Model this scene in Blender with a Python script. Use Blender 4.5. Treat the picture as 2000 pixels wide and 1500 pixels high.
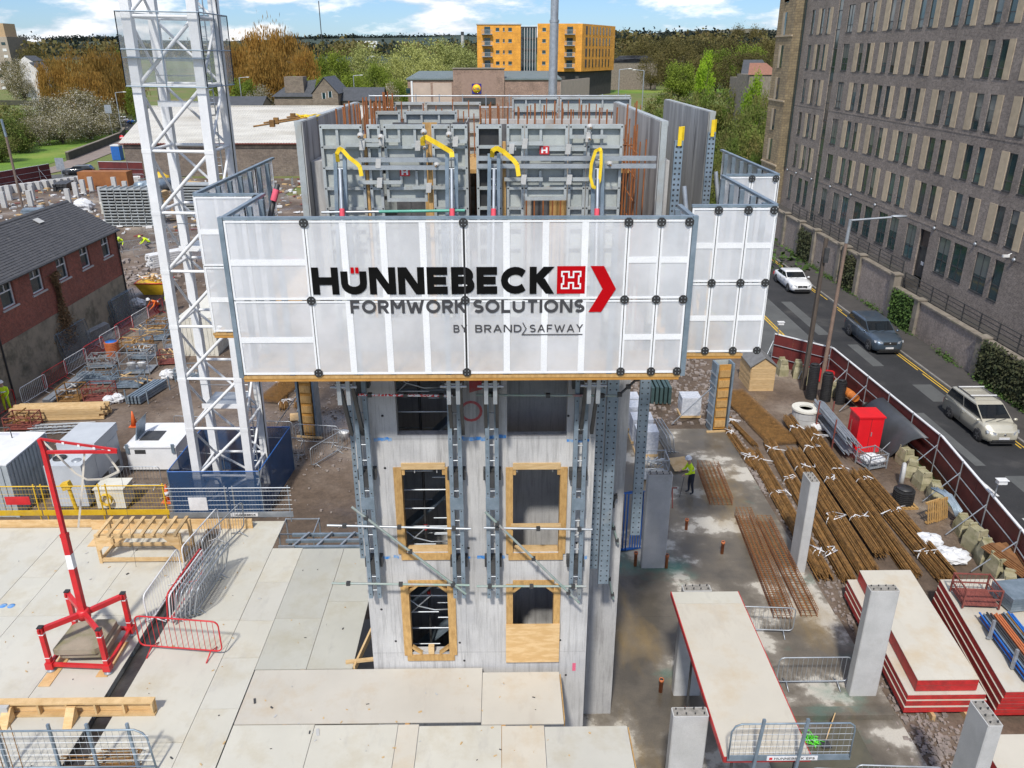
import bpy, math, random
from mathutils import Vector, Matrix
R = math.radians
rnd = random.Random(7)
for o in list(bpy.data.objects): bpy.data.objects.remove(o)
SC = bpy.context.scene
COL = SC.collection
# ---------------------------------------------------------------- camera
FPX = 1555.0; PITCH = math.atan(645 / FPX); CAMH = 18.0
YAW = math.atan(24 * math.cos(PITCH) / FPX)
cd = bpy.data.cameras.new('camera'); cam = bpy.data.objects.new('camera', cd); COL.objects.link(cam)
cam.location = (0, 0, CAMH); cam.rotation_euler = (math.pi / 2 - PITCH, 0, -YAW)
cd.sensor_width = 36; cd.lens = 36 * FPX / 2000; cd.clip_start = .1; cd.clip_end = 9000
SC.camera = cam
# ---------------------------------------------------------------- sky and sun
SUN = Vector((-.20, -.85, 1.10)).normalized()          # towards the sun: high, behind the camera, a little left
EXPOSURE = 0.30; SUN_E = 3.4; SKY_E = 0.095
sd = bpy.data.lights.new('sun', 'SUN'); sun = bpy.data.objects.new('sun', sd); COL.objects.link(sun)
sd.energy = SUN_E; sd.angle = R(4); sd.color = (1, .95, .87)
sun.rotation_euler = (-SUN).to_track_quat('-Z', 'Y').to_euler(); sun.location = SUN * 60
W = bpy.data.worlds.new('World'); SC.world = W; W.use_nodes = True
wn = W.node_tree.nodes; wl = W.node_tree.links
def sky_world():
 bg = wn['Background']; bg.inputs[1].default_value = SKY_E
 sk = wn.new('ShaderNodeTexSky'); sk.sky_type = 'NISHITA'; sk.sun_disc = False
 sk.sun_elevation = math.asin(SUN.z); sk.sun_rotation = math.atan2(SUN.x, SUN.y); sk.air_density = 1.0; sk.dust_density = .3; sk.ozone_density = 2.5
 tc = wn.new('ShaderNodeTexCoord')
 mp = wn.new('ShaderNodeMapping'); wl.new(tc.outputs['Generated'], mp.inputs[0]); mp.inputs['Scale'].default_value = (5.0, 5.0, 17.0); mp.inputs['Location'].default_value = (3.1, 1.7, .4)
 nz = wn.new('ShaderNodeTexNoise'); wl.new(mp.outputs[0], nz.inputs[0]); nz.inputs['Scale'].default_value = 1.7; nz.inputs['Detail'].default_value = 9; nz.inputs['Roughness'].default_value = .62
 rp = wn.new('ShaderNodeValToRGB'); wl.new(nz.outputs[0], rp.inputs[0]); rp.color_ramp.elements[0].position = .45; rp.color_ramp.elements[1].position = .585
 n2 = wn.new('ShaderNodeTexNoise'); wl.new(mp.outputs[0], n2.inputs[0]); n2.inputs['Scale'].default_value = 3.4; n2.inputs['Detail'].default_value = 6
 cc = wn.new('ShaderNodeValToRGB'); wl.new(n2.outputs[0], cc.inputs[0]); cc.color_ramp.elements[0].position = .36; cc.color_ramp.elements[1].position = .62
 cc.color_ramp.elements[0].color = (5.2, 6.0, 7.2, 1); cc.color_ramp.elements[1].color = (10.5, 10.6, 10.7, 1)
 bl = wn.new('ShaderNodeMixRGB'); bl.blend_type = 'MULTIPLY'; bl.inputs[0].default_value = 1; wl.new(sk.outputs[0], bl.inputs[1]); bl.inputs[2].default_value = (.60, .80, 1.15, 1)
 mi = wn.new('ShaderNodeMixRGB'); wl.new(rp.outputs[0], mi.inputs[0]); wl.new(bl.outputs[0], mi.inputs[1]); wl.new(cc.outputs[0], mi.inputs[2])
 wl.new(mi.outputs[0], bg.inputs[0])
sky_world()
SC.view_settings.view_transform = 'Standard'; SC.view_settings.look = 'None'; SC.view_settings.gamma = 1; SC.view_settings.exposure = EXPOSURE
SC.view_settings.use_curve_mapping = False
SC.render.engine = 'CYCLES'; SC.cycles.transparent_max_bounces = 16; SC.cycles.max_bounces = 5; SC.cycles.caustics_reflective = False; SC.cycles.caustics_refractive = False

# ---------------------------------------------------------------- measuring helpers: where a sight line meets a level plane or an upright one
def ray(px, py):
 u = (px - 1000) / FPX; v = (py - 750) / FPX; cs, sn = math.cos(PITCH), math.sin(PITCH)
 dx, dy, dz = u, cs - v * sn, -(sn + v * cs); c, s = math.cos(YAW), math.sin(YAW)
 return Vector((dx * c + dy * s, -dx * s + dy * c, dz))
def G(px, py, z=0.0):
 d = ray(px, py); t = (z - CAMH) / d.z; return Vector((d.x * t, d.y * t, z))
def P(px, py, Y):
 d = ray(px, py); t = Y / d.y; return Vector((d.x * t, Y, CAMH + d.z * t))
def PX(px, py, X):
 d = ray(px, py); t = X / d.x; return Vector((X, d.y * t, CAMH + d.z * t))

# ---------------------------------------------------------------- mesh builder
V = Vector
ORG = {}
class MB:
 def __init__(s): s.v = []; s.f = []; s.mi = []; s.m = 0; s.sm = []; s.smooth = False
 def add(s, vs, fs):
  b = len(s.v); s.v += [tuple(p) for p in vs]
  for f in fs: s.f.append([b + i for i in f]); s.mi.append(s.m); s.sm.append(s.smooth)
  return s
 def box(s, x0, x1, y0, y1, z0, z1):
  return s.add([(x0, y0, z0), (x1, y0, z0), (x1, y1, z0), (x0, y1, z0), (x0, y0, z1), (x1, y0, z1), (x1, y1, z1), (x0, y1, z1)],
      [(0, 3, 2, 1), (4, 5, 6, 7), (0, 1, 5, 4), (1, 2, 6, 5), (2, 3, 7, 6), (3, 0, 4, 7)])
 def obox(s, c, a, b, d):
  c, a, b, d = V(c), V(a), V(b), V(d)
  return s.add([c - a - b - d, c + a - b - d, c + a + b - d, c - a + b - d, c - a - b + d, c + a - b + d, c + a + b + d, c - a + b + d],
      [(0, 3, 2, 1), (4, 5, 6, 7), (0, 1, 5, 4), (1, 2, 6, 5), (2, 3, 7, 6), (3, 0, 4, 7)])
 def beam(s, p, q, w, h, up=(0, 0, 1)):
  p, q = V(p), V(q); d = (q - p); L = d.length; d.normalize(); up = V(up)
  if abs(d.dot(up)) > .98: up = V((0, 1, 0))
  a = d.cross(up).normalized(); u = a.cross(d)
  return s.obox((p + q) / 2, d * L / 2, a * w / 2, u * h / 2)
 def tube(s, p, q, r, n=6, r2=None, cap=True):
  p, q = V(p), V(q); d = (q - p).normalized(); up = V((0, 0, 1)) if abs(d.z) < .95 else V((1, 0, 0))
  a = d.cross(up).normalized(); u = a.cross(d); r2 = r if r2 is None else r2; vs = []
  for c, rr in ((p, r), (q, r2)):
   for i in range(n):
    t = 2 * math.pi * i / n; vs.append(c + a * math.cos(t) * rr + u * math.sin(t) * rr)
  sm = s.smooth; s.smooth = n > 5
  s.add(vs, [(i, (i + 1) % n, n + (i + 1) % n, n + i) for i in range(n)])
  s.smooth = sm
  if cap:
   s.add(vs[:n], [tuple(range(n))[::-1]]); s.add(vs[n:], [tuple(range(n))])
  return s
 def path(s, pts, r, n=6, closed=False):
  pts = [V(p) for p in pts]; N = len(pts); rings = []; prev = None
  for i, p in enumerate(pts):
   a = pts[i - 1] if (i or closed) else p; b = pts[(i + 1) % N] if (i < N - 1 or closed) else p
   d = (b - a).normalized()
   if prev is None: ref = V((0, 0, 1)) if abs(d.z) < .9 else V((1, 0, 0)); u = (ref - d * ref.dot(d)).normalized()
   else: u = (prev - d * prev.dot(d)).normalized()
   prev = u; w = d.cross(u); rings.append([p + (u * math.cos(2 * math.pi * k / n) + w * math.sin(2 * math.pi * k / n)) * r for k in range(n)])
  vs = [x for g in rings for x in g]; fs = []
  for i in range(N if closed else N - 1):
   j = (i + 1) % N
   for k in range(n): fs.append((i * n + k, i * n + (k + 1) % n, j * n + (k + 1) % n, j * n + k))
  if not closed: fs.append(tuple(range(n))[::-1]); fs.append(tuple((N - 1) * n + k for k in range(n)))
  sm = s.smooth; s.smooth = True; s.add(vs, fs); s.smooth = sm; return s
 def prism(s, poly, vec):
  poly = [V(p) for p in poly]; vec = V(vec); n = len(poly)
  return s.add(poly + [p + vec for p in poly], [tuple(range(n))[::-1], tuple(range(n, 2 * n))] + [(i, (i + 1) % n, n + (i + 1) % n, n + i) for i in range(n)])
 def quad(s, *p): return s.add(p, [tuple(range(len(p)))])
 def lathe(s, prof, c, n=12, ax=(0, 0, 1), smooth=True):
  c = V(c); ax = V(ax).normalized(); a = ax.orthogonal().normalized(); b = ax.cross(a); m = len(prof); vs = []
  for r, h in prof:
   for i in range(n): t = 2 * math.pi * i / n; vs.append(c + ax * h + (a * math.cos(t) + b * math.sin(t)) * r)
  fs = [(j * n + i, j * n + (i + 1) % n, (j + 1) * n + (i + 1) % n, (j + 1) * n + i) for j in range(m - 1) for i in range(n)]
  fs += [tuple(range(n))[::-1], tuple((m - 1) * n + i for i in range(n))]
  sm = s.smooth; s.smooth = smooth; s.add(vs, fs); s.smooth = sm; return s
 def ball(s, c, rx, ry=None, rz=None, n=10, m=6, jit=0):
  ry = ry or rx; rz = rz or rx; vs = []
  for j in range(m + 1):
   ph = math.pi * j / m
   for i in range(n):
    t = 2 * math.pi * i / n; k = 1 + rnd.uniform(-jit, jit)
    vs.append((c[0] + rx * k * math.sin(ph) * math.cos(t), c[1] + ry * k * math.sin(ph) * math.sin(t), c[2] + rz * k * math.cos(ph)))
  sm = s.smooth; s.smooth = True
  s.add(vs, [(j * n + i, (j + 1) * n + i, (j + 1) * n + (i + 1) % n, j * n + (i + 1) % n) for j in range(m) for i in range(n)]); s.smooth = sm; return s
 def loft(s, rings, close=True, caps=True):
  n = len(rings[0]); vs = [p for r in rings for p in r]; fs = []
  for j in range(len(rings) - 1):
   for i in range(n if close else n - 1): fs.append((j * n + i, j * n + (i + 1) % n, (j + 1) * n + (i + 1) % n, (j + 1) * n + i))
  if caps: fs += [tuple(range(n))[::-1], tuple((len(rings) - 1) * n + i for i in range(n))]
  return s.add(vs, fs)
 def mesh(s, name, mats, off=(0, 0, 0)):
  me = bpy.data.meshes.new(name); ox, oy, oz = off
  me.from_pydata([(x - ox, y - oy, z - oz) for x, y, z in s.v], [], s.f)
  for m in (mats if isinstance(mats, (list, tuple)) else [mats]): me.materials.append(m)
  me.polygons.foreach_set('material_index', s.mi); me.polygons.foreach_set('use_smooth', s.sm); me.update(); return me
def tag(o, label=None, cat=None, group=None, kind=None):
 if label: o['label'] = label
 if cat:
  o['category'] = cat
  if not kind: o['kind'] = 'thing'
 if group: o['group'] = group
 if kind: o['kind'] = kind
 return o
def link(name, data, parent=None):
 o = bpy.data.objects.new(name, data); COL.objects.link(o); o.parent = parent; return o
def thing(name, label, cat, loc=(0, 0, 0), group=None):
 o = link(name, None); o.empty_display_size = .2; o.location = loc; ORG[o.name] = V(loc); return tag(o, label, cat, group)
def part(name, mb, mat, parent, label=None, kind=None):          # mesh given in world coordinates (or the thing's own while it stands at the origin)
 off = ORG[parent.name]; o = link(name, mb.mesh(name, mat, off), parent); ORG[o.name] = off; return tag(o, label, None, None, kind)
def solo(name, mb, mat, label, cat, group=None, kind=None):
 xs = [p[0] for p in mb.v]; ys = [p[1] for p in mb.v]; c = V(((min(xs) + max(xs)) / 2, (min(ys) + max(ys)) / 2, min(p[2] for p in mb.v)))
 o = link(name, mb.mesh(name, mat, c)); o.location = c; ORG[o.name] = c; return tag(o, label, cat, group, kind)
def struct(name, mb, mat, parent=None):
 o = link(name, mb.mesh(name, mat), parent); ORG[o.name] = V((0, 0, 0))
 if parent is None: o['kind'] = 'structure'
 return o
def dup(o, loc=None, rz=None, label=None, parent=None, scale=None, group=None, basename=None):
 c = o.copy(); COL.objects.link(c); c.parent = parent
 if loc is not None: c.location = loc
 if rz is not None: c.rotation_euler = (0, 0, rz)
 if scale is not None: c.scale = scale
 if label: c['label'] = label
 if group: c['group'] = group
 for ch in o.children: dup(ch, parent=c)
 return c
def place(o, loc, rz=0.0, tilt=None):
 o.location = loc; o.rotation_euler = (tilt or 0, 0, rz); return o

# ---------------------------------------------------------------- materials
def newmat(name):
 m = bpy.data.materials.new(name); m.use_nodes = True; return m, m.node_tree.nodes, m.node_tree.links, m.node_tree.nodes['Principled BSDF']
def c4(c): return (c[0], c[1], c[2], 1)
def noise(n, l, scale, detail=5, rough=.55, stretch=(1, 1, 1), obj=False):
 mp = n.new('ShaderNodeMapping'); mp.inputs['Scale'].default_value = stretch
 if obj: t = n.new('ShaderNodeTexCoord'); l.new(t.outputs['Object'], mp.inputs[0])
 else: t = n.new('ShaderNodeNewGeometry'); l.new(t.outputs['Position'], mp.inputs[0])
 z = n.new('ShaderNodeTexNoise'); l.new(mp.outputs[0], z.inputs[0]); z.inputs['Scale'].default_value = scale; z.inputs['Detail'].default_value = detail; z.inputs['Roughness'].default_value = rough
 return z
def ramp(n, l, src, stops):
 r = n.new('ShaderNodeValToRGB'); l.new(src, r.inputs[0]); e = r.color_ramp.elements
 while len(e) < len(stops): e.new(.5)
 for i, (p, c) in enumerate(stops): e[i].position = p; e[i].color = c4(c)
 return r
def mixc(n, l, fac, a, b, mode='MIX'):
 m = n.new('ShaderNodeMixRGB'); m.blend_type = mode
 for i, x in enumerate((fac, a, b)):
  if hasattr(x, 'is_output'): l.new(x, m.inputs[i])
  elif i == 0: m.inputs[0].default_value = x
  else: m.inputs[i].default_value = c4(x)
 return m.outputs[0]
def bump(n, l, b, src, strength, dist=.02):
 k = n.new('ShaderNodeBump'); k.inputs['Strength'].default_value = strength; k.inputs['Distance'].default_value = dist; l.new(src, k.inputs['Height']); l.new(k.outputs[0], b.inputs['Normal'])
def pm(name, c, c2=None, scale=2.5, rough=.7, metal=0.0, bmp=0.0, bscale=25, stretch=(1, 1, 1), lo=.35, hi=.65, dirt=None, dscale=.8, dlo=.55, dhi=.75, emit=None, obj=False, spec=None, perobj=0.0, fine=.10):
 """painted / mineral surface: two tones through noise, optional dirt in patches, fine grain, bump"""
 m, n, l, b = newmat(name)
 c2 = c2 or tuple(x * .78 for x in c)
 z = noise(n, l, scale, 6, .6, stretch, obj); col = ramp(n, l, z.outputs[0], [(lo, c), (hi, c2)]).outputs[0]
 if fine:
  g = noise(n, l, 38, 3, .7, stretch, obj); col = mixc(n, l, 1.0, col, ramp(n, l, g.outputs[0], [(.3, (1 - fine,) * 3), (.7, (1 + fine * .5,) * 3)]).outputs[0], 'MULTIPLY')
 if dirt:
  d = noise(n, l, dscale, 7, .65, stretch, obj); col = mixc(n, l, ramp(n, l, d.outputs[0], [(dlo, (0, 0, 0)), (dhi, (1, 1, 1))]).outputs[0], col, dirt)
 if perobj:
  oi = n.new('ShaderNodeObjectInfo'); col = mixc(n, l, 1.0, col, ramp(n, l, oi.outputs['Random'], [(0, (1 - perobj,) * 3), (1, (1 + perobj,) * 3)]).outputs[0], 'MULTIPLY')
 l.new(col, b.inputs['Base Color']); b.inputs['Roughness'].default_value = rough; b.inputs['Metallic'].default_value = metal
 if spec is not None: b.inputs['Specular IOR Level'].default_value = spec
 if bmp:
  q = noise(n, l, bscale, 5, .6, stretch, obj); bump(n, l, b, q.outputs[0], bmp)
 if emit: b.inputs['Emission Color'].default_value = c4(c); b.inputs['Emission Strength'].default_value = emit
 return m
def glassmat(name, c=(.018, .045, .052), rough=.06, spec=.8):
 m, n, l, b = newmat(name); b.inputs['Base Color'].default_value = c4(c); b.inputs['Roughness'].default_value = rough; b.inputs['Specular IOR Level'].default_value = spec
 z = noise(n, l, .35, 2); bump(n, l, b, z.outputs[0], .05, .3); return m
def netmat(name, c, alpha, rough=.6, scale=0, two=None):
 """woven or perforated sheet: mostly opaque threads, the rest is holes"""
 m, n, l, b = newmat(name); b.inputs['Base Color'].default_value = c4(c); b.inputs['Roughness'].default_value = rough
 t = n.new('ShaderNodeBsdfTransparent'); mi = n.new('ShaderNodeMixShader'); out = n['Material Output']
 z = noise(n, l, .9, 4); rr = ramp(n, l, z.outputs[0], [(.3, (alpha - .11,) * 3), (.7, (alpha + .11,) * 3)])
 tl = n.new('ShaderNodeBsdfTranslucent'); tl.inputs[0].default_value = c4(c); m2 = n.new('ShaderNodeMixShader'); m2.inputs[0].default_value = .22
 l.new(b.outputs[0], m2.inputs[1]); l.new(tl.outputs[0], m2.inputs[2])
 l.new(rr.outputs[0], mi.inputs[0]); l.new(t.outputs[0], mi.inputs[1]); l.new(m2.outputs[0], mi.inputs[2]); l.new(mi.outputs[0], out.inputs[0]); return m
def brickmat(name, c, c2, mortar, axis='YZ', bw=.225, bh=.075, dirt=None, bmp=.3, rough=.85, mort=.012, off=.5):
 m, n, l, b = newmat(name); g = n.new('ShaderNodeNewGeometry'); s = n.new('ShaderNodeSeparateXYZ'); l.new(g.outputs['Position'], s.inputs[0])
 cb = n.new('ShaderNodeCombineXYZ'); idx = {'X': 0, 'Y': 1, 'Z': 2}
 l.new(s.outputs[idx[axis[0]]], cb.inputs[0]); l.new(s.outputs[idx[axis[1]]], cb.inputs[1])
 t = n.new('ShaderNodeTexBrick'); l.new(cb.outputs[0], t.inputs[0]); t.offset = off
 for k, v in (('Scale', 1.0), ('Mortar Size', mort), ('Brick Width', bw), ('Row Height', bh), ('Bias', -.1)): t.inputs[k].default_value = v
 t.inputs['Color1'].default_value = c4(c); t.inputs['Color2'].default_value = c4(c2); t.inputs['Mortar'].default_value = c4(mortar)
 z = noise(n, l, .55, 6, .6); col = mixc(n, l, 1, t.outputs[0], ramp(n, l, z.outputs[0], [(.3, (.78,) * 3), (.7, (1.16,) * 3)]).outputs[0], 'MULTIPLY')
 z3 = noise(n, l, 5, 5, .8); col = mixc(n, l, 1, col, ramp(n, l, z3.outputs[0], [(.3, (.62,) * 3), (.7, (1.36,) * 3)]).outputs[0], 'MULTIPLY')
 if dirt:
  d = noise(n, l, .8, 7, .7); col = mixc(n, l, ramp(n, l, d.outputs[0], [(.55, (0, 0, 0)), (.72, (1, 1, 1))]).outputs[0], col, dirt)
 l.new(col, b.inputs['Base Color']); b.inputs['Roughness'].default_value = rough; bump(n, l, b, t.outputs['Fac'], -bmp, .02); return m
M = {}
def mk():
 M['galv'] = pm('galvanised_steel', (.46, .49, .52), (.34, .37, .40), 3, .42, .55, dirt=(.30, .28, .25), dlo=.6, dhi=.85)
 M['galvb'] = pm('blue_grey_galvanised_steel', (.29, .36, .43), (.19, .25, .30), 3, .45, .45, dirt=(.40, .40, .38), dlo=.6, dhi=.8)
 M['frame'] = pm('formwork_frame_steel', (.48, .51, .51), (.36, .39, .39), 2.5, .5, .35, dirt=(.42, .39, .34), dlo=.52, dhi=.75, dscale=2.5)
 M['formply'] = pm('grey_formwork_facing', (.44, .47, .45), (.34, .37, .36), 1.8, .6, dirt=(.24, .22, .19), dlo=.58, dhi=.8, dscale=1.3)
 M['white'] = pm('white_paint', (.80, .81, .82), (.70, .71, .72), 1.2, .4, dirt=(.52, .50, .46), dlo=.64, dhi=.85, dscale=1.7)
 M['whitep'] = pm('white_plastic', (.78, .78, .77), (.66, .66, .65), 3, .5)
 M['cream'] = pm('cream_paint', (.72, .70, .62), (.62, .60, .52), 2, .5, dirt=(.35, .28, .2), dlo=.66, dhi=.8)
 M['black'] = pm('black_plastic', (.02, .02, .022), (.035, .035, .035), 4, .5)
 M['dark'] = pm('dark_metal', (.05, .052, .055), (.08, .08, .08), 4, .5, .3)
 M['red'] = pm('red_paint', (.62, .025, .03), (.48, .02, .025), 3, .38, dirt=(.30, .06, .05), dlo=.62, dhi=.8)
 M['redply'] = pm('red_edge_paint', (.55, .03, .03), (.40, .022, .022), 4, .55, dirt=(.20, .03, .028), dlo=.48, dhi=.8, dscale=3)
 M['redrust'] = pm('red_oxide_steel', (.26, .07, .055), (.17, .05, .04), 4, .7)
 M['yellow'] = pm('yellow_webbing', (.86, .62, .02), (.74, .50, .015), 8, .6)
 M['yelp'] = pm('yellow_paint', (.72, .47, .03), (.6, .37, .02), 3, .5, dirt=(.4, .3, .12), dlo=.6, dhi=.8)
 M['orange'] = pm('orange_plastic', (.78, .15, .03), (.62, .12, .03), 3, .5)
 M['opipe'] = pm('orange_clay_pipe', (.55, .17, .06), (.44, .13, .05), 3, .55)
 M['blue'] = pm('blue_plastic', (.02, .16, .55), (.02, .12, .42), 3, .45)
 M['rust'] = pm('rusted_bar_steel', (.29, .155, .045), (.13, .068, .022), 5, .85, .1, dirt=(.38, .19, .055), dlo=.5, dhi=.7, dscale=6)
 M['rusto'] = pm('orange_rust_bar_steel', (.36, .13, .04), (.22, .08, .03), 6, .85, .1)
 M['timber'] = pm('pale_timber', (.62, .44, .23), (.50, .33, .15), 4, .75, stretch=(1, 1, 6), dirt=(.36, .25, .14), dlo=.6, dhi=.8, perobj=.12)
 M['timberd'] = pm('amber_timber', (.53, .33, .125), (.38, .22, .075), 5, .7, stretch=(3, 3, 1), dirt=(.22, .13, .06), dlo=.6, dhi=.8, perobj=.1)
 M['beam'] = pm('yellow_formwork_beam', (.52, .27, .06), (.42, .20, .04), 4, .6, dirt=(.32, .2, .09), dlo=.58, dhi=.8)
 M['glass'] = glassmat('dark_window_glass')
 M['glassb'] = glassmat('pale_window_glass', (.05, .10, .115), .04)
 M['carglass'] = glassmat('car_glass', (.012, .015, .018), .03)
 M['tyre'] = pm('tyre_rubber', (.025, .025, .027), None, 5, .8)
 M['rim'] = pm('alloy', (.42, .43, .45), (.3, .3, .3), 5, .3, .8)
 M['asphalt'] = pm('dark_asphalt', (.024, .025, .027), (.038, .038, .04), .5, .9, bmp=.3, bscale=60, dirt=(.068, .066, .063), dscale=.25, dlo=.56, dhi=.72, fine=.3)
 M['asphaltl'] = pm('worn_grey_asphalt', (.115, .12, .118), (.09, .093, .093), .6, .9, bmp=.25, bscale=60, dirt=(.06, .06, .06), dscale=.35, dlo=.62, dhi=.75, fine=.25)
 M['pave'] = pm('pavement_tarmac', (.075, .068, .062), (.052, .048, .044), .8, .9, bmp=.2, bscale=50, dirt=(.06, .07, .035), dscale=.6, dlo=.62, dhi=.8, fine=.25)
 M['kerb'] = pm('kerb_stone', (.26, .25, .23), (.19, .18, .17), 2, .85)
 M['paintw'] = pm('road_paint_white', (.72, .72, .70), (.5, .5, .49), 3, .8, dirt=(.2, .2, .2), dlo=.5, dhi=.75, dscale=3)
 M['painty'] = pm('road_paint_yellow', (.72, .46, .04), (.58, .36, .04), 3, .8, dirt=(.2, .16, .08), dlo=.55, dhi=.75, dscale=3)
 M['stonep'] = pm('buff_stone_cladding', (.56, .455, .315), (.45, .36, .25), 1.6, .85, bmp=.15, bscale=18, stretch=(1, 1, 1.5), perobj=.1)
 M['coping'] = pm('stone_coping', (.27, .235, .19), (.18, .155, .125), 2, .9, bmp=.3, bscale=12, dirt=(.11, .12, .06), dlo=.56, dhi=.75, dscale=1.5)
 M['brownbrick'] = brickmat('brown_brick_facade', (.185, .146, .122), (.295, .24, .205), (.32, .285, .25), 'YZ')
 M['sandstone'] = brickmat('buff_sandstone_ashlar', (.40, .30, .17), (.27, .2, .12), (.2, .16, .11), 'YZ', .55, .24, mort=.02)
 M['sandstonex'] = brickmat('buff_sandstone_ashlar_shaded', (.26, .205, .12), (.18, .14, .085), (.15, .12, .085), 'XZ', .55, .24, mort=.02)  # same ashlar, with the narrow side's shade put into darker colours
 M['wallpanel'] = brickmat('pink_grey_rubble_wall', (.27, .215, .185), (.36, .29, .25), (.30, .26, .225), 'YZ', .21, .07, dirt=(.20, .17, .145))
 M['sign'] = pm('sign_face', (.75, .75, .76), None, 3, .4)
 M['hivis'] = pm('hi_vis_yellow_cloth', (.72, .95, .02), (.62, .85, .02), 6, .8)
 M['hivo'] = pm('hi_vis_orange_cloth', (.9, .2, .02), (.75, .16, .02), 6, .8)
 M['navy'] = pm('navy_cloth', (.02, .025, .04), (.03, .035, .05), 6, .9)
 M['skin'] = pm('skin', (.5, .3, .22), (.45, .27, .2), 6, .6)
 M['hat'] = pm('white_helmet', (.8, .8, .8), (.72, .72, .72), 6, .35)
 M['hathi'] = pm('lime_helmet', (.6, .8, .1), (.5, .7, .1), 6, .35)
 M['bag'] = pm('white_bag_fabric', (.72, .73, .74), (.55, .56, .58), 5, .8, bmp=.5, bscale=9)
 M['strap'] = pm('white_strap', (.80, .80, .80), (.66, .66, .68), 6, .7)
 M['mesh'] = netmat('wire_mesh', (.55, .57, .58), .16)
 M['concrete'] = pm('precast_concrete', (.50, .50, .49), (.42, .42, .41), 1.5, .85, bmp=.15, bscale=20, dirt=(.34, .33, .31), dlo=.58, dhi=.8, dscale=1.4)
 M['concd'] = pm('dark_raw_concrete', (.16, .16, .16), (.11, .11, .11), 1.5, .9)
mk()
# ================================================================ terrain and setting
def sst(a, b, x): t = min(1, max(0, (x - a) / (b - a))); return t * t * (3 - 2 * t)
def hgt(x, y):
 h = -.15 + 6.2 * sst(125, 250, y) * sst(-30, 15, x)
 h += 9 * sst(300, 700, y) + 2.5 * math.sin(x * .011 + 1) * sst(350, 800, y)
 return h
def grassmat(name, c, c2, dirt):
 return pm(name, c, c2, .12, .95, bmp=.5, bscale=6, dirt=dirt, dscale=.05, dlo=.52, dhi=.66, fine=.3)
M['grass'] = grassmat('meadow_grass', (.14, .25, .018), (.085, .17, .014), (.20, .25, .04))
M['grassd'] = grassmat('rough_grass', (.12, .17, .035), (.16, .17, .05), (.2, .16, .08))
M['mud'] = pm('wet_mud', (.155, .115, .09), (.105, .08, .063), .45, .7, bmp=.7, bscale=7, dirt=(.235, .195, .165), dscale=.22, dlo=.52, dhi=.68, fine=.35)
def slabmat():
 m, n, l, b = newmat('wet_concrete_slab')
 z = noise(n, l, .33, 8, .62); base = ramp(n, l, z.outputs[0], [(.36, (.085, .073, .056)), (.49, (.145, .125, .098)), (.545, (.23, .205, .17)), (.575, (.48, .45, .39))])
 g = noise(n, l, .17, 5, .6, (1, 1.3, 1)); grn = ramp(n, l, g.outputs[0], [(.56, (0, 0, 0)), (.68, (1, 1, 1))])
 col = mixc(n, l, grn.outputs[0], base.outputs[0], (.07, .19, .15))
 o = noise(n, l, .21, 5, .6, (1.6, .7, 1)); org = ramp(n, l, o.outputs[0], [(.55, (0, 0, 0)), (.72, (.8, .8, .8))]); col = mixc(n, l, org.outputs[0], col, (.25, .17, .065))
 f = noise(n, l, 24, 4, .7); col = mixc(n, l, 1, col, ramp(n, l, f.outputs[0], [(.3, (.85,) * 3), (.7, (1.08,) * 3)]).outputs[0], 'MULTIPLY')
 l.new(col, b.inputs['Base Color']); rr = ramp(n, l, z.outputs[0], [(.4, (.28,) * 3), (.58, (.85,) * 3)]); l.new(rr.outputs[0], b.inputs['Roughness'])
 bump(n, l, b, noise(n, l, 9, 5).outputs[0], .12); return m
M['slab'] = slabmat()
def yardmat():
 m, n, l, b = newmat('muddy_yard')
 z = noise(n, l, .16, 8, .62); base = ramp(n, l, z.outputs[0], [(.32, (.062, .044, .031)), (.47, (.12, .085, .06)), (.58, (.18, .137, .105)), (.68, (.30, .25, .20))])
 f = noise(n, l, 5, 6, .75); col = mixc(n, l, 1, base.outputs[0], ramp(n, l, f.outputs[0], [(.28, (.62,) * 3), (.72, (1.3,) * 3)]).outputs[0], 'MULTIPLY')
 l.new(col, b.inputs['Base Color']); w = noise(n, l, .12, 6, .6); rr = ramp(n, l, w.outputs[0], [(.38, (.12,) * 3), (.5, (.9,) * 3)]); l.new(rr.outputs[0], b.inputs['Roughness'])
 bump(n, l, b, f.outputs[0], .6, .05); return m
M['yard'] = yardmat()
def ground():
 mb = MB(); xs = [-1600, -1100, -800, -600, -450, -350, -270, -200, -150, -110, -80, -60, -45, -30, -20, -10, 0, 10, 20, 30, 45, 60, 80, 110, 150, 200, 270, 350, 450, 600, 800, 1100, 1600]
 ys = [-60, 0, 40, 80, 110, 125, 140, 160, 180, 200, 220, 240, 260, 300, 350, 420, 500, 600, 700, 900, 1200, 1700, 2600]
 n = len(xs); mb.smooth = True
 mb.add([(x, y, hgt(x, y)) for y in ys for x in xs], [(j * n + i, j * n + i + 1, (j + 1) * n + i + 1, (j + 1) * n + i) for j in range(len(ys) - 1) for i in range(n - 1)])
 struct('ground', mb, M['grassd'])
ground()
struct('yard', MB().add([(-60, -20, -.08), (17.2, -20, -.08), (19.2, 26, -.08), (20, 44, -.08), (17, 47, -.08), (15, 66, -.08), (6, 112, -.08), (-30, 112, -.08), (-30.1, 128.5, -.08), (-56, 128.9, -.08), (-70.4, 129, -.08), (-74.5, 112.9, -.08), (-84, 89, -.08), (-60, 20, -.08)], [tuple(range(14))]), M['yard'])
def slab():
 mb = MB(); mb.box(-14, 11.6, 6, 22.3, -.6, 0); mb.box(-2, 11.55, 22.31, 37.2, -.6, -.004); struct('concrete_slab', mb, M['slab'])
slab()
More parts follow.
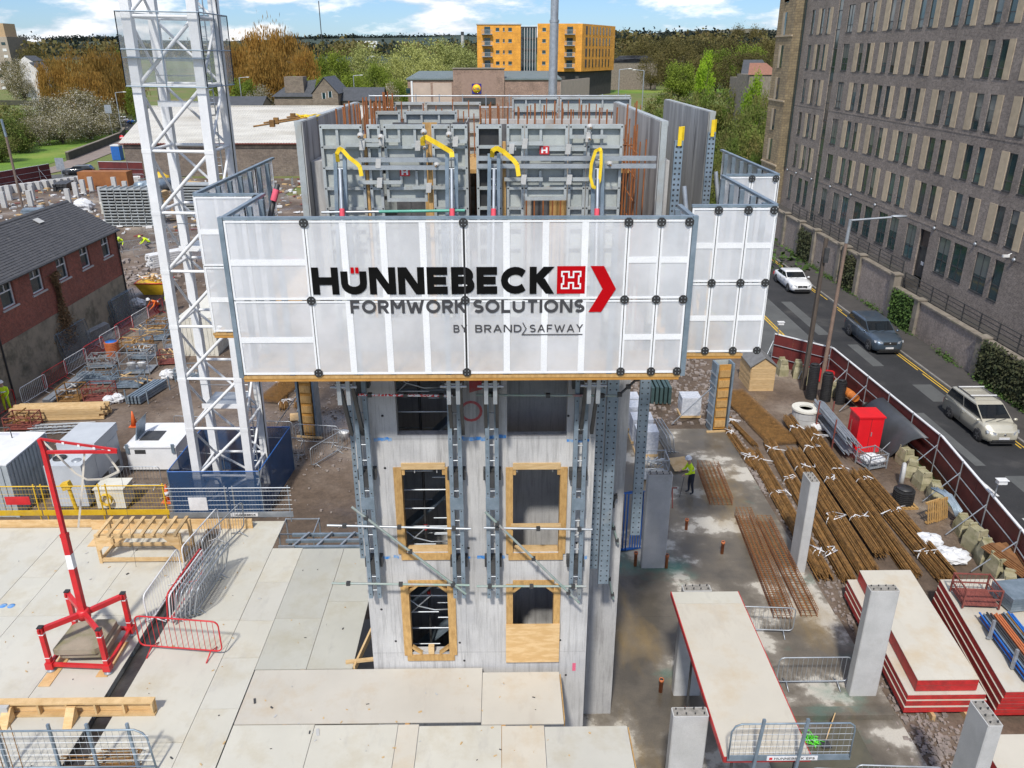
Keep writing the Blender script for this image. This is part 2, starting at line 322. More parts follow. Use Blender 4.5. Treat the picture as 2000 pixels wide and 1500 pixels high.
# ---------------------------------------------------------------- road on the right
def road():
 mb = MB(); mb.box(21.3, 26.0, -10, 190, -.3, -.012); struct('road', mb, M['asphalt'])
 mb = MB(); mb.prism([(16.5, -10, -.3), (21.29, -10, -.3), (21.29, 39.9, -.3), (20.05, 39.9, -.3), (20.1, 32.2, -.3), (19.05, 24.3, -.3), (16.7, 14, -.3)], (0, 0, .285)); mb.prism([(20.05, 39.91, -.3), (21.29, 39.91, -.3), (21.29, 190, -.3), (14.0, 190, -.3), (15.5, 66, -.3), (17.05, 46.7, -.3), (19.7, 44.1, -.3)], (0, 0, .28)); m_ = struct('road_margin', mb, [M['asphalt'], M['asphaltl']])
 for f_ in m_.data.polygons: f_.material_index = 1 if f_.center.y > 39.9 or (f_.normal.z > .5 and f_.center.y > 60) else 0
 mb = MB(); mb.box(26.15, 28.6, -10, 190, -.3, .10); struct('pavement', mb, M['pave'])
 k = MB()
 for i in range(70): k.box(26.0, 26.14, 20 + i * .92, 20.9 + i * .92, -.3, .105)
 struct('kerb', k, M['kerb'])
 mb = MB()
 for i in range(16):
  y = 28.5 + i * 4.2
  for x in (25.62, 25.82):
   yy = y
   while yy < y + 4.2: 
    L = rnd.uniform(.5, 3.0)
    if rnd.random() < .8: mb.box(x, x + .075, yy, min(yy + L, y + 4.2), -.02, -.007)
    yy += L
 mb.box(19.35, 19.45, 47, 70, -.02, -.007); mb.box(19.55, 19.65, 47, 70, -.02, -.007)
 o = struct('yellow_lines', mb, M['painty'])
 mb = MB()
 for y0, y1 in ((30.2, 32.6), (34.4, 36.8), (26, 28.4), (39.5, 41.5)): mb.box(21.8, 21.92, y0, y1, -.02, -.006)
 struct('white_lines', mb, M['paintw'])
 mb = MB()
 for y0, y1, x0, x1 in ((46, 50, 23.2, 23.9), (33, 39, 22.4, 22.9), (52, 60, 22.0, 22.8), (40.5, 43, 24.2, 25.3), (29, 32, 23.2, 24.6)): mb.box(x0, x1, y0, y1, -.02, -.0085)
 struct('road_patches', mb, M['asphaltl'])
road()
# ---------------------------------------------------------------- long brown brick building
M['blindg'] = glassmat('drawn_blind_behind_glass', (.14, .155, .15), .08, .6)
def right_building():
 X = 30.0; t = thing('brick_apartment_building', 'long brown brick block with rows of paired tall windows beyond the road', 'building', (X, 64, 2.4))
 tops = [24.95, 21.87, 18.79, 15.70, 12.62, 9.57]; H = 2.17; y0, y1 = 34.0, 85.95
 bays = [72.55 - 4.74 * k for k in range(8)]
 wins = [(82.89, 83.73), (80.52, 81.31), (79.16, 79.83), (73.72, 75.03)] + [w for b in bays for w in ((b - 1.62, b - .8), (b - 3.07, b - 2.28))]
 pans = [(81.31, 81.91), (78.5, 79.16)] + [w for b in bays for w in ((b - .8, b), (b - 3.72, b - 3.07))]
 gw = [(83.2, 84.1), (80.5, 81.6), (78.8, 79.8), (73.9, 75.14), (71.07, 72.4), (69.05, 70.31), (66.33, 67.75), (64.28, 65.64), (61.55, 63.03), (59.68, 60.97), (56.9, 58.26), (52.2, 53.66), (50.2, 51.76), (47.56, 49.07), (46.1, 47.04), (41.6, 43.0), (38.6, 40.1)]
 strip = (76.36, 77.37)
 mb = MB()
 def wallrow(z0, z1, holes):
  y = y0
  for a, b in sorted(holes) + [(y1, y1)]:
   if a > y: mb.box(X, X + .35, y, a, z0, z1)
   y = b
 lev = [26.2] + [z for tp in tops for z in (tp, tp - H)] + [6.5, 4.05, 2.0]
 for i in range(len(lev) - 1):
  z1, z0 = lev[i], lev[i + 1]
  if i % 2 == 0:
   h = [strip]
   if i == len(lev) - 2: h = [strip, (54.95, 56.34)]
   wallrow(z0, z1, h)
  elif z1 > 7: wallrow(z0, z1, wins + [strip])
  else: wallrow(z0, z1, gw + [strip, (54.95, 56.34)])
 mb.box(X + .36, X + 16, y0, y0 + .3, 2, 26.2); mb.box(X + 15.7, X + 16, y0 + .31, y1 - .31, 2, 26.2); mb.box(X + .36, X + 16, y1 - .3, y1, 2, 26.2)
 part('wall', mb, M['brownbrick'], t)
 part('roof', MB().box(X + .36, X + 15.7, y0 + .31, y1 - .31, 25.6, 25.7), M['asphaltl'], t)
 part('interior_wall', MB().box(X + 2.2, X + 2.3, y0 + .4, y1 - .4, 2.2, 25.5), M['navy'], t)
 bn = MB()
 for z in (6.85, 13.2): bn.box(X - .018, X - .001, y0, strip[0], z, z + .09); bn.box(X - .018, X - .001, strip[1], y1, z, z + .09)
 part('string_course', bn, M['brownbrick'], t)
 def window(a, b, z0, z1, tr):
  w = part('window', MB().box(X + .07, X + .09, a + .04, b - .04, z0 + .05, z1 - .05), M['glass'] if rnd.random() < .7 else M['glassb'], t)
  f = MB(); d = .05; u, v = X + .04, X + .11
  f.box(u, v, a, a + d, z0, z1); f.box(u, v, b - d, b, z0, z1); f.box(u, v, a + d, b - d, z0, z0 + d); f.box(u, v, a + d, b - d, z1 - d, z1)
  if tr: f.box(X + .05, X + .10, a + d, b - d, z0 + tr, z0 + tr + .06)
  if b - a > 1.1: m = (a + b) / 2; f.box(X + .05, X + .10, m - .03, m + .03, z0 + d, z1 - d)
  part('frame', f, M['dark'], w)
  part('sill', MB().box(X - .03, X + .03, a, b, z0 - .05, z0 + .03), M['dark'], w)
  if rnd.random() < .35:
   h = rnd.uniform(.3, .8) * (z1 - z0); part('blind', MB().box(X + .064, X + .069, a + .05, b - .05, z1 - h, z1 - .05), M['blindg'], w)
 for tp in tops:
  for a, b in wins: window(a, b, tp - H, tp, .55)
  for a, b in pans:
   part('stone_panel', MB().box(X - .03, X - .002, a, b, tp - H - .05, tp + .02), M['stonep'], t)
 for a, b in gw: window(a, b, 4.05, 6.5, .9)
 s = part('stair_glazing', MB().box(X + .08, X + .1, strip[0], strip[1], 2.5, 26), M['glass'], t)
 f = MB()
 for k in range(16): f.box(X + .05, X + .12, strip[0], strip[1], 3 + k * 1.54, 3.08 + k * 1.54)
 part('mullion', f, M['dark'], s)
 d = part('door', MB().box(X + .2, X + .26, 55.0, 56.3, 3.1, 5.2), M['dark'], t)
 part('door_frame', MB().box(X + .12, X + .3, 54.95, 55.03, 3.1, 6.5).box(X + .12, X + .3, 56.26, 56.34, 3.1, 6.5).box(X + .12, X + .3, 55.03, 56.26, 5.2, 5.3), M['black'], d)
 part('overlight', MB().box(X + .2, X + .24, 55.03, 56.26, 5.3, 6.5), pm('brown_panel', (.07, .05, .04)), d)
 part('notice', MB().box(X + .17, X + .195, 55.4, 55.75, 4.0, 4.25), M['sign'], d)
 for px, py in ((1660.7, 380.7), (1708, 400), (1823.7, 445.7), (1903.3, 476.9), (1979, 507.6), (1584, 349.7), (1554, 338), (1537, 331.5), (1620.5, 364.5)):
  p = PX(px, py, X - .1); l_ = part('wall_light', MB().lathe([(.05, .0), (.12, .03), (.13, .08), (.09, .13), (.02, .14)], (X - .005, p.y, p.z), 10, (-1, 0, 0)), M['galv'], t)
  part('light_bracket', MB().box(X - .06, X - .004, p.y - .07, p.y + .07, p.z + .13, p.z + .2), M['dark'], l_)
 c = PX(1965, 500, X - .3); part('camera', MB().box(X - .5, X - .12, c.y - .07, c.y + .07, c.z - .07, c.z + .07).tube((X - .3, c.y, c.z), (X, c.y, c.z + .15), .03), M['whitep'], t)
 # stone stair tower at the far end
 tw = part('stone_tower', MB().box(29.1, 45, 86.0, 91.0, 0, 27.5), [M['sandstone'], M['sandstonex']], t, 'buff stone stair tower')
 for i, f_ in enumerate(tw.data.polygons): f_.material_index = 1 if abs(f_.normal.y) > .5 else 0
 for tp in tops + [24.9]:
  part('tower_window', MB().box(29.05, 29.12, 88.2, 88.75, tp - 2.1, tp), M['glass'], tw); part('tower_window_stone', MB().box(29.03, 29.13, 88.78, 89.35, tp - 2.15, tp + .02), M['stonep'], tw)
 for z in (7.0, 13.4, 19.6): part('tower_band', MB().box(29.0, 29.13, 85.95, 91.05, z, z + .16), M['stonep'], tw)
 part('recess_strip', MB().box(29.9, 29.97, 85.4, 85.97, 7, 26), M['glass'], t)  # dark glossy strip laid where the facade is recessed beside the tower
right_building()
# ---------------------------------------------------------------- terrace and retaining wall
M['weed'] = pm('weeds_foliage', (.07, .13, .02), (.04, .085, .015), 3, .9, fine=.2)
M['ivy'] = pm('ivy_foliage', (.075, .075, .03), (.035, .05, .018), 2, .9, fine=.25)
def leafcloud(mb, n, fn, s0, s1):
 for _ in range(n):
  c, nrm = fn(); s = rnd.uniform(s0, s1); a = V((rnd.gauss(0, 1), rnd.gauss(0, 1), rnd.gauss(0, 1))) + V(nrm) * 1.2; a.normalize(); u = a.orthogonal().normalized(); w = a.cross(u)
  t = rnd.uniform(0, 6.28); u, w = u * math.cos(t) + w * math.sin(t), w * math.cos(t) - u * math.sin(t)
  c = V(c); mb.add([c - u * s, c + w * s * .6, c + u * s, c - w * s * .6], [(0, 1, 2, 3)])
def retaining():
 mb = MB(); mb.box(28.75, 30.0, 55.25, 86, 0, 3.1); mb.box(28.75, 30.0, 20, 55.24, 0, 2.42); mb.box(27.2, 29.1, 86.01, 180, 0, .3); struct('terrace', mb, M['pave'])
 t = thing('retaining_wall', 'long pink grey stone retaining wall with buff piers along the pavement', 'wall', (28.5, 60, 0))
 piers = [84.5, 79.2, 75.0, 71.1, 65.3, 64.3, 61.4, 55.5, 51.75, 44.0, 37.5, 30]
 kinds = 'pppipsipipip'
 for i, y in enumerate(piers):
  z = 3.35 if y > 55 else 2.55
  p = part('pier', MB().box(28.22, 28.74, y - .27, y + .27, 0, z), M['coping'], t); part('pier_cap', MB().box(28.15, 28.8, y - .34, y + .34, z, z + .1), M['coping'], p)
  if i + 1 < len(piers):
   a, b = piers[i + 1] + .275, y - .275; z = 3.1 if a > 55 else 2.4
   if b - a < .3: continue
   part('wall_panel', MB().box(28.42, 28.74, a, b, 0, z), M['wallpanel'], t)
   k = a
   while k < b - .1:
    e = min(b, k + rnd.uniform(.7, 1.1)); part('coping_stone', MB().box(28.33, 28.82, k + .008, e - .008, z + .003, z + .11 + rnd.uniform(0, .02)), M['coping'], t); k = e
 ivs = [(71.4, 74.7, 3.0, 'dark ivy on the retaining wall behind the white saloon car', 700), (61.7, 64, 3.0, 'dark ivy on the wall behind the lamp post', 600), (52.0, 55.2, 2.5, 'green ivy on the wall right behind the blue grey car', 1100), (37.8, 43.7, 2.6, 'dense dry ivy on the wall above the beige van', 2200)]
 for a, b, z, lb, n in ivs:
  mb = MB(); leafcloud(mb, n * 3, lambda: ((28.40 - abs(rnd.gauss(0, .14)), rnd.uniform(a, b), z * rnd.random() ** .8 * rnd.uniform(.75, 1.04)), (-1, 0, .6)), .05, .13)
  solo('ivy', mb, M['weed'] if 'green' in lb else M['ivy'], lb, 'ivy', 'ivy on the retaining wall')
 mb = MB()
 def wd():
  y = rnd.choice([58, 62.5, 66.5, 70, 73, 76, 53.5, 52.6, 47, 42.8, 41.5, 40.4, 39.2]) + rnd.gauss(0, .8); return (28.35 - abs(rnd.gauss(0, .16)), y, .1 + abs(rnd.gauss(0, .16))), (-.3, 0, 1)
 leafcloud(mb, 2600, wd, .04, .1); tag(struct('weeds', mb, M['weed']), 'green weeds growing along the foot of the retaining wall', 'weeds', kind='stuff')
 for a, b, z, lb in ((55.6, 79, 3.2, 'dark metal railing on the higher part of the retaining wall'), (24, 55.1, 2.5, 'dark metal railing on the lower part of the retaining wall')):
  r = thing('railing', lb, 'railing', (28.9, a, z)); n = int((b - a) / 1.9)
  for i in range(n + 1): y = a + (b - a) * i / n; part('post', MB().box(28.86, 28.92, y - .03, y + .03, z - .1, z + 1.1), M['dark'], r)
  for h in (.25, .55, .82, 1.08): part('rail', MB().box(28.87, 28.91, a, b, z + h - .02, z + h + .02), M['dark'], r)
retaining()
# ---------------------------------------------------------------- cars
def wheel(t, x, y, r, side, w=.2):
 o = part('wheel', MB().lathe([(r * .66, -w / 2), (r * .95, -w / 2), (r, -w * .3), (r, w * .3), (r * .95, w / 2), (r * .66, w / 2)], (x, y, r), 20, (0, 1, 0)), M['tyre'], t)
 rb = MB(); s = 1 if side > 0 else -1; rb.lathe([(r * .67, -.02), (r * .67, .02), (r * .6, .035), (.05, .01)], (x, y + s * w * .32, r), 20, (0, s, 0))
 part('rim', rb, M['rim'], o); sp = MB()
 for k in range(5):
  a = k * 1.2566; sp.beam((x, y + s * w * .45, r), (x + math.cos(a) * r * .6, y + s * w * .45, r + math.sin(a) * r * .6), .06, .03, (0, 1, 0))
 part('spoke', sp, M['rim'], o)
def car(name, label, L, Wd, H, paint, hood, belt, ws0, rf0, rf1, rr0, wr, grille='dark', rails=False, rear=None, group=None):
 """nose at +x. hood = bonnet height, belt = waist height; ws0/rf0 windscreen foot/head, rf1/rr0 roof end / rear glass foot, all as x from the tail"""
 t = thing(name, label, 'car', (0, 0, 0), group); hw = Wd / 2; rear = rear or belt
 st = [(0, .42, rear - .28, .80), (.04, .30, rear - .05, .90), (.25, .24, rear, .97), (rr0, .22, belt + .02, 1.0), (L * .5, .20, belt, 1.0), (ws0, .20, belt - .01, 1.0), (ws0 + (L - ws0) * .35, .20, hood + .03, .99), (L - .42, .21, hood - .05, .96), (L - .14, .24, hood - .16, .88), (L - .02, .34, hood - .30, .76), (L, .42, hood - .36, .70)]
 mb = MB(); mb.smooth = True; rings = []
 for x, zl, zt, w in st:
  w *= hw; zm = zl + (zt - zl) * .45; half = [(w * .80, zl), (w * .96, zl + .06), (w, zm), (w * .985, zt - .16 if zt - zl > .4 else zt - .06), (w * .93, zt - .03), (w * .55, zt + .015)]
  ring = [(x, -a, b) for a, b in half] + [(x, a, b) for a, b in half[::-1]]; rings.append(ring)
 mb.loft(rings); body = part('body', mb, paint, t)
 # greenhouse
 g = MB(); g.smooth = False; zb = belt - .06; tw = .80
 foot = [(rr0, 1), (ws0, 1)]; q = lambda x, y, z: (x, y * hw, z)
 def ringg(z, xa, xb, wa, wb): return [q(xa, -wa, z), q(xb, -wb, z), q(xb, wb, z), q(xa, wa, z)]
 zr = H; gl = [ringg(zb, rr0 - .02, ws0 + .02, .92, .90), ringg(zr - .10, rf1 - .05, rf0 + .10, tw + .03, tw), ringg(zr - .02, rf1 + .10, rf0 - .08, tw - .04, tw - .06), ringg(zr, rf1 + .45, rf0 - .5, tw - .3, tw - .3)]
 g.loft(gl); cab = part('cabin', g, paint, t)
 def glassq(nm, a, b, c, d, out, k=.10, par=cab):
  a, b, c, d = map(V, (a, b, c, d)); m = (a + b + c + d) / 4; pts = [p + (m - p) * k for p in (a, b, c, d)]; n = V(out) * .012
  part(nm, MB().prism([p + n * .2 for p in pts], n), M['carglass'], par)
 r0, r1 = gl[0], gl[1]; lerp = lambda a, b, u: tuple(a[i] + (b[i] - a[i]) * u for i in range(3))
 up = lambda i, u: lerp(r0[i], r1[i], u)
 glassq('windscreen', up(1, .22), up(2, .22), up(2, .98), up(1, .98), (.7, 0, .7), .06)
 glassq('rear_window', up(3, .3), up(0, .3), up(0, .98), up(3, .98), (-.7, 0, .7), .1)
 for s, i, j in ((-1, 0, 1), (1, 3, 2)):
  nwin = 3 if L > 4.3 and H > 1.55 else 2
  for k in range(nwin):
   u0, u1 = k / nwin, (k + 1) / nwin
   bl, br = lerp(up(i, .2), up(j, .2), u0), lerp(up(i, .2), up(j, .2), u1); tl, tr = lerp(up(i, .93), up(j, .93), u0), lerp(up(i, .93), up(j, .93), u1)
   glassq('side_window', bl, br, tr, tl, (0, s, .15), .07)
   if k: x = lerp(up(i, .2), up(j, .2), u0)[0]; part('door_gap', MB().box(x - .006, x + .006, s * hw * .985 - .012, s * hw * .985 + .012, .35, belt - .14), M['black'], body)
   part('door_handle', MB().box(bl[0] + .08, bl[0] + .24, s * hw * .99 - .02, s * hw * .99 + .02, belt - .2, belt - .165), paint, body)
  m = V((ws0 - .18, s * (hw + .09), belt + .06)); part('mirror', MB().ball(m, .07, .11, .075), paint, t)
 for x in (L * .185, L * .815):
  for s in (-1, 1):
   part('wheel_arch', MB().lathe([(wr + .06, -.01), (wr + .06, .012), (.02, .012)], (x, s * hw * .985, wr), 20, (0, s, 0)), M['black'], body); wheel(t, x, s * (hw - .085), wr, s)
 zh = hood - .30
 for s in (-1, 1):
  part('headlight', MB().prism([(L - .30, s * hw * .92, zh + .14), (L - .03, s * hw * .50, zh + .10), (L - .015, s * hw * .48, zh - .02), (L - .22, s * hw * .91, zh + .0)], (.04, s * .03, .015)), M['headl'], t)
  part('tail_light', MB().box(-.01, .05, s * hw * .85 - .1, s * hw * .85 + .08, rear - .45, rear - .2), M['red'], t)
 gm = M['black'] if grille == 'dark' else paint
 gr = part('grille', MB().box(L - .06, L + .012, -hw * .42, hw * .42, zh - .1, zh + .08), gm, t)
 part('lower_grille', MB().box(L - .1, L + .006, -hw * .66, hw * .66, .3, .42), M['black'], t)
 part('badge', MB().lathe([(.06, 0), (.06, .01)], (L + .014, 0, zh), 12, (1, 0, 0)), M['rim'], gr)
 part('number_plate', MB().box(L, L + .022, -.26, .26, .44, .55), M['sign'], t)
 part('bumper_lip', MB().box(L - .12, L + .0, -hw * .72, hw * .72, .2, .26), M['black'], t)
 for k in (0, 1): part('wiper', MB().beam((ws0 - .02, -.1 + k * -.55, belt + .03), (ws0 - .16, .45 - k * .5, belt + .12), .015, .015), M['black'], t)
 if rails:
  for s in (-1, 1): part('roof_rail', MB().beam((rf1 + .2, s * hw * .70, H + .04), (rf0 - .25, s * hw * .70, H + .04), .04, .04), M['rim'], t)
  for u in (.2, .75): x = rf1 + (rf0 - rf1) * u; part('roof_bar', MB().beam((x, -hw * .78, H + .1), (x, hw * .78, H + .1), .07, .035), M['whitep'], t)
 return t
def paint(name, c, metal=.5):
 m, n, l, b = newmat(name); z = noise(n, l, 1.3, 4); l.new(ramp(n, l, z.outputs[0], [(.35, c), (.65, tuple(x * .88 for x in c))]).outputs[0], b.inputs['Base Color'])
 b.inputs['Metallic'].default_value = metal; b.inputs['Roughness'].default_value = .32; b.inputs['Coat Weight'].default_value = .7; b.inputs['Coat Roughness'].default_value = .05; return m
M['headl'] = pm('headlight_lens', (.55, .58, .6), (.35, .37, .4), 9, .1, .2)
def cars():
 c = car('saloon_car', 'white saloon car driving towards the camera, farthest on the right road', 4.69, 1.83, 1.42, paint('white_car_paint', (.78, .79, .80), 0), .92, .95, 3.25, 2.35, 1.35, .62, .33); place(c, (24.35, 62.3 + 4.4, -.012), R(-90))
 c = car('suv', 'blue grey SUV with black grille driving by the ivy wall', 4.92, 2.0, 1.74, paint('blue_grey_car_paint', (.10, .14, .185), .6), 1.1, 1.12, 3.62, 2.62, .6, .12, .38, rails=False); place(c, (25.0, 47.9 + 4.92, -.012), R(-90))
 c = car('people_carrier', 'beige people carrier with white roof bars at the right edge', 4.3, 1.72, 1.72, paint('champagne_car_paint', (.58, .55, .45), .35), 1.0, 1.06, 3.6, 2.5, .4, .06, .31, grille='paint', rails=True); place(c, (24.75, 34.85 + 4.3, -.012), R(-90))
cars()
# ---------------------------------------------------------------- lamp post, telegraph pole
def poles():
 b = G(1605, 745); b.z = -.1; t = thing('street_lamp', 'tall brown street lamp with grey arm reaching over the road', 'street lamp', b)
 x, y = b.x, b.y
 part('post', MB().tube((x, y, -.1), (x + .12, y, 8.3), .13, 10, .085), pm('brown_lamp_post', (.26, .18, .135), (.2, .14, .11), 3, .6), t)
 part('upper_post', MB().tube((x + .12, y, 8.3), (x + .16, y, 9.6), .10, 10, .09), M['galv'], t)
 part('arm', MB().tube((x + .16, y, 9.55), (x + 2.4, y, 9.72), .06, 8), M['galv'], t)
 part('lamp_head', MB().ball((x + 2.8, y, 9.78), .48, .16, .075, 14, 8), M['galv'], t)
 b = G(1568, 758); b.z = -.1; x, y = b.x, b.y; t = thing('telegraph_pole', 'dark weathered timber pole left of the brown street lamp', 'pole', b)
 part('post', MB().tube((x, y, -.1), (x + .05, y, 8.8), .16, 10, .11), pm('weathered_pole', (.11, .085, .065), (.07, .055, .045), 3, .9, stretch=(4, 4, .5)), t)
 part('box', MB().box(x - .02, x + .22, y - .28, y - .12, 7.5, 8.3), M['dark'], t)
 part('cable', MB().tube((x - .12, y - .1, .2), (x - .06, y - .08, 7.8), .02, 5), M['black'], t)
poles()
# ---------------------------------------------------------------- site hoarding
M['maroon'] = pm('maroon_hoarding_board', (.15, .025, .022), (.10, .018, .017), 1.5, .6, dirt=(.14, .05, .04), dlo=.6, dhi=.8, perobj=.12)
def hoarding(name, label, pts, h, step=1.22, inside=1, braces=True, z0=-.08):
 t = thing(name, label, 'hoarding', (pts[0][0], pts[0][1], z0)); n = 0
 for (a, b) in zip(pts, pts[1:]):
  a, b = V((a[0], a[1], z0)), V((b[0], b[1], z0)); d = b - a; L = d.length; d.normalize(); nrm = V((-d.y, d.x, 0)) * inside; k = max(1, round(L / step)); e = L / k
  for i in range(k):
   p = a + d * (i * e + .006); q = a + d * ((i + 1) * e - .006); part('board', MB().beam(p + V((0, 0, h / 2)), q + V((0, 0, h / 2)), .02, h), M['maroon'], t)
   if i % 2 == 0:
    s = p + nrm * .12
    part('standard', MB().tube(s, s + V((0, 0, h + .15)), .026, 6), M['galv'], t)
    if braces: part('brace', MB().tube(s + V((0, 0, h * .8)), s + nrm * 1.25 + V((0, 0, .1)), .026, 6), M['galv'], t)
  for zz in (.55, 1.35): part('ledger', MB().tube(a + nrm * .08 + V((0, 0, zz)), b + nrm * .08 + V((0, 0, zz)), .026, 6), M['galv'], t)
  part('cap_rail', MB().beam(a + V((0, 0, h + .03)), b + V((0, 0, h + .03)), .10, .05), M['white'], t)
 return t
hoarding('site_hoarding', 'maroon board hoarding with white top edge between the site and right road', [(17.0, 46.6), (19.6, 44.0), (20.0, 32.2), (18.95, 24.4), (16.6, 14.0)], 2.0, inside=-1)
def cctv(p, lb):
 t = thing('security_camera', lb, 'camera', p); x, y, z = p
 part('bracket', MB().tube((x, y, z), (x, y, z + .75), .03, 6), M['galv'], t); part('camera_head', MB().box(x - .12, x + .22, y - .22, y + .0, z + .7, z + .86), M['whitep'], t); part('visor', MB().box(x - .16, x + .26, y - .26, y + .02, z + .865, z + .885), M['whitep'], t)
cctv((17.1, 46.4, 1.95), 'white security camera on the far corner of the right hoarding'); cctv((19.25, 26.8, 1.95), 'white security camera on the hoarding near the right edge')
# ================================================================ stroke lettering (built as flat plates)
def arc(cx, cy, rx, ry, a0, a1, n=9): return [(cx + rx * math.cos(R(a0 + (a1 - a0) * i / n)), cy + ry * math.sin(R(a0 + (a1 - a0) * i / n))) for i in range(n + 1)]
GL = {  # width, strokes in a box of height 1
 'H': (.80, [[(0, 0), (0, 1)], [(.8, 0), (.8, 1)], [(0, .5), (.8, .5)]]), 'U': (.78, [[(0, 1), (0, .38)] + arc(.39, .38, .39, .38, 180, 360)[1:] + [(.78, 1)]]),
 'N': (.80, [[(0, 0), (0, 1)], [(0, 1), (.8, 0)], [(.8, 0), (.8, 1)]]), 'E': (.62, [[(0, 0), (0, 1)], [(0, 1), (.62, 1)], [(0, .5), (.56, .5)], [(0, 0), (.62, 0)]]),
 'B': (.66, [[(0, 0), (0, 1)], [(0, 1), (.38, 1)] + arc(.38, .76, .24, .24, 90, -90)[1:] + [(0, .52)], [(.38, .52)] + arc(.40, .26, .27, .26, 90, -90) + [(0, 0)]]),
 'C': (.80, [arc(.46, .5, .46, .5, 42, 318, 16)]), 'K': (.74, [[(0, 0), (0, 1)], [(0, .42), (.72, 1)], [(.26, .60), (.76, 0)]]),
 'F': (.58, [[(0, 0), (0, 1)], [(0, 1), (.58, 1)], [(0, .48), (.52, .48)]]), 'O': (.94, [arc(.47, .5, .47, .5, 0, 360, 22)]),
 'R': (.68, [[(0, 0), (0, 1)], [(0, 1), (.40, 1)] + arc(.40, .73, .27, .27, 90, -90)[1:] + [(0, .46)], [(.34, .46), (.70, 0)]]),
 'M': (.92, [[(0, 0), (0, 1)], [(0, 1), (.46, .32)], [(.46, .32), (.92, 1)], [(.92, 1), (.92, 0)]]), 'W': (1.25, [[(0, 1), (.32, 0)], [(.32, 0), (.625, .95)], [(.625, .95), (.93, 0)], [(.93, 0), (1.25, 1)]]),
 'S': (.62, [arc(.31, .75, .30, .25, 35, 270, 10) + arc(.31, .25, .32, .25, 90, -145, 10)]), 'L': (.56, [[(0, 1), (0, 0)], [(0, 0), (.56, 0)]]), 'T': (.70, [[(.35, 0), (.35, 1)], [(0, 1), (.7, 1)]]),
 'I': (.0, [[(0, 0), (0, 1)]]), 'Y': (.76, [[(0, 1), (.38, .46)], [(.76, 1), (.38, .46)], [(.38, .46), (.38, 0)]]), 'A': (.84, [[(0, 0), (.42, 1)], [(.42, 1), (.84, 0)], [(.16, .30), (.68, .30)]]),
 'D': (.74, [[(0, 0), (0, 1)], [(0, 1), (.32, 1)] + arc(.32, .5, .42, .5, 90, -90, 10)[1:] + [(0, 0)]]), 'P': (.64, [[(0, 0), (0, 1)], [(0, 1), (.38, 1)] + arc(.38, .72, .26, .28, 90, -90)[1:] + [(0, .44)]])}
def ribbon2(pts, t):
 """thick polyline in the plane with mitred joints -> list of quads"""
 n = len(pts); closed = math.dist(pts[0], pts[-1]) < 1e-6; L = []; Rr = []
 for i in range(n):
  a = pts[i - 1] if i else (pts[-2] if closed else None); b = pts[i + 1] if i < n - 1 else (pts[1] if closed else None); p = pts[i]
  def nn(u, v): d = (v[0] - u[0], v[1] - u[1]); l = math.hypot(*d) or 1; return (-d[1] / l, d[0] / l)
  if a is None: m = nn(p, b); k = 1
  elif b is None: m = nn(a, p); k = 1
  else:
   n1, n2 = nn(a, p), nn(p, b); m = (n1[0] + n2[0], n1[1] + n2[1]); l = math.hypot(*m) or 1; m = (m[0] / l, m[1] / l); k = 1 / max(.4, m[0] * n1[0] + m[1] * n1[1])
  L.append((p[0] + m[0] * t / 2 * k, p[1] + m[1] * t / 2 * k)); Rr.append((p[0] - m[0] * t / 2 * k, p[1] - m[1] * t / 2 * k))
 return [(L[i], Rr[i], Rr[i + 1], L[i + 1]) for i in range(n - 1)]
def text_mesh(mb, s, x0, x1, zb, zt, f, t=.2, gap=.3, space=.55):
 """fit string s between x0..x1 and zb..zt; f(x, z, d) -> 3D point, d = small step per stroke so that no plates coincide"""
 adv = []; x = 0
 for ch in s:
  if ch == ' ': adv.append(None); x += space
  else: adv.append(x); x += GL[ch][0] + t + gap
 tot = x - gap; sx = (x1 - x0) / tot; sz = (zt - zb); d = 0; e = .5 * t
 for ch, a in zip(s, adv):
  if a is None: continue
  for stx in GL[ch][1]:
   pts = []
   for (u, v) in stx: pts.append((a + e + u, e + v * (1 - 2 * e)))
   if len(pts) == 2:   # square the ends of upright and level strokes
    (u0, v0), (u1, v1) = pts
    if abs(u0 - u1) < 1e-6: s_ = 1 if v1 > v0 else -1; pts = [(u0, v0 - s_ * e), (u1, v1 + s_ * e)]
    elif abs(v0 - v1) > 1e-6:
     cut = lambda v: 0. if v < e * 1.05 else 1. if v > 1 - e * 1.05 else v
     sl = (u1 - u0) / (v1 - v0); w0, w1 = cut(v0), cut(v1); hx = e * math.hypot(sl, 1); lo_, hi_ = a, a + GL[ch][0] + t; cl = lambda u: min(hi_, max(lo_, u)); uc = (u0 + u1) / 2
     a0, a1 = u0 + (w0 - v0) * sl * .0, u1 + (w1 - v1) * sl * .0; d = (d + 1) % 5
     mb.quad(*[f(x0 + u * sx, zb + v * sz, d * .0007) for u, v in ((cl(a0 - hx), w0), (cl(a0 + hx), w0), (cl(a1 + hx), w1), (cl(a1 - hx), w1))]); continue
    else: s_ = 1 if u1 > u0 else -1; pts = [(u0, v0), (u1 + s_ * e * .6, v1)]
   d = (d + 1) % 5
   for q in ribbon2(pts, t): mb.quad(*[f(x0 + u * sx, zb + v * sz, d * .0007) for u, v in (q[1], q[2], q[3], q[0])])
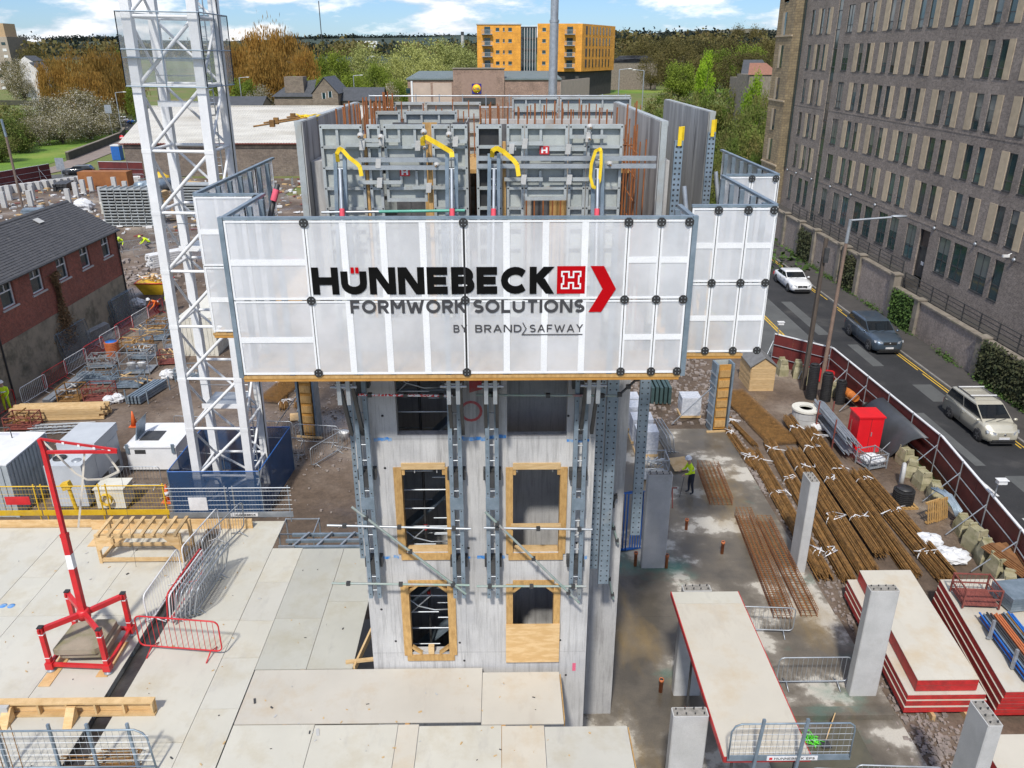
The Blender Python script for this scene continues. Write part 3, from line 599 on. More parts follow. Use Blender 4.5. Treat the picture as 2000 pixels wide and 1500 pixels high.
# ================================================================ the concrete core
def corewallmat(name, tone=1.0, lower=None):
 m, n, l, b = newmat(name)
 z = noise(n, l, .8, 7, .6); col = ramp(n, l, z.outputs[0], [(.3, (.57 * tone, .565 * tone, .555 * tone)), (.55, (.47 * tone, .465 * tone, .46 * tone)), (.75, (.38 * tone, .38 * tone, .385 * tone))]).outputs[0]
 st = noise(n, l, 2.6, 6, .7, (2.4, 2.4, .16)); col = mixc(n, l, ramp(n, l, st.outputs[0], [(.50, (0, 0, 0)), (.68, (.8, .8, .8))]).outputs[0], col, (.25 * tone, .245 * tone, .24 * tone))
 dr = noise(n, l, 9, 4, .7, (3.0, 3.0, .12)); col = mixc(n, l, ramp(n, l, dr.outputs[0], [(.55, (0, 0, 0)), (.68, (.65, .65, .65))]).outputs[0], col, (.30 * tone, .295 * tone, .29 * tone))
 f = noise(n, l, 30, 3, .7); col = mixc(n, l, 1, col, ramp(n, l, f.outputs[0], [(.3, (.92,) * 3), (.7, (1.04,) * 3)]).outputs[0], 'MULTIPLY')
 l.new(col, b.inputs['Base Color']); b.inputs['Roughness'].default_value = .85; bump(n, l, b, noise(n, l, 14, 5).outputs[0], .12); return m
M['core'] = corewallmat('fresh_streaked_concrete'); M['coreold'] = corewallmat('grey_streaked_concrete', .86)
M['spray'] = pm('blue_spray_paint', (.03, .22, .62), (.25, .38, .55), 9, .7, lo=.4, hi=.6); M['sprayr'] = pm('red_spray_paint', (.55, .08, .09), (.42, .16, .16), 5, .8)
M['plywood'] = pm('new_plywood', (.68, .47, .24), (.58, .37, .16), 2.2, .7, stretch=(1.2, 1, 5), lo=.42, hi=.58)
YW = 15.7
def on(px, py, Y=YW): p = P(px, py, Y); return p.x, p.z
def rect(a, b, Y=YW):
 x0, z1 = on(*a, Y); x1, z0 = on(*b, Y); return x0, x1, z0, z1
def core():
 t = thing('concrete_core', 'raw concrete stair and lift core with six openings in its front wall', 'building', (-.6, YW, 0))
 xl, xr = -3.22, 2.06; ops = [rect((767, 700), (884, 850)), rect((990, 700), (1107, 852)), rect((782, 914), (877, 1078)), rect((1000, 914), (1092, 1078)), rect((796, 1142), (880, 1276)), rect((1000, 1142), (1080, 1276))]
 zs = sorted({-.4, 12.9} | {round(z, 4) for o in ops for z in (o[2], o[3])} - {0}); mb = MB()
 zs = [z for z in zs if z <= 12.9]
 for z0, z1 in zip(zs, zs[1:]):
  if z1 - z0 < 1e-4: continue
  zm = (z0 + z1) / 2; cut = sorted((o[0], o[1]) for o in ops if o[2] < zm < o[3]); x = xl
  for a, b in cut: mb.box(x, a, YW, YW + .25, z0, z1); x = b
  mb.box(x, xr, YW, YW + .25, z0, z1)
 part('front_wall', mb, M['core'], t)
 sw = MB(); sw.box(xl, xl + .25, YW + .251, 24, -.4, 12.9); sw.box(xr - .25, xr, YW + .251, 24, -.4, 12.9); sw.box(-.75, -.5, YW + .252, 19.9, -.4, 12.9); sw.box(xl + .26, xr - .26, 20, 20.25, -.4, 12.9)
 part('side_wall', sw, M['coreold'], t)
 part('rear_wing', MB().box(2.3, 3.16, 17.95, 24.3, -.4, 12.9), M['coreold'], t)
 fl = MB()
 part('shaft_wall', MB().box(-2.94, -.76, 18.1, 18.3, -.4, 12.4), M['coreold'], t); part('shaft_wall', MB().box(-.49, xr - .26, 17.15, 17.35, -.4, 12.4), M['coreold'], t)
 part('shaft_light_cover', MB().box(xl + .26, xr - .26, YW + .26, 19.99, 12.5, 12.7), M['concd'], t)  # unseen cover added over the shaft to keep the inside dark
 jn = MB()          # board joints and lift lines of the formwork
 for z in (10.2, 7.1, 4.3): jn.box(xl + .02, xr - .02, YW - .004, YW + .01, z - .012, z + .012)
 for px in (808, 852, 1010, 1080):
  x, z = on(px, 890); jn.box(x - .008, x + .008, YW - .004, YW + .01, 9.35, 10.15); jn.box(x - .008, x + .008, YW - .004, YW + .01, 6.5, 7.05)
 for px in (757, 905, 972, 1120): x, z = on(px, 1000); jn.box(x - .008, x + .008, YW - .003, YW + .01, 4.2, 10.1)
 part('joint_line', jn, M['coreold'], t)
 tie = MB()
 for px, py in ((747, 812), (1110, 812), (752, 914), (773, 1252), (898, 1255), (1094, 1250), (907, 1290), (1105, 1318), (915, 1070), (745, 1190), (1126, 1060)): x, z = on(px, py); tie.lathe([(.03, 0), (.03, .006)], (x, YW - .001, z), 8, (0, -1, 0))
 part('tie_hole', tie, M['black'], t)
 sp = MB()
 for a, b in (((730, 855), (765, 861)), ((893, 853), (950, 860)), ((955, 850), (988, 857)), ((1107, 858), (1150, 863)), ((743, 1086), (762, 1091)), ((769, 1085), (779, 1090)), ((880, 1086), (918, 1090)), ((932, 1085), (985, 1091)), ((1133, 1086), (1146, 1093))):
  x0, x1, z0, z1 = rect(a, b); k = 5; sp = MB()
  for i in range(k): u = x0 + (x1 - x0) * i / k; dz = rnd.uniform(-.02, .02); sp.quad((u, YW - .006 - i * .0004, z0 + dz), (u + (x1 - x0) / k * 1.1, YW - .006 - i * .0004, z0 + dz + .01), (u + (x1 - x0) / k * 1.1, YW - .006 - i * .0004, z1 + dz), (u, YW - .006 - i * .0004, z1 + dz))
  part('level_mark', sp, M['spray'], t)
 rs = MB(); cx, cz = on(920, 803)
 for k in range(16): a0 = k * .3927; rs.prism([(cx + math.cos(a0 + e) * r, YW - .005 - .0005 * (k % 2), cz + math.sin(a0 + e) * r * 1.0) for e, r in ((0, .19), (.45, .19), (.45, .25), (0, .25))], (0, .002, 0))
 x0, x1, z0, z1 = rect((916, 738), (948, 800)); rs.quad((x0, YW - .0065, z0 + .4), (x1, YW - .0065, z0 + .5), (x1, YW - .0065, z1), (x0, YW - .0065, z1))
 part('red_spray', rs, M['sprayr'], t)
 # timber linings of the openings
 def lining(o, w, parts, name='opening_frame'):
  x0, x1, z0, z1 = o
  def bar(a, b, c, d, m='timberd'): part('frame_timber', MB().box(a, b, YW - .045, YW + .2, c, d), M[m], t)
  bar(x0 - w, x0 + .02, z0 - .02, z1 + .02); bar(x1 - .02, x1 + w, z0 - .02, z1 + .02); bar(x0 + .021, x1 - .021, z1 - .02, z1 + .13, 'timber' if parts == 'sq' else 'timberd'); bar(x0 - w * .6, x1 + w * .6, z0 - .19, z0 - .021)
  if parts == 'sq':
   for s, x in ((1, x0 + .02), (-1, x1 - .02)): part('corner_block', MB().box(min(x, x + s * .07), max(x, x + s * .07), YW - .02, YW + .05, z1 - .17, z1 - .021), M['timberd'], t)
   part('sill_board', MB().box(x0 + .03, x1 - .03, YW + .02, YW + .2, z0 + .0, z0 + .07), M['timber'], t)
  else:
   for s, x in ((1, x0 + .02), (-1, x1 - .02)):
    part('corner_brace', MB().beam((x, YW + .02, z1 - .2), (x + s * .2, YW + .02, z1 - .02), .06, .10, (0, 1, 0)), M['timberd'], t)
    part('corner_brace', MB().beam((x, YW + .02, z0 + .22), (x + s * .24, YW + .02, z0 + .01), .06, .10, (0, 1, 0)), M['timberd'], t)
   part('spacer_block', MB().box((x0 + x1) / 2 - .06, (x0 + x1) / 2 + .08, YW - .03, YW + .1, z0, z0 + .22), M['timber'], t)
 lining(ops[2], .16, 'sq'); lining(ops[3], .14, 'sq'); lining(ops[4], .17, 'oct'); lining(ops[5], .14, 'oct')
 a, b, c, d = rect((998, 1020), (1095, 1030)); part('guard_board', MB().box(a, b, YW - .075, YW - .046, c, d), M['timber'], t)
 a, b, c, d = rect((988, 1216), (1091, 1289)); part('plywood_sheet', MB().box(a, b, YW - .075, YW - .05, c, d), M['plywood'], t, 'plywood sheet closing the lower right opening')
 a, b, c, d = rect((1118, 1295), (1124, 1310)); part('pink_mark', MB().box(a, b, YW - .004, YW, c, d), pm('pink_mark', (.8, .15, .25)), t)
 return ops
OPS = core()
def stair_tower():
 t = thing('scaffold_stair', 'silver scaffold stair standing inside the left bay of the core', 'scaffold', (-2, 17, 0)); g = M['galv']
 xs = (-2.7, -1.15); ys = (16.25, 17.5)
 for x in xs:
  for y in ys: part('standard', MB().tube((x, y, 0), (x, y, 12.3), .025, 6), g, t)
 part('standard', MB().tube((-1.9, 16.9, 0), (-1.9, 16.9, 12.3), .035, 6), M['dark'], t)
 for k in range(12):
  z = .6 + k * 1.0
  for y in ys: part('ledger', MB().tube((xs[0], y, z), (xs[1], y, z), .022, 6), g, t)
  part('ledger', MB().tube((xs[0], ys[0], z + .5), (-1.6, ys[0], z + .5), .02, 6), g, t)
 for k in range(6):
  z = 0.7 + k * 2.0; part('stair_flight', MB().beam((-2.65, 17.0 + .35 * (k % 2), z), (-1.2, 17.0 + .35 * (k % 2), z + 1.4), .5, .06), M['galvb'], t)
  part('brace', MB().tube((xs[0], 16.22, z), (-1.75, 16.22, z + .95), .018, 6), g, t); part('handrail', MB().path([(xs[0], 16.2, z + 1.2), (-2.1, 16.2, z + .62), (-1.7, 16.2, z + .5), (xs[1], 16.2, z + .52)], .02, 6), g, t)
  for j in range(3): part('rung', MB().tube((-1.62, 16.22, z + .25 + j * .45), (xs[1], 16.22, z + .25 + j * .45), .018, 6), g, t)
  part('band', MB().tube((-1.9, 16.9, z + .4), (-1.9, 16.9, z + .55), .045, 8), M['red'], t)
stair_tower()
# ---------------------------------------------------------------- climbing rails on the core
def rail(name, label, x, y, zb, zt, face='front', grp='climbing rails'):
 t = thing(name, label, 'climbing rail', (x, y, zb), grp); m = M['galvb']
 for s in (-1, 1):
  if face == 'front': part('channel', MB().box(x + s * .10 - .045, x + s * .10 + .045, y - .07, y + .07, zb, zt), m, t)
 k = zb + .2; dk = MB(); lt = MB()
 while k < zt - .1:
  part('rung', MB().tube((x - .055, y - .02, k), (x + .055, y - .02, k), .016, 6), M['galv'], t); k += .38
 for i, k in enumerate((zb + .9, zb + 3.2, zb + 5.4)):
  if k < zt: part('wall_shoe', MB().box(x - .2, x + .2, y + .075, YW + .0, k - .12, k + .12).box(x - .055, x + .055, y - .04, y + .06, k - .25, k + .1), M['dark'], t)
 for s in (-1, 1):
  h = MB()
  for j in range(int((zt - zb) / .45)): h.lathe([(.016, 0), (.016, .003)], (x + s * .10, y - .0705, zb + .12 + j * .45), 6, (0, -1, 0))
  part('bolt_holes', h, M['black'], t, kind='stuff')
 for k in (zb + 2.4,): part('joint_plate', MB().box(x - .15, x + .15, y - .085, y - .0715, k + .02, k + .32), M['galvb'], t)
for px, lb in ((720, 'leftmost blue grey climbing rail on the front of the core'), (896, 'second climbing rail from the left on the core front'), (962, 'third climbing rail from the left on the core front'), (1130, 'rightmost climbing rail on the front face of the core')):
 xb, zb = on(px + (14 if px < 800 else 2 if px < 1000 else -8), 1165, 15.42); rail('climbing_rail', lb, xb, 15.42, zb, 12.2)
def perf(name, lb, x, y, zb, zt, w=.24):
 t = thing(name, lb, 'steel channel', (x, y, zb), 'perforated climbing channels')
 part('channel', MB().box(x - w / 2, x + w / 2, y - .01, y + .01, zb, zt).box(x - w / 2, x - w / 2 + .012, y + .011, y + .09, zb, zt).box(x + w / 2 - .012, x + w / 2, y + .011, y + .09, zb, zt), M['galvb'], t)
 h = MB(); k = zb + .1
 while k < zt:
  for dx in (-w * .28, w * .28): h.lathe([(.020, 0), (.020, .003)], (x + dx, y - .0105, k), 8, (0, -1, 0))
  k += .15
 part('hole', h, M['black'], t, kind='stuff')
perf('perforated_channel', 'perforated steel channel hanging left of the core front', on(700, 900, 16.0)[0] - .02, 16.0, on(708, 1090, 16)[1], 12.2)
perf('perforated_channel', 'left one of two perforated channels on the core right corner', on(1166, 950, 16.6)[0], 16.6, on(1160, 1110, 16.6)[1], 12.2, .2)
perf('perforated_channel', 'right one of two perforated channels on the core right corner', on(1188, 950, 16.7)[0], 16.7, on(1176, 1140, 16.7)[1], 12.2, .26)
perf('perforated_channel', 'perforated channel hanging free right of the rear wing', on(1254, 850, 18.2)[0], 18.2, on(1243, 1045, 18.2)[1], 12.2, .26)
def tubes():
 def one(lb, a, b, Y, mat='galv', r=.027):
  p, q = P(*a, Y), P(*b, Y); t = thing('scaffold_tube', lb, 'scaffold tube', p, 'scaffold tubes tied across the core'); part('tube', MB().tube(p, q, r, 8), M[mat] if isinstance(mat, str) else mat, t)
  for u in (.12, .5, .88): c = p.lerp(q, u); part('coupler', MB().obox(c, (.045, 0, 0), (0, .045, 0), (0, 0, .04)), M['dark'], t)
 M['worntube'] = pm('worn_painted_tube', (.36, .38, .37), (.26, .36, .31), 4, .6, .3, dirt=(.42, .2, .2), dlo=.6, dhi=.72, dscale=1.6)
 one('level tube crossing the upper left timber framed opening', (639, 1026), (920, 1033), 15.28); one('level tube crossing the upper right timber framed opening', (945, 1031), (1157, 1034), 15.28)
 one('level tube just above the lower left timber framed opening', (648, 1139), (917, 1143), 15.28, 'worntube'); one('level tube just above the lower right timber framed opening', (931, 1145), (1145, 1145), 15.28, 'worntube')
 one('long tube slanting across the left rails of the core', (687, 990), (910, 1160), 15.2, 'worntube', .03); one('long tube slanting across the right rails of the core', (948, 1000), (1131, 1177), 15.2, 'worntube', .03)
 tp = pm('red_white_tape', (.7, .05, .05), (.8, .8, .8), 14, .6, lo=.49, hi=.51)
 one('red and white taped tube below the platform', (700, 771), (884, 773), 15.3, tp); one('level tube below the right half of the platform', (930, 771), (1210, 773), 15.3, 'worntube')
 one('short tube standing aslant on the rear wing', (1204, 964), (1190, 1012), 17.8, 'dark'); one('tube leaning on the rear wing below the short one', (1190, 1000), (1207, 1062), 17.8, 'worntube'); one('tube leaning low on the rear wing', (1181, 1090), (1198, 1170), 17.8, 'worntube')
 one('dark brace tube under the right end of the platform', (1205, 775), (1250, 735), 15.3, 'dark')
tubes()
# ---------------------------------------------------------------- platform and edge screens
M['mesh_white'] = netmat('white_perforated_sheet', (.92, .93, .95), .44)
M['bandw'] = pm('white_screen_frame', (.82, .83, .84), (.76, .77, .78), 2, .45)
ZB, ZT = 12.32, 15.28
def platform(name, label, x0, x1, y0, y1, heads=()):
 t = thing(name, label, 'platform', ((x0 + x1) / 2, y0, ZB - .35))
 n = 9; w = (y1 - y0) / n
 for i in range(n): part('deck_board', MB().box(x0, x1, y0 + i * w + .004, y0 + (i + 1) * w - .004, ZB - .09, ZB - .045 + rnd.uniform(-.004, .004)), M['timberd'], t)
 part('edge_board', MB().box(x0 - .02, x1 + .02, y0 - .03, y0 - .005, ZB - .075, ZB - .022), M['timberd'], t); part('edge_beam', MB().box(x0, x1, y0 - .02, y0 - .006, ZB - .135, ZB - .076), M['beam'], t)
 for y in (y0 + .2, (y0 + y1) / 2, y1 - .15): part('timber_beam', MB().box(x0, x1, y - .05, y + .05, ZB - .2, ZB - .095), M['beam'], t)
 for x in heads:
  h = part('bracket_head', MB().box(x - .17, x + .17, 14.5, 15.4, ZB - .42, ZB - .315).box(x - .13, x - .05, 14.45, 14.6, ZB - .75, ZB - .2).box(x + .05, x + .13, 14.45, 14.6, ZB - .75, ZB - .2), M['galv'], t)
  part('bracket_strut', MB().beam((x - .12, 14.75, ZB - .45), (x - .12, 15.5, ZB - 1.9), .07, .09).beam((x + .12, 14.75, ZB - .45), (x + .12, 15.5, ZB - 1.9), .07, .09), M['dark'], h)
  part('bolt', MB().tube((x - .26, 14.5, ZB - .38), (x + .26, 14.5, ZB - .38), .03, 8), M['galv'], h)
heads = [P(px, 745, 14.5).x for px in (670, 885, 958, 1160)]
platform('climbing_platform', 'timber edged climbing platform under the lettered screen', -4.93, 3.42, 14.22, 15.6, heads)
platform('climbing_platform', 'timber platform under the right hand screen', 3.5, 4.95, 15.35, 19.3); platform('climbing_platform', 'timber platform at the far right behind the right screen', 5.05, 6.6, 19.5, 25)
platform('climbing_platform', 'timber platform on the left side of the core behind the front screen', -6.35, -5.0, 16.8, 23)
def screen(name, label, o, d, L, seams, bands, hubs=True, zb=ZB, zt=ZT, posts=(), nrm=None, vb=()):
 """o = start, d = unit direction, seams = cuts along the length, bands[i] = list of level white strips (0..1) in bay i, vb[i] = upright strips"""
 o, d = V((o[0], o[1], 0)), V((d[0], d[1], 0)); nrm = V(nrm) if nrm else V((d.y, -d.x, 0)); t = thing(name, label, 'edge screen', (o.x, o.y, zb)); H = zt - zb; up = V((0, 0, 1))
 cuts = [0] + list(seams) + [L]
 def slab_(nm, a, b, z0, z1, off, th, m, par=t): part(nm, MB().obox(o + d * (a + b) / 2 + nrm * off + up * (z0 + z1) / 2, d * (b - a) / 2, nrm * th / 2, up * (z1 - z0) / 2), m, par)
 for i, (a, b) in enumerate(zip(cuts, cuts[1:])):
  for r in range(2):
   z0, z1 = zb + H * r / 2 + .012, zb + H * (r + 1) / 2 - .012; a_, b_ = a + .008, b - .008
   p = part('mesh_panel', MB().obox(o + d * (a + b) / 2 + up * (z0 + z1) / 2, d * ((b_ - a_) / 2), nrm * .001, up * ((z1 - z0) / 2)), M['mesh_white'], t)
   f = MB(); e = .035
   for (u0, u1, w0, w1) in ((a_, a_ + e, z0, z1), (b_ - e, b_, z0, z1), (a_ + e, b_ - e, z0, z0 + e), (a_ + e, b_ - e, z1 - e, z1)): f.obox(o + d * (u0 + u1) / 2 + nrm * .006 + up * (w0 + w1) / 2, d * ((u1 - u0) / 2), nrm * .008, up * ((w1 - w0) / 2))
   part('panel_frame', f, M['bandw'], p)
   for bz in bands[i]:
    zz = z0 + (z1 - z0) * bz; slab_('white_strip', a_ + e, b_ - e, zz - .055, zz + .055, .007, .008, M['bandw'], p)
   for bx in (vb[i] if vb else ()):
    u = a + (b - a) * bx; slab_('white_strip', u - .06, u + .06, z0 + e, z1 - e, .007, .008, M['bandw'], p)
 for c in cuts[1:-1]: slab_('seam_post', c - .006, c + .006, zb, zt, -.01, .02, M['dark'])
 if hubs:
  for c in cuts[(1 if True else 0):]:
   for k, z in enumerate((zb + .05, zb + H / 2, zt - .05)):
    cpos = o + d * (c if c < L else L - .06) + nrm * .02 + up * z; hb = MB(); hb.prism([cpos + d * (math.cos(a) * .085) + up * (math.sin(a) * .085) for a in [R(22.5 + 45 * q) for q in range(8)]], nrm * .02); part('hub', hb, M['black'], t)
    bt = MB()
    for q in range(4): cc = cpos + nrm * .021 + d * (.045 * math.cos(R(45 + 90 * q))) + up * (.045 * math.sin(R(45 + 90 * q))); bt.prism([cc + d * (.011 * math.cos(a)) + up * (.011 * math.sin(a)) for a in [R(60 * w) for w in range(6)]], nrm * .003)
    part('hub_bolts', bt, M['galv'], t)
 slab_('top_rail', 0, L, zt, zt + .05, -.04, .09, M['galvb']); 
 for u in posts:
  slab_('screen_post', u - .05, u + .05, zb - .05, zt - .001, -.13, .1, M['galvb'])
  h = MB(); k = zb + .2
  while k < zt: h.obox(o + d * u - nrm * .182 + up * k, d * .018, nrm * .0015, up * .018); k += .2
  part('post_holes', h, M['black'], t, kind='stuff')
 return t
YS = 14.2; xl, xr = -4.92, 3.43; LX = xr - xl; sx = [P(px, 430, YS).x - xl for px in (593, 905, 1228, 1292)]
FS = screen('edge_screen', 'wide white perforated screen across the front with large company lettering', (xl, YS), (1, 0), LX, sx, [[.48], [], [], [.5], [.5]], vb=[(), (.24, .49, .74), (.26, .5, .74), (), ()], posts=(.9, 2.2, 3.9, 5.0, 7.0))
part('end_post', MB().box(xl - .09, xl - .005, YS - .02, YS + .12, ZB - .05, ZT + .05), M['galvb'], FS); part('end_post', MB().box(xr + .005, xr + .10, YS - .02, YS + .12, ZB - .05, ZT + .05), M['galvb'], FS)
part('black_gap', MB().box(xl + sx[1] - .018, xl + sx[1] + .018, YS - .022, YS - .012, ZB, ZT), M['black'], FS)
def lettering():
 f = lambda x, z, d: (x, YS - .0155 - d, z)
 K = pm('black_print', (.006, .006, .006), (.009, .009, .009), 3, .9, spec=.05); GY = pm('grey_print', (.06, .06, .065), (.075, .075, .08), 3, .9, spec=.05); RD = pm('red_print', (.46, .004, .008), (.42, .004, .008), 3, .9, spec=.05); WH = M['bandw']
 X = lambda px, py=580: P(px, py, YS).x; Z = lambda py: P(900, py, YS).z
 m = MB(); text_mesh(m, 'HUNNEBECK', X(613), X(1082), Z(574), Z(521), f, .29, .10); part('lettering', m, K, FS, 'large black lettering')
 m = MB()
 for px in (689, 698): m.quad(f(X(px), Z(533), .004), f(X(px + 6.5), Z(533), .004), f(X(px + 6.5), Z(521), .004), f(X(px), Z(521), .004))
 part('lettering_dots', m, RD, FS)
 [(lambda m: (text_mesh(m, w_, X(a_), X(b_), Z(611), Z(585), f, .23, .14), part('lettering', m, GY, FS)))(MB()) for w_, a_, b_ in (('FORMWORK', 683, 911), ('SOLUTIONS', 924, 1142))]
 [(lambda m: (text_mesh(m, w_, X(a_), X(b_), Z(649), Z(634), f, .17, .2), part('lettering', m, GY, FS)))(MB()) for w_, a_, b_ in (('BY', 884, 912), ('BRAND', 927, 1019))]; m = MB(); text_mesh(m, 'SAFWAY', X(1035), X(1141), Z(649), Z(634), f, .16, .22); part('lettering', m, GY, FS); m = MB()
 for q in ribbon2([(X(1021), Z(630)), (X(1028), Z(642)), (X(1020), Z(653.5)), (X(1140), Z(653.5))], .018): m.quad(*[f(u, v, .0045) for u, v in q])
 part('lettering_rule', m, GY, FS)
 m = MB(); a, b, c, d = X(1087), X(1141.5), Z(574), Z(520)
 m.quad(f(a, c, 0), f(b, c, 0), f(b, d, 0), f(a, d, 0)); m.prism([f(X(u), Z(v), .001) for u, v in ((1151, 520), (1177, 520), (1202, 565), (1175, 610), (1150, 610), (1176, 565))], (0, .004, 0)); part('red_emblem', m, RD, FS)
 m = MB(); W_, H_ = b - a, d - c
 pts = [(.17, .2), (.42, .2), (.42, .4), (.58, .4), (.58, .2), (.83, .2), (.83, .36), (.77, .36), (.77, .64), (.83, .64), (.83, .8), (.58, .8), (.58, .6), (.42, .6), (.42, .8), (.17, .8), (.17, .64), (.23, .64), (.23, .36), (.17, .36), (.17, .2)]
 for i, q in enumerate(ribbon2([(a + u * W_, c + v * H_) for u, v in pts], .028)): m.quad(*[f(u, v, .0055 + .0001 * (i % 3)) for u, v in q])
 part('emblem_outline', m, WH, FS)
lettering()
screen('edge_screen', 'short side return of the front screen at its left end', (xl - .05, YS + .14), (0, 1), 2.55, (1.3,), [[], []], hubs=False, nrm=(-1, 0, 0), posts=(.4, 1.2, 2.0))
screen('edge_screen', 'white screen panel set back at the left behind the front screen', (-6.35, 16.78), (1, 0), 1.35, (), [[.5]], posts=(.3, .9))
screen('edge_screen', 'long left side screen running back along the core', (-6.4, 16.9), (0, 1), 6.2, (1.5, 3, 4.5), [[], [], [], []], hubs=False, nrm=(-1, 0, 0), posts=(.4, 1.2, 2, 2.8, 3.6, 4.4, 5.2))
screen('edge_screen', 'short side return of the front screen at its right end', (xr + .05, YS + .14), (0, 1), 1.1, (), [[]], hubs=False, nrm=(1, 0, 0), posts=(.3, .8))
x5 = P(1518, 407, 15.33).x; xq = P(1352, 407, 15.33).x
screen('edge_screen', 'white three bay screen on the right set back from the lettered one', (xq, 15.33), (1, 0), x5 - xq, ((x5 - xq) * .31, (x5 - xq) * .66), [[.5], [.5], [.5]], posts=(.4, 1.0))
screen('edge_screen', 'right side screen running back from the three bay screen', (x5 + .05, 15.45), (0, 1), 4.0, (1.3, 2.6), [[], [], []], hubs=False, nrm=(1, 0, 0), posts=(.4, 1.2, 2, 2.8, 3.6))
screen('edge_screen', 'white screen panel at the far right behind the three bay screen', (x5 + .1, 19.5), (1, 0), P(1520, 346, 19.5).x - x5 - .1, ((P(1520, 346, 19.5).x - x5 - .1) * .5,), [[.5], [.5]], posts=(.3, .9))
screen('edge_screen', 'farthest right side screen running back along the core', (P(1520, 346, 19.5).x + .06, 19.6), (0, 1), 5.3, (1.3, 2.6, 3.9), [[], [], [], []], hubs=False, nrm=(1, 0, 0), posts=(.4, 1.2, 2, 2.8, 3.6, 4.4))
# ---------------------------------------------------------------- wall formwork on top
ZF = 16.72
def elem(t, x0, x1, y, z0, z1, mids=(), ribs=None, dark=False, hole=None):
 """one framed panel seen from behind: frame, ribs and the facing sheet"""
 w = .055; p = part('panel_sheet', MB().box(x0 + .01, x1 - .01, y + .10, y + .118, z0, z1) if not hole else MB().box(x0 + .01, x1 - .01, y + .10, y + .118, hole, z1), M['black'] if dark else M['formply'], t)
 f = MB(); zl = hole or z0
 f.box(x0, x0 + w, y, y + .099, zl, z1); f.box(x1 - w, x1, y, y + .099, zl, z1); f.box(x0 + w, x1 - w, y, y + .099, z1 - .075, z1); f.box(x0 + w, x1 - w, y, y + .099, zl, zl + .07)
 part('frame', f, M['frame'], p)
 k = z1 - .42
 while k > zl + .15: part('rib', MB().box(x0 + w, x1 - w, y + .012, y + .098, k - .03, k + .03), M['frame'], p); k -= .40
 for i, m in enumerate(mids):
  k = z1 - .075; x = x0 + (x1 - x0) * m; r = 0
  while k > zl + .3:
   if r % 3 != 1: part('stiffener', MB().box(x - .025, x + .025, y + .02, y + .097, k - .315, k), M['frame'], p)
   k -= .40; r += 1
 h = MB()
 for zz in (z1 - .04, z1 - .42, z1 - .82, z1 - 1.22, z1 - 1.62):
  if zz > zl:
   for xx in (x0 + .028, x1 - .028): h.lathe([(.017, 0), (.017, .003)], (xx, y - .0005, zz), 8, (0, -1, 0))
 part('frame_holes', h, M['black'], p, kind='stuff')
YF = 16.3
def gang(name, label, els, y, z0=12.4, zt=ZF):
 t = thing(name, label, 'formwork', (P(els[0][0], 250, y).x, y, z0))
 for e in els:
  x0, x1 = P(e[0], 252, y).x, P(e[1], 252, y).x
  if e[2] == 'timber': part('timber_filler', MB().box(x0 + .005, x1 - .005, y + .02, y + .1, z0, zt - rnd.uniform(.1, .5)), M['timberd'], t)
  else: elem(t, x0 + .003, x1 - .003, y, z0, zt, e[3] if len(e) > 3 else (), None, e[2] == 'dark', e[4] if len(e) > 4 else None)
 return t
hz = P(800, 394, YF).z
GA = gang('wall_formwork', 'left half of the front wall formwork with two yellow slings', [(623, 707, 'p', (.4,)), (708, 714, 'timber'), (715, 742, 'p'), (748, 830, 'p', (.37, .75), hz), (832, 841, 'timber'), (842, 879, 'p'), (880, 913, 'p')], YF)
GB = gang('wall_formwork', 'right half of the front wall formwork with two yellow slings', [(929, 980, 'dark'), (981, 988, 'timber'), (989, 1024, 'p'), (1025, 1110, 'p', (.37,), hz + .02), (1112, 1147, 'p'), (1148, 1218, 'p', (.4,))], YF)
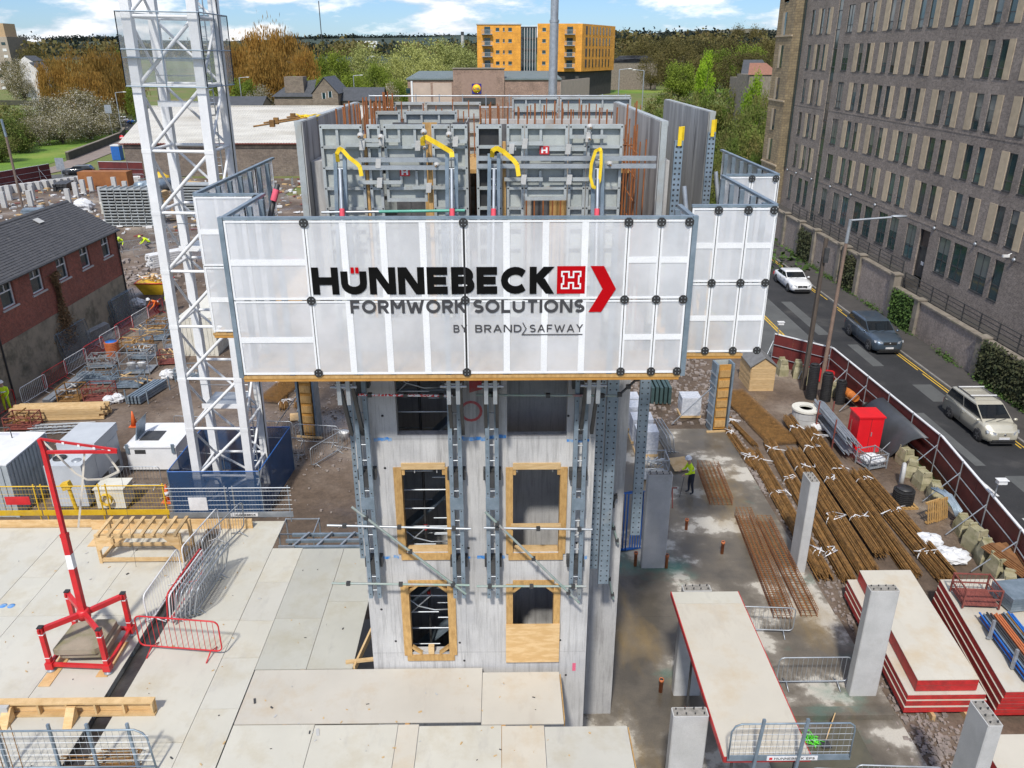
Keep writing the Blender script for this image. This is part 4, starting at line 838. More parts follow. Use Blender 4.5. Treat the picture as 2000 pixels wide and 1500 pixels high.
def gang_fit():
 m = M['frame']
 def waler(t, a, b, y0, y1, Y=YF - .10):
  p, q = P(a, (y0 + y1) / 2, Y), P(b, (y0 + y1) / 2, Y); part('waler', MB().beam(p, q, .09, .085), M['galv'], t)
 for y0 in (305, 320): waler(GA, 700, 872, y0, y0 + 14); waler(GB, 932, 1281, y0 - 3, y0 + 11)
 def sback(t, px, lean=0):
  for s in (-1, 1):
   a = P(px + s * 9, 300, YF - .28); b = P(px + s * 9 + lean, 424, YF - .34); b2 = a + (b - a) * 3.2; b2.z = max(b2.z, 12.4); part('strongback', MB().beam(a, a + (b2 - a), .07, .10, (0, 1, 0)), M['galvb'], t)
  a = P(px, 330, YF - .36); b = P(px + lean, 424, YF - .7); part('prop', MB().tube(a, a + (b - a) * 2.3, .035, 8), M['galv'], t); c = P(px + lean, 408, YF - .64); part('prop_collar', MB().tube(c, c + (b - a) * .22, .052, 8), pm('pink_red_collar', (.75, .08, .12)), t)
  for k in (312, 330, 350): part('spreader_bolt', MB().tube(P(px - 9, k, YF - .3), P(px + 9, k, YF - .3), .018, 6), M['galv'], t)
 sback(GA, 664, 4); sback(GA, 882, 1); sback(GB, 965, -1); sback(GB, 1168, -2)
 def clamp(t, px0, px1, py, Y=YF - .06):
  p, q = P(px0, py, Y), P(px1, py, Y); part('clamp', MB().beam(p, q, .06, .07), m, t); c = p.lerp(q, .5); part('clamp_wedge', MB().obox(c + V((0, -.05, 0)), (.05, 0, .0), (0, .05, 0), (.01, 0, .09)), M['concrete'], t)
 for a, b, y in ((672, 745, 283), (710, 782, 274), (700, 785, 356), (806, 870, 366), (720, 760, 318), (868, 912, 276), (804, 830, 284)): clamp(GA, a, b, y)
 for a, b, y in ((990, 1060, 280), (1112, 1185, 267), (1073, 1145, 291), (985, 1060, 350), (1072, 1150, 350), (990, 1008, 290)): clamp(GB, a, b, y)
 def nut(t, px, py, Y=YF - .12):
  c = P(px, py, Y); part('tie_nut', MB().lathe([(.06, 0), (.065, .02), (.035, .035), (.025, .08), (.01, .085)], c, 10, (0, -1, 0)), M['concrete'], t); part('tie_rod', MB().tube(c, c + V((0, -.28, 0)), .012, 6), M['rust'], t)
 for p in ((704, 265), (744, 268), (877, 263), (828, 258), (853, 322), (830, 287)): nut(GA, *p)
 for p in ((1152, 248), (1190, 320), (1150, 270)): nut(GB, *p)
 def logo(t, px, py):
  a, b, c, d = P(px - 9.5, py + 8, YF - .16), P(px + 9.5, py - 8, YF - .16), 0, 0; x0, x1, z0, z1 = a.x, b.x, a.z, b.z; o = part('maker_plate', MB().box(x0, x1, YF - .02, YF + .0, z0, z1), M['red'], t); w = x1 - x0; h = z1 - z0; mb = MB()
  for i, (u0, u1, v0, v1) in enumerate(((.18, .36, .15, .85), (.64, .82, .15, .85), (.36, .64, .42, .58))): mb.box(x0 + u0 * w, x0 + u1 * w, YF - .0235, YF - .021, z0 + v0 * h, z0 + v1 * h)
  part('letter', mb, M['bandw'], o)
 logo(GA, 789, 338); logo(GB, 1064, 295)
 p, q = P(628, 415, YF - .5), P(908, 411, YF - .5); t = thing('scaffold_tube', 'grey and green tube lying in front of the left formwork', 'scaffold tube', p); part('tube', MB().tube(p, p.lerp(q, .4), .026, 8), M['galv'], t); part('tube', MB().tube(p.lerp(q, .4), q, .028, 8), pm('green_tube', (.12, .42, .32), (.09, .34, .26), 4, .5), t)
 def sling(lb, pts, w=.075):
  o = V(pts[0]); t = thing('lifting_sling', lb, 'sling', o, 'yellow lifting slings')
  for a, b in zip(pts, pts[1:]):
   a, b = V(a), V(b); e = (b - a).normalized() * .01; part('webbing', MB().beam(a - e, b + e, w, .016, (0, 1, .2)), M['yellow'], t)
 Q = lambda px, py, d=.45: P(px, py, YF - d)
 sling('yellow sling on the left strongback of the left formwork', [Q(660, 315, .36), Q(658, 300), Q(663, 290), Q(669, 293), Q(682, 308, .5), Q(698, 320, .55), Q(703, 326, .58), Q(706, 343, .6)]); sling('yellow sling stretched between tie and strongback on the left formwork', [Q(826, 283, .2), Q(825, 272, .25), Q(832, 268, .3), Q(850, 278, .38), Q(882, 297, .45), Q(883, 306, .47)], .09)
 sling('yellow printed sling hanging at the left strongback of the right formwork', [Q(961, 306, .36), Q(962, 294), Q(970, 289), Q(985, 297), Q(1003, 313, .5), Q(1010, 322, .55), Q(1013, 343, .58)], .085); sling('yellow sling hanging as a closed loop on the right formwork', [Q(1172, 291, .4), Q(1163, 295), Q(1155, 320), Q(1153, 345), Q(1158, 365), Q(1165, 367), Q(1171, 352), Q(1174, 320), Q(1174, 295), Q(1172, 291, .4)], .06)
gang_fit()
M['sheetside'] = pm('worn_grey_side_sheet', (.46, .46, .445), (.25, .25, .245), 1.5, .7, stretch=(2, 2, .22), lo=.38, hi=.68, dirt=(.06, .055, .05), dscale=1.3, dlo=.56, dhi=.7, perobj=.15)
def side_form(name, lb, x, y0, y1, s, zt=ZF, n=6, tie=True):
 t = thing(name, lb, 'formwork', (x, y0, 12.4)); w = (y1 - y0) / n
 for i in range(n): part('panel_sheet', MB().box(x - .01, x + .01, y0 + i * w + .006, y0 + (i + 1) * w - .006, 12.4, zt - .004 * (i % 2)), M['sheetside'], t)
 part('top_rail', MB().box(x + (s * .02 if s > 0 else -.16), x + (.16 if s > 0 else s * .02), y0, y1, zt - .08, zt + .012), M['frame'], t)
 for i in range(n + 1): y = y0 + i * w; a, b = sorted((x + s * .021, x + s * .15)); part('frame', MB().box(a, b, max(y0, y - .05), min(y1, y + .05), 12.4, zt - .081), M['frame'], t)
 for k in range(6): a, b = sorted((x + s * .022, x + s * .13)); part('rib', MB().box(a, b, y0 + .06, y1 - .06, 12.9 + k * .6, 12.97 + k * .6), M['frame'], t)
xs_l = P(620, 250, 17).x; xs_r = P(1262, 235, 17.0).x
side_form('side_formwork', 'tall stained formwork sheet wall on the left of the core top', P(590, 247, 17).x, 17.0, 24.2, -1); side_form('side_formwork', 'tall stained formwork sheet wall on the right of the core top', P(1290, 245, 17).x, 17.0, 24.2, 1)
side_form('side_formwork', 'outer right formwork sheet wall behind the first one', P(1385, 225, 19.9).x, 19.9, 25.5, 1)
def struts():
 def post(lb, px, pyt, pyb, Y):
  a, b = P(px, pyt, Y), P(px - 4, pyb, Y); b.z = 12.4; t = thing('strongback_post', lb, 'post', b); x, y = a.x, Y
  part('channel', MB().box(x - .09, x + .09, y, y + .08, 12.4, a.z), M['galvb'], t); h = MB(); k = 12.6
  while k < a.z - .05:
   for dx in (-.045, .045): h.box(x + dx - .02, x + dx + .02, y - .003, y - .0002, k - .02, k + .02)
   k += .11
  part('hole', h, M['black'], t, kind='stuff')
  part('sling', MB().beam((x, y - .03, a.z - .1), (x, y - .03, a.z + .28), .08, .02, (0, 1, 0)).beam((x + .07, y + .1, a.z - .1), (x + .05, y + .0, a.z + .28), .08, .02, (0, 1, 0)), M['yellow'], t)
  part('prop', MB().tube((x + .15, y - .1, a.z - .9), (x + .55, y - .6, 12.5), .05, 8), M['galv'], t); part('prop_collar', MB().tube((x + .32, y - .31, 13.9), (x + .37, y - .37, 13.5), .06, 8), M['red'], t)
 post('perforated post with yellow sling beside the right formwork wall', 1327, 275, 420, 17.0); post('perforated post with yellow sling by the outer right formwork wall', 1391, 258, 400, 19.7)
 a, b = P(542, 360, 17.2), P(527, 425, 16.9); t = thing('push_pull_prop', 'dark prop with pink collar left of the formwork', 'prop', b); part('tube', MB().tube(a, a + (b - a) * 1.6, .055, 8), M['dark'], t); part('collar', MB().tube(P(540, 370, 17.0), P(534, 392, 16.95), .07, 8), pm('pink_collar', (.8, .12, .18)), t)
struts()
# rows of panels, deck and starter bars farther back
gang('wall_formwork', 'low row of panel tops behind the left front formwork', [(735, 783, 'p'), (790, 893, 'p', (.33, .66))], 20.6, zt=16.70); gang('wall_formwork', 'farther row of panel tops left of the middle', [(772, 830, 'p', (.5,)), (832, 940, 'p', (.5,))], 24.2, zt=16.72); gang('wall_formwork', 'farthest row of panel tops across the right back', [(1000, 1090, 'p', (.3, .6)), (1092, 1230, 'p', (.3, .6))], 26.5, zt=16.75)
def back_rows():
 x0, x1 = P(935, 235, 19.3).x, P(1215, 235, 19.3).x; t = thing('inner_formwork', 'stained inner shutter sheets behind the right front formwork', 'formwork', (x0, 19.3, 12.4)); n = 8
 dk = pm('stained_ply_with_shade', (.035, .035, .04), (.13, .13, .135), 2.2, .7); gy = pm('pale_ply_sheet', (.42, .40, .36), (.33, .31, .28), 2, .8)  # dark stained ply made blacker, painting in the unlit formwork interior
 for i in range(n): a = x0 + (x1 - x0) * i / n; part('sheet', MB().box(a + .006, x0 + (x1 - x0) * (i + 1) / n - .006, 19.3, 19.33, 12.4, 16.5), [dk, dk, gy, dk, M['timberd'], gy, gy, gy][i], t)
 x0, x1 = P(766, 240, 18.2).x, P(912, 240, 18.2).x; t = thing('inner_formwork', 'dark shutter sheets behind the left front formwork', 'formwork', (x0, 18.2, 12.4))
 for i in range(5): a = x0 + (x1 - x0) * i / 5; part('sheet', MB().box(a + .006, x0 + (x1 - x0) * (i + 1) / 5 - .006, 18.2, 18.23, 12.4, 16.62 - .02 * (i % 2)), dk if i != 2 else M['timberd'], t)
 x = P(922, 300, 17.5).x; t = thing('inner_formwork', 'narrow gap shutter between the two front formwork halves', 'formwork', (x, 17, 12.4)); part('sheet', MB().box(x - .16, x - .14, 16.6, 20, 12.4, 16.6), M['sheetside'], t); part('sheet', MB().box(x + .14, x + .16, 16.6, 20, 12.4, 16.6), M['timberd'], t)
 def bars(lb, pts, h0, h1, grp='starter bars', links=0, r=.016):
  t = thing('starter_bars', lb, 'reinforcement', (pts[0][0], pts[0][1], 12.4), grp)
  for x, y in pts: part('bar', MB().tube((x, y, 12.4), (x + rnd.uniform(-.03, .03), y + rnd.uniform(-.03, .03), rnd.uniform(h0, h1)), r, 5), M['rusto'], t)
  for k in range(links): z = 16.1 - k * .5; part('link', MB().path([(p[0], p[1], z) for p in (pts[0], pts[-1])], .014, 5), M['rusto'], t)
 xa = P(664, 240, 17.4).x; bars('dense orange starter bars along the left side of the core', [(xa + rnd.uniform(-.05, .12) + (k % 2) * .2, 17.4 + k * .19) for k in range(38)], 16.75, 17.05, links=3, r=.02)
 xa, xb = P(940, 240, 18.6).x, P(1240, 240, 18.6).x; bars('row of starter bars behind the right front formwork', [(xa + (xb - xa) * k / 17, 18.6 + rnd.uniform(-.05, .05)) for k in range(18)], 16.8, 17.05, links=2, r=.02)
 xa, xb = P(750, 205, 23.3).x, P(960, 205, 23.3).x; bars('starter bars rising at the back left of the core', [(xa + (xb - xa) * k / 19, 23.3 + rnd.uniform(-.1, .1)) for k in range(20)], 16.4, 16.85)
 xa, xb = P(960, 205, 25.6).x, P(1250, 205, 25.6).x; bars('starter bars rising at the back right of the core', [(xa + (xb - xa) * k / 27, 25.6 + rnd.uniform(-.2, .2)) for k in range(28)], 16.3, 16.8)
 xa = P(1240, 240, 17.4).x; bars('orange reinforcement cage beside the right side formwork', [(xa + (k % 2) * .22, 16.9 + k * .3) for k in range(16)], 16.2, 16.75, links=8)
 t = thing('guard_rail', 'thin guard rail along the far edge of the core top', 'guard rail', (0, 27, 16.5))
 for k in range(12): x = -4.2 + k * .75; part('post', MB().tube((x, 27.2, 15.6), (x, 27.2, 16.8), .02, 6), M['galv'], t)
 for z in (16.4, 16.75): part('rail', MB().tube((-4.2, 27.2, z), (4.2, 27.2, z), .024, 6), M['galv'], t)
 # yellow slings and ties lying on the left side sheet
 t = thing('lifting_sling', 'crumpled yellow sling lying on the left formwork wall', 'sling', P(605, 235, 18.4)); mb = MB(); c = P(605, 236, 18.6)
 for k in range(26): p = c + V((rnd.uniform(-.18, .15), rnd.uniform(-.6, .6), rnd.uniform(0, .1))); mb.beam(p, p + V((rnd.uniform(-.2, .2), rnd.uniform(-.25, .25), rnd.uniform(-.04, .08))), .06, .015)
 part('webbing', mb, M['yellow'], t)
 for i, (a, b) in enumerate((((495, 247), (600, 230)), ((515, 240), (585, 229)), ((560, 229), (595, 225)))):
  p, q = P(*a, 17.8 + i * .6), P(*b, 17.8 + i * .6); t = thing('tie_bar', ('long rusty tie bar sticking out left of the formwork wall', 'middle rusty tie bar sticking out left of the formwork wall', 'short rusty tie bar nearest the yellow sling')[i], 'tie bar', p); part('rod', MB().tube(p, q, .02, 6), M['rust'], t); part('tie_nut', MB().obox(p.lerp(q, .35), (.05, 0, 0), (0, .05, 0), (0, 0, .07)), M['rust'], t)
back_rows()
def core_top():      # concrete lift inside the formwork and the working deck round it
 mb = MB(); mb.box(-3.9, 4.0, 24.8, 25.1, 12.9, 16.2); mb.box(-4.0, -3.7, 17.4, 24.79, 12.91, 15.9); mb.box(3.3, 3.6, 17.4, 24.79, 12.91, 15.9); o = solo('upper_core_wall', mb, M['coreold'], 'freshly cast upper core walls inside the formwork', 'wall')
 mb = MB(); mb.box(-3.69, 3.29, 20.7, 24.1, 15.2, 15.3); solo('working_deck', mb, M['timberd'], 'timber working deck between the formwork rows', 'deck')
core_top()
# ================================================================ suspended formwork decks (top at ZD)
ZD = 3.85
def plymat(name, c, stain, s2):
 m, n, l, b = newmat(name)
 oi = n.new('ShaderNodeObjectInfo'); off = n.new('ShaderNodeVectorMath'); off.operation = 'SCALE'; cb = n.new('ShaderNodeCombineXYZ')
 for i in range(3): l.new(oi.outputs['Random'], cb.inputs[i])
 l.new(cb.outputs[0], off.inputs[0]); off.inputs['Scale'].default_value = 40
 ge = n.new('ShaderNodeNewGeometry'); av = n.new('ShaderNodeVectorMath'); l.new(ge.outputs['Position'], av.inputs[0]); l.new(off.outputs[0], av.inputs[1])
 def nz(sc, st=(1, 1, 1), det=6, ro=.6):
  mp = n.new('ShaderNodeMapping'); mp.inputs['Scale'].default_value = st; l.new(av.outputs[0], mp.inputs[0]); z = n.new('ShaderNodeTexNoise'); l.new(mp.outputs[0], z.inputs[0])
  z.inputs['Scale'].default_value = sc; z.inputs['Detail'].default_value = det; z.inputs['Roughness'].default_value = ro; return z.outputs[0]
 col = ramp(n, l, nz(.7), [(.3, c), (.7, tuple(x * .90 for x in c))]).outputs[0]
 col = mixc(n, l, ramp(n, l, nz(.9, (1, 1, 1), 8, .65), [(.50, (0, 0, 0)), (.72, (.85, .85, .85))]).outputs[0], col, stain)
 col = mixc(n, l, ramp(n, l, nz(2.6, (1, .35, 1), 7, .7), [(.56, (0, 0, 0)), (.72, (.7, .7, .7))]).outputs[0], col, s2)
 col = mixc(n, l, ramp(n, l, nz(14, (1, 1, 1), 3, .7), [(.70, (0, 0, 0)), (.76, (.55, .55, .55))]).outputs[0], col, tuple(x * .6 for x in c))
 col = mixc(n, l, 1.0, col, ramp(n, l, oi.outputs['Random'], [(0, (.93, .93, .93)), (.5, (1.02, 1.02, 1.0)), (1, (1.0, .985, .95))]).outputs[0], 'MULTIPLY')
 l.new(col, b.inputs['Base Color']); b.inputs['Roughness'].default_value = .62; l.new(ramp(n, l, nz(.9), [(.4, (.5,) * 3), (.65, (.75,) * 3)]).outputs[0], b.inputs['Roughness']); bump(n, l, b, nz(5), .06); return m
M['ply'] = plymat('grey_white_deck_sheet', (.55, .535, .475), (.44, .395, .30), (.42, .405, .37)); M['plyw'] = plymat('warm_deck_sheet', (.56, .525, .455), (.49, .40, .28), (.46, .42, .36)); M['plyd'] = plymat('grey_deck_sheet', (.46, .455, .405), (.38, .355, .28), (.36, .35, .32))
def deck():
 t = thing('formwork_deck', 'large pale sheeted formwork deck in the lower left', 'deck', (-9, 18, 0))
 g = .006
 def sh(x0, x1, y0, y1, m='ply', z=0): part('deck_sheet', MB().box(x0 + g, x1 - g, y0 + g, y1 - g, ZD - .021, ZD + z + rnd.uniform(-.002, .002)), M[m], t)
 # left of the open joint
 for x0, x1 in ((-19.2, -16.7), (-16.7, -14.1), (-14.1, -13.2), (-13.2, -11.3), (-11.3, -9.5)):
  rows = [11.2, 14.7, 17.8, 22.2] if x1 - x0 > 1 else [11.2, 12.9, 15.2, 17.8, 19.55, 22.2]
  for y0, y1 in zip(rows, rows[1:]): sh(x0, x1, y0, y1)
 for x0, x1, rows in ((-9.04, -7.12, [11.2, 13.4, 17.55, 22.5]), (-7.12, -6.18, [11.2, 12.6, 14.38, 16.08, 17.52, 19.22, 20.94]), (-6.18, -4.9, [15.66, 17.6, 20.9]), (-4.9, -3.75, [15.66, 18.3, 20.9])):
  for y0, y1 in zip(rows, rows[1:]): sh(x0, x1, y0, y1, 'plyd' if x0 > -6.2 else 'ply')
 for x0, x1, y0, y1, m in ((-6.16, -.51, 13.9, 15.64, 'plyw'), (-.51, 1.39, 13.82, 15.48, 'plyw'), (-6.16, -4.3, 11.2, 13.88, 'ply'), (-4.3, -2.4, 11.2, 13.86, 'ply'), (-2.4, -1.92, 11.2, 13.85, 'plyw'), (-1.92, -.04, 11.2, 13.8, 'ply'), (-.04, .93, 11.2, 13.78, 'plyw'), (.93, 2.82, 11.2, 13.74, 'ply')): sh(x0, x1, y0, y1, m, .004)
 part('joint_strip', MB().box(-9.5, -9.04, 11.2, 22.0, ZD - .25, ZD - .16), pm('black_joint_bottom', (.02, .02, .02), (.06, .055, .05), 1.6, .3, bmp=.8, bscale=5), t)  # black strip set below the sheets along the gap in the deck
 for x in (-18, -16, -14, -12, -10.4, -8.2, -6.6, -5, -2.2, 0, 2.3):
  part('deck_beam', MB().box(x - .05, x + .05, 11.3, 22.1 if x < -7.2 else 20.8 if x < -4 else 15.3 if x < 1.2 else 13.6, ZD - .24, ZD - .024), M['beam'], t)
  for y in (12.5, 15, 18, 20.6):
   if x < -4 or y < 15.4 and (x < 1.2 or y < 13.6): part('prop', MB().tube((x, y, 0), (x, y, ZD - .25), .04, 8), M['galv'], t)
 for k, (y0, y1) in enumerate(((13.95, 15.4), (11.3, 13.7))): part('edge_board', MB().box((1.395, 2.825)[k], (1.42, 2.85)[k], y0, y1, ZD - .2, ZD), M['timberd'], t)
 for px, py in ((6.5, 1183), (22, 1183.5)):
  c = G(px, py, ZD); part('ring_mark', MB().lathe([(.055, .0022), (.10, .0025), (.10, .004), (.055, .004)], c, 16), M['spray'], t)
 part('edge_joist', MB().box(-16.6, -13.3, 22.24, 22.31, ZD - .02, ZD + .24), M['plywood'], t); part('edge_joist', MB().box(-13.2, -8.05, 22.06, 22.12, ZD + .004, ZD + .34), M['plywood'], t); part('edge_joist', MB().box(-13.29, -9.5, 22.28, 22.36, ZD - .2, ZD + .12), M['timber'], t)
 for x0, x1, y0, y1 in ((-12.9, -11.9, 21.1, 22.0), (-16.9, -16.2, 17.5, 17.8)): part('infill_board', MB().box(x0, x1, y0, y1, ZD + .006, ZD + .02), M['plywood'], t)
 # opening beside the core
 part('opening_timber', MB().beam((-3.72, 15.7, ZD - .05), (-3.42, 17.6, ZD - .05), .05, .2), M['timber'], t); part('opening_timber', MB().beam((-3.95, 15.85, ZD + .04), (-3.25, 15.95, ZD + .04), .09, .06), M['timber'], t)
deck()
def debris():
 mb = MB()
 for _ in range(170):
  x, y = (rnd.uniform(-17, -4.2), rnd.uniform(12.6, 22)) if rnd.random() < .7 else (rnd.uniform(-6, 2.6), rnd.uniform(12.6, 15.3))
  if -9.55 < x < -9 or (x > -6.1 and y > 15.5 and x > -3.8) or (x > 1.3 and y > 13.6) or (x > -7 and y > 20.8): continue
  q = rnd.uniform(.01, .045) * (2.5 if rnd.random() < .06 else 1); a = rnd.uniform(0, 3.14); d = V((math.cos(a), math.sin(a), 0)) * q; mb.obox((x, y, ZD + .014), d, V((-d.y, d.x, 0)) * rnd.uniform(.15, .6), (0, 0, rnd.uniform(.004, .012))); mb.mi[-6:] = [rnd.choice((0, 0, 0, 1, 2, 2))] * 6
 tag(struct('deck_debris', mb, [M['timber'], M['dark'], M['concrete']]), 'small offcuts and chips strewn over the deck', 'debris', kind='stuff')
debris()
# ---------------------------------------------------------------- crowd control barriers
M['wpaint'] = pm('white_tube_paint', (.76, .77, .78), (.66, .66, .66), 4, .45)
def barrier_proto(m, L=2.2, H=1.08, nb=14, name='barrier', feet=True):
 t = thing(name, 'x', 'barrier', (0, 0, 0)); r = .14; z0 = .16
 pts = [(-L / 2, 0, z0 + r)] + [(-L / 2 + r - r * math.cos(a), 0, H - r + r * math.sin(a)) for a in (0, .52, 1.05, 1.57)] + [(L / 2 - r + r * math.sin(a), 0, H - r + r * math.cos(a)) for a in (0, .52, 1.05, 1.57)] + [(L / 2 - r + r * math.cos(a), 0, z0 + r - r * math.sin(a)) for a in (0, .52, 1.05, 1.57)] + [(-L / 2 + r - r * math.sin(a), 0, z0 + r - r * math.cos(a)) for a in (0, .52, 1.05)]
 part('frame', MB().path(pts, .021, 6, True), m, t)
 b = MB()
 for i in range(nb): x = -L / 2 + L * (i + 1) / (nb + 1); b.tube((x, 0, z0), (x, 0, H), .0075, 5, cap=False)
 part('bars', b, m, t, kind='stuff')
 if feet:
  for x in (-L * .36, L * .36): part('foot', MB().path([(x, -.3, .015), (x, -.1, .10), (x, 0, z0), (x, .1, .10), (x, .3, .015)], .018, 5), m, t)
 return t
PROTO = {'galv': barrier_proto(M['galv']), 'white': barrier_proto(M['wpaint']), 'red': barrier_proto(M['red'])}
USED = set()
def barrier(kind, lb, loc, rz, tilt=0.0, grp=None):
 o = PROTO[kind]
 if kind in USED: o = dup(o)
 USED.add(kind); o.location = loc; o.rotation_mode = 'XYZ'; o.rotation_euler = (tilt, 0, rz); o['label'] = lb
 if grp: o['group'] = grp
 return o
def pxbar(kind, lb, a, b, z=0.0, grp=None):
 p, q = G(*a, z), G(*b, z); return barrier(kind, lb, ((p.x + q.x) / 2, (p.y + q.y) / 2, z), math.atan2(q.y - p.y, q.x - p.x), 0, grp)
barrier('red', 'red crowd barrier standing across the black deck joint', (-8.2, 16.28, ZD), R(-7))
barrier('white', 'nearer white barrier along the left of the black joint', (-9.35, 18.3, ZD), R(88)); barrier('white', 'farther white barrier beside the slatted timber rack', (-9.05, 20.5, ZD), R(82))
for i, (k, dx, tl) in enumerate((('white', 0, -.10), ('red', -.10, -.12), ('galv', .10, -.14), ('galv', .18, -.17), ('galv', .27, -.2), ('galv', .36, -.22), ('galv', .46, -.26))):
 barrier(k, ('white barrier at the left of the leaning barrier stack', 'red barrier leaning in the stack of grey barriers', 'first grey barrier behind the white one in the stack', 'second grey barrier in the leaning stack', 'third grey barrier in the leaning stack', 'fourth grey barrier in the leaning stack', 'outermost grey barrier leaning at the right of the stack')[i], (-8.75 + dx, 18.3 + .06 * i, ZD), R(86), -tl, 'barriers stacked on the deck')
barrier('galv', 'single grey barrier at the far end of the barrier stack', (-8.55, 20.9, ZD), R(76), .05)
# ---------------------------------------------------------------- red lifting davit with concrete blocks
def davit():
 t = thing('davit_frame', 'red four legged counterweight frame with tall red jib mast', 'davit', (-10.5, 16.4, ZD)); m = M['red']; top = ZD + 1.32
 c = [(-11.2, 15.7), (-9.75, 15.6), (-9.78, 17.0), (-11.25, 17.1)]; hub = V((-10.5, 16.38, top - .12))
 for x, y in c:
  l_ = part('leg', MB().box(x - .055, x + .055, y - .055, y + .055, ZD + .12, top), m, t); part('leg_cap', MB().box(x - .062, x + .062, y - .062, y + .062, top, top + .03), M['black'], l_)
  part('leg_band', MB().box(x - .058, x + .058, y - .058, y + .058, top - .2, top - .17).box(x - .058, x + .058, y - .058, y + .058, ZD + .42, ZD + .44), M['bandw'], l_)
  f = part('foot', MB().box(x - .09, x + .09, y - .09, y + .09, ZD + .1, ZD + .28), m, t); part('foot_plate', MB().lathe([(.11, 0), (.11, .02), (.03, .05), (.03, .1)], (x, y, ZD + .02), 12), M['galv'], f)
  part('lug', MB().obox((x, y - .08, top - .05), (.02, 0, 0), (0, .04, 0), (0, 0, .05)), m, t)
  a = V((x, y, top - .07)); part('arm', MB().beam(a.lerp(hub, .06), a.lerp(hub, .93), .10, .13), m, t)
 for i in range(4): a, b = c[i], c[(i + 1) % 4]; part('base_beam', MB().beam((a[0], a[1], ZD + .2), (b[0], b[1], ZD + .2), .07, .09), m, t)
 part('hub', MB().lathe([(.16, -.13), (.16, .10), (.12, .13)], hub, 8), m, t)
 for i in (0, 2): a = V((c[i][0], c[i][1], top - .07)); k = a.lerp(hub, .5); d = (hub - a).normalized(); part('label_plate', MB().obox(k + V((0, -.053, 0)), d * .2, (0, .004, 0), (0, 0, .05)), M['bandw'], t)
 tp = P(85, 878, 17.2); mt = P(85, 878, 16.9); base = hub + V((0, 0, .12)); mid = base.lerp(mt, .48)
 part('mast', MB().beam(base, mid, .14, .14, (0, 1, 0)), m, t); part('upper_mast', MB().beam(mid, mt, .10, .10, (0, 1, 0)), m, t); part('mast_band', MB().beam(base.lerp(mt, .27), base.lerp(mt, .36), .145, .145, (0, 1, 0)), M['bandw'], t)
 part('mast_collar', MB().beam(base.lerp(mt, .47), base.lerp(mt, .49), .155, .155, (0, 1, 0)), m, t)
 hook = mt + V((-.03, 0, .28)); part('mast_head', MB().beam(mt, hook, .09, .09, (0, 1, 0)), m, t); tip = P(229, 882, 17.2); tip2 = P(84, 883, 16.9)
 part('jib', MB().beam(tip2, tip, .07, .07), m, t); part('jib_tie', MB().beam(hook, tip + V((0, 0, .05)), .05, .05), m, t)
 for u in (.3, .5, .7, .9): k = hook.lerp(tip, u); part('jib_band', MB().obox(k, (.03, 0, -.008), (0, .03, 0), (0, 0, .03)), M['bandw'], t)
 part('lifting_wire', MB().tube(tip, (tip.x + .02, tip.y - .3, ZD + 2.2), .004, 4), M['dark'], t)
 def strap(pts, w=.06):
  for a, b in zip(pts, pts[1:]): part('strap', MB().beam(a, b, w, .008, (0, 1, .3)), pm('cream_strap', (.68, .64, .56), (.6, .56, .48), 4, .7) if 'cstrap' not in M else M['cstrap'], t)
 M['cstrap'] = pm('cream_webbing', (.68, .64, .56), (.6, .56, .48), 4, .7)
 q = lambda px, py, d=17.4: P(px, py, d)
 strap([q(84, 862), q(118, 895), q(148, 925), q(170, 937), q(200, 936), q(232, 921), q(229, 915), q(210, 890), q(198, 874)]); strap([q(165, 884), q(160, 960), q(153, 1030, 17.6)], .05)
 for x, y in ((-11.1, 15.6), (-9.85, 15.9)): part('packing_board', MB().box(x - .16, x + .12, y - .45, y + .8, ZD + .005, ZD + .02), M['plywood'], t)
 bm = pm('mossy_concrete_block', (.34, .29, .22), (.25, .22, .16), 1.6, .9, bmp=.5, bscale=9, dirt=(.20, .19, .09), dlo=.5, dhi=.72, dscale=1.6)
 def blk(lb, x0, x1, y0, y1, z0, z1, j):
  mb = MB(); mb.prism([(x0, y0 + j, z0), (x0 + .1, y0, z0), (x1 - .1, y0 + .02, z0), (x1, y0 + .12, z0), (x1 - .02, y1 - .08, z0), (x1 - .14, y1, z0), (x0 + .22, y1 - .02, z0), (x0 + .02, y1 - .25, z0)], (0, 0, z1 - z0)); solo('ballast_slab', mb, bm, lb, 'ballast', 'ballast slabs in the red frame')
 blk('lower concrete slab lying in the red counterweight frame', -11.05, -9.93, 15.85, 16.95, ZD + .25, ZD + .40, .05); blk('upper mossy concrete slab in the red counterweight frame', -11.12, -10.0, 15.78, 16.95, ZD + .405, ZD + .56, .03)
davit()
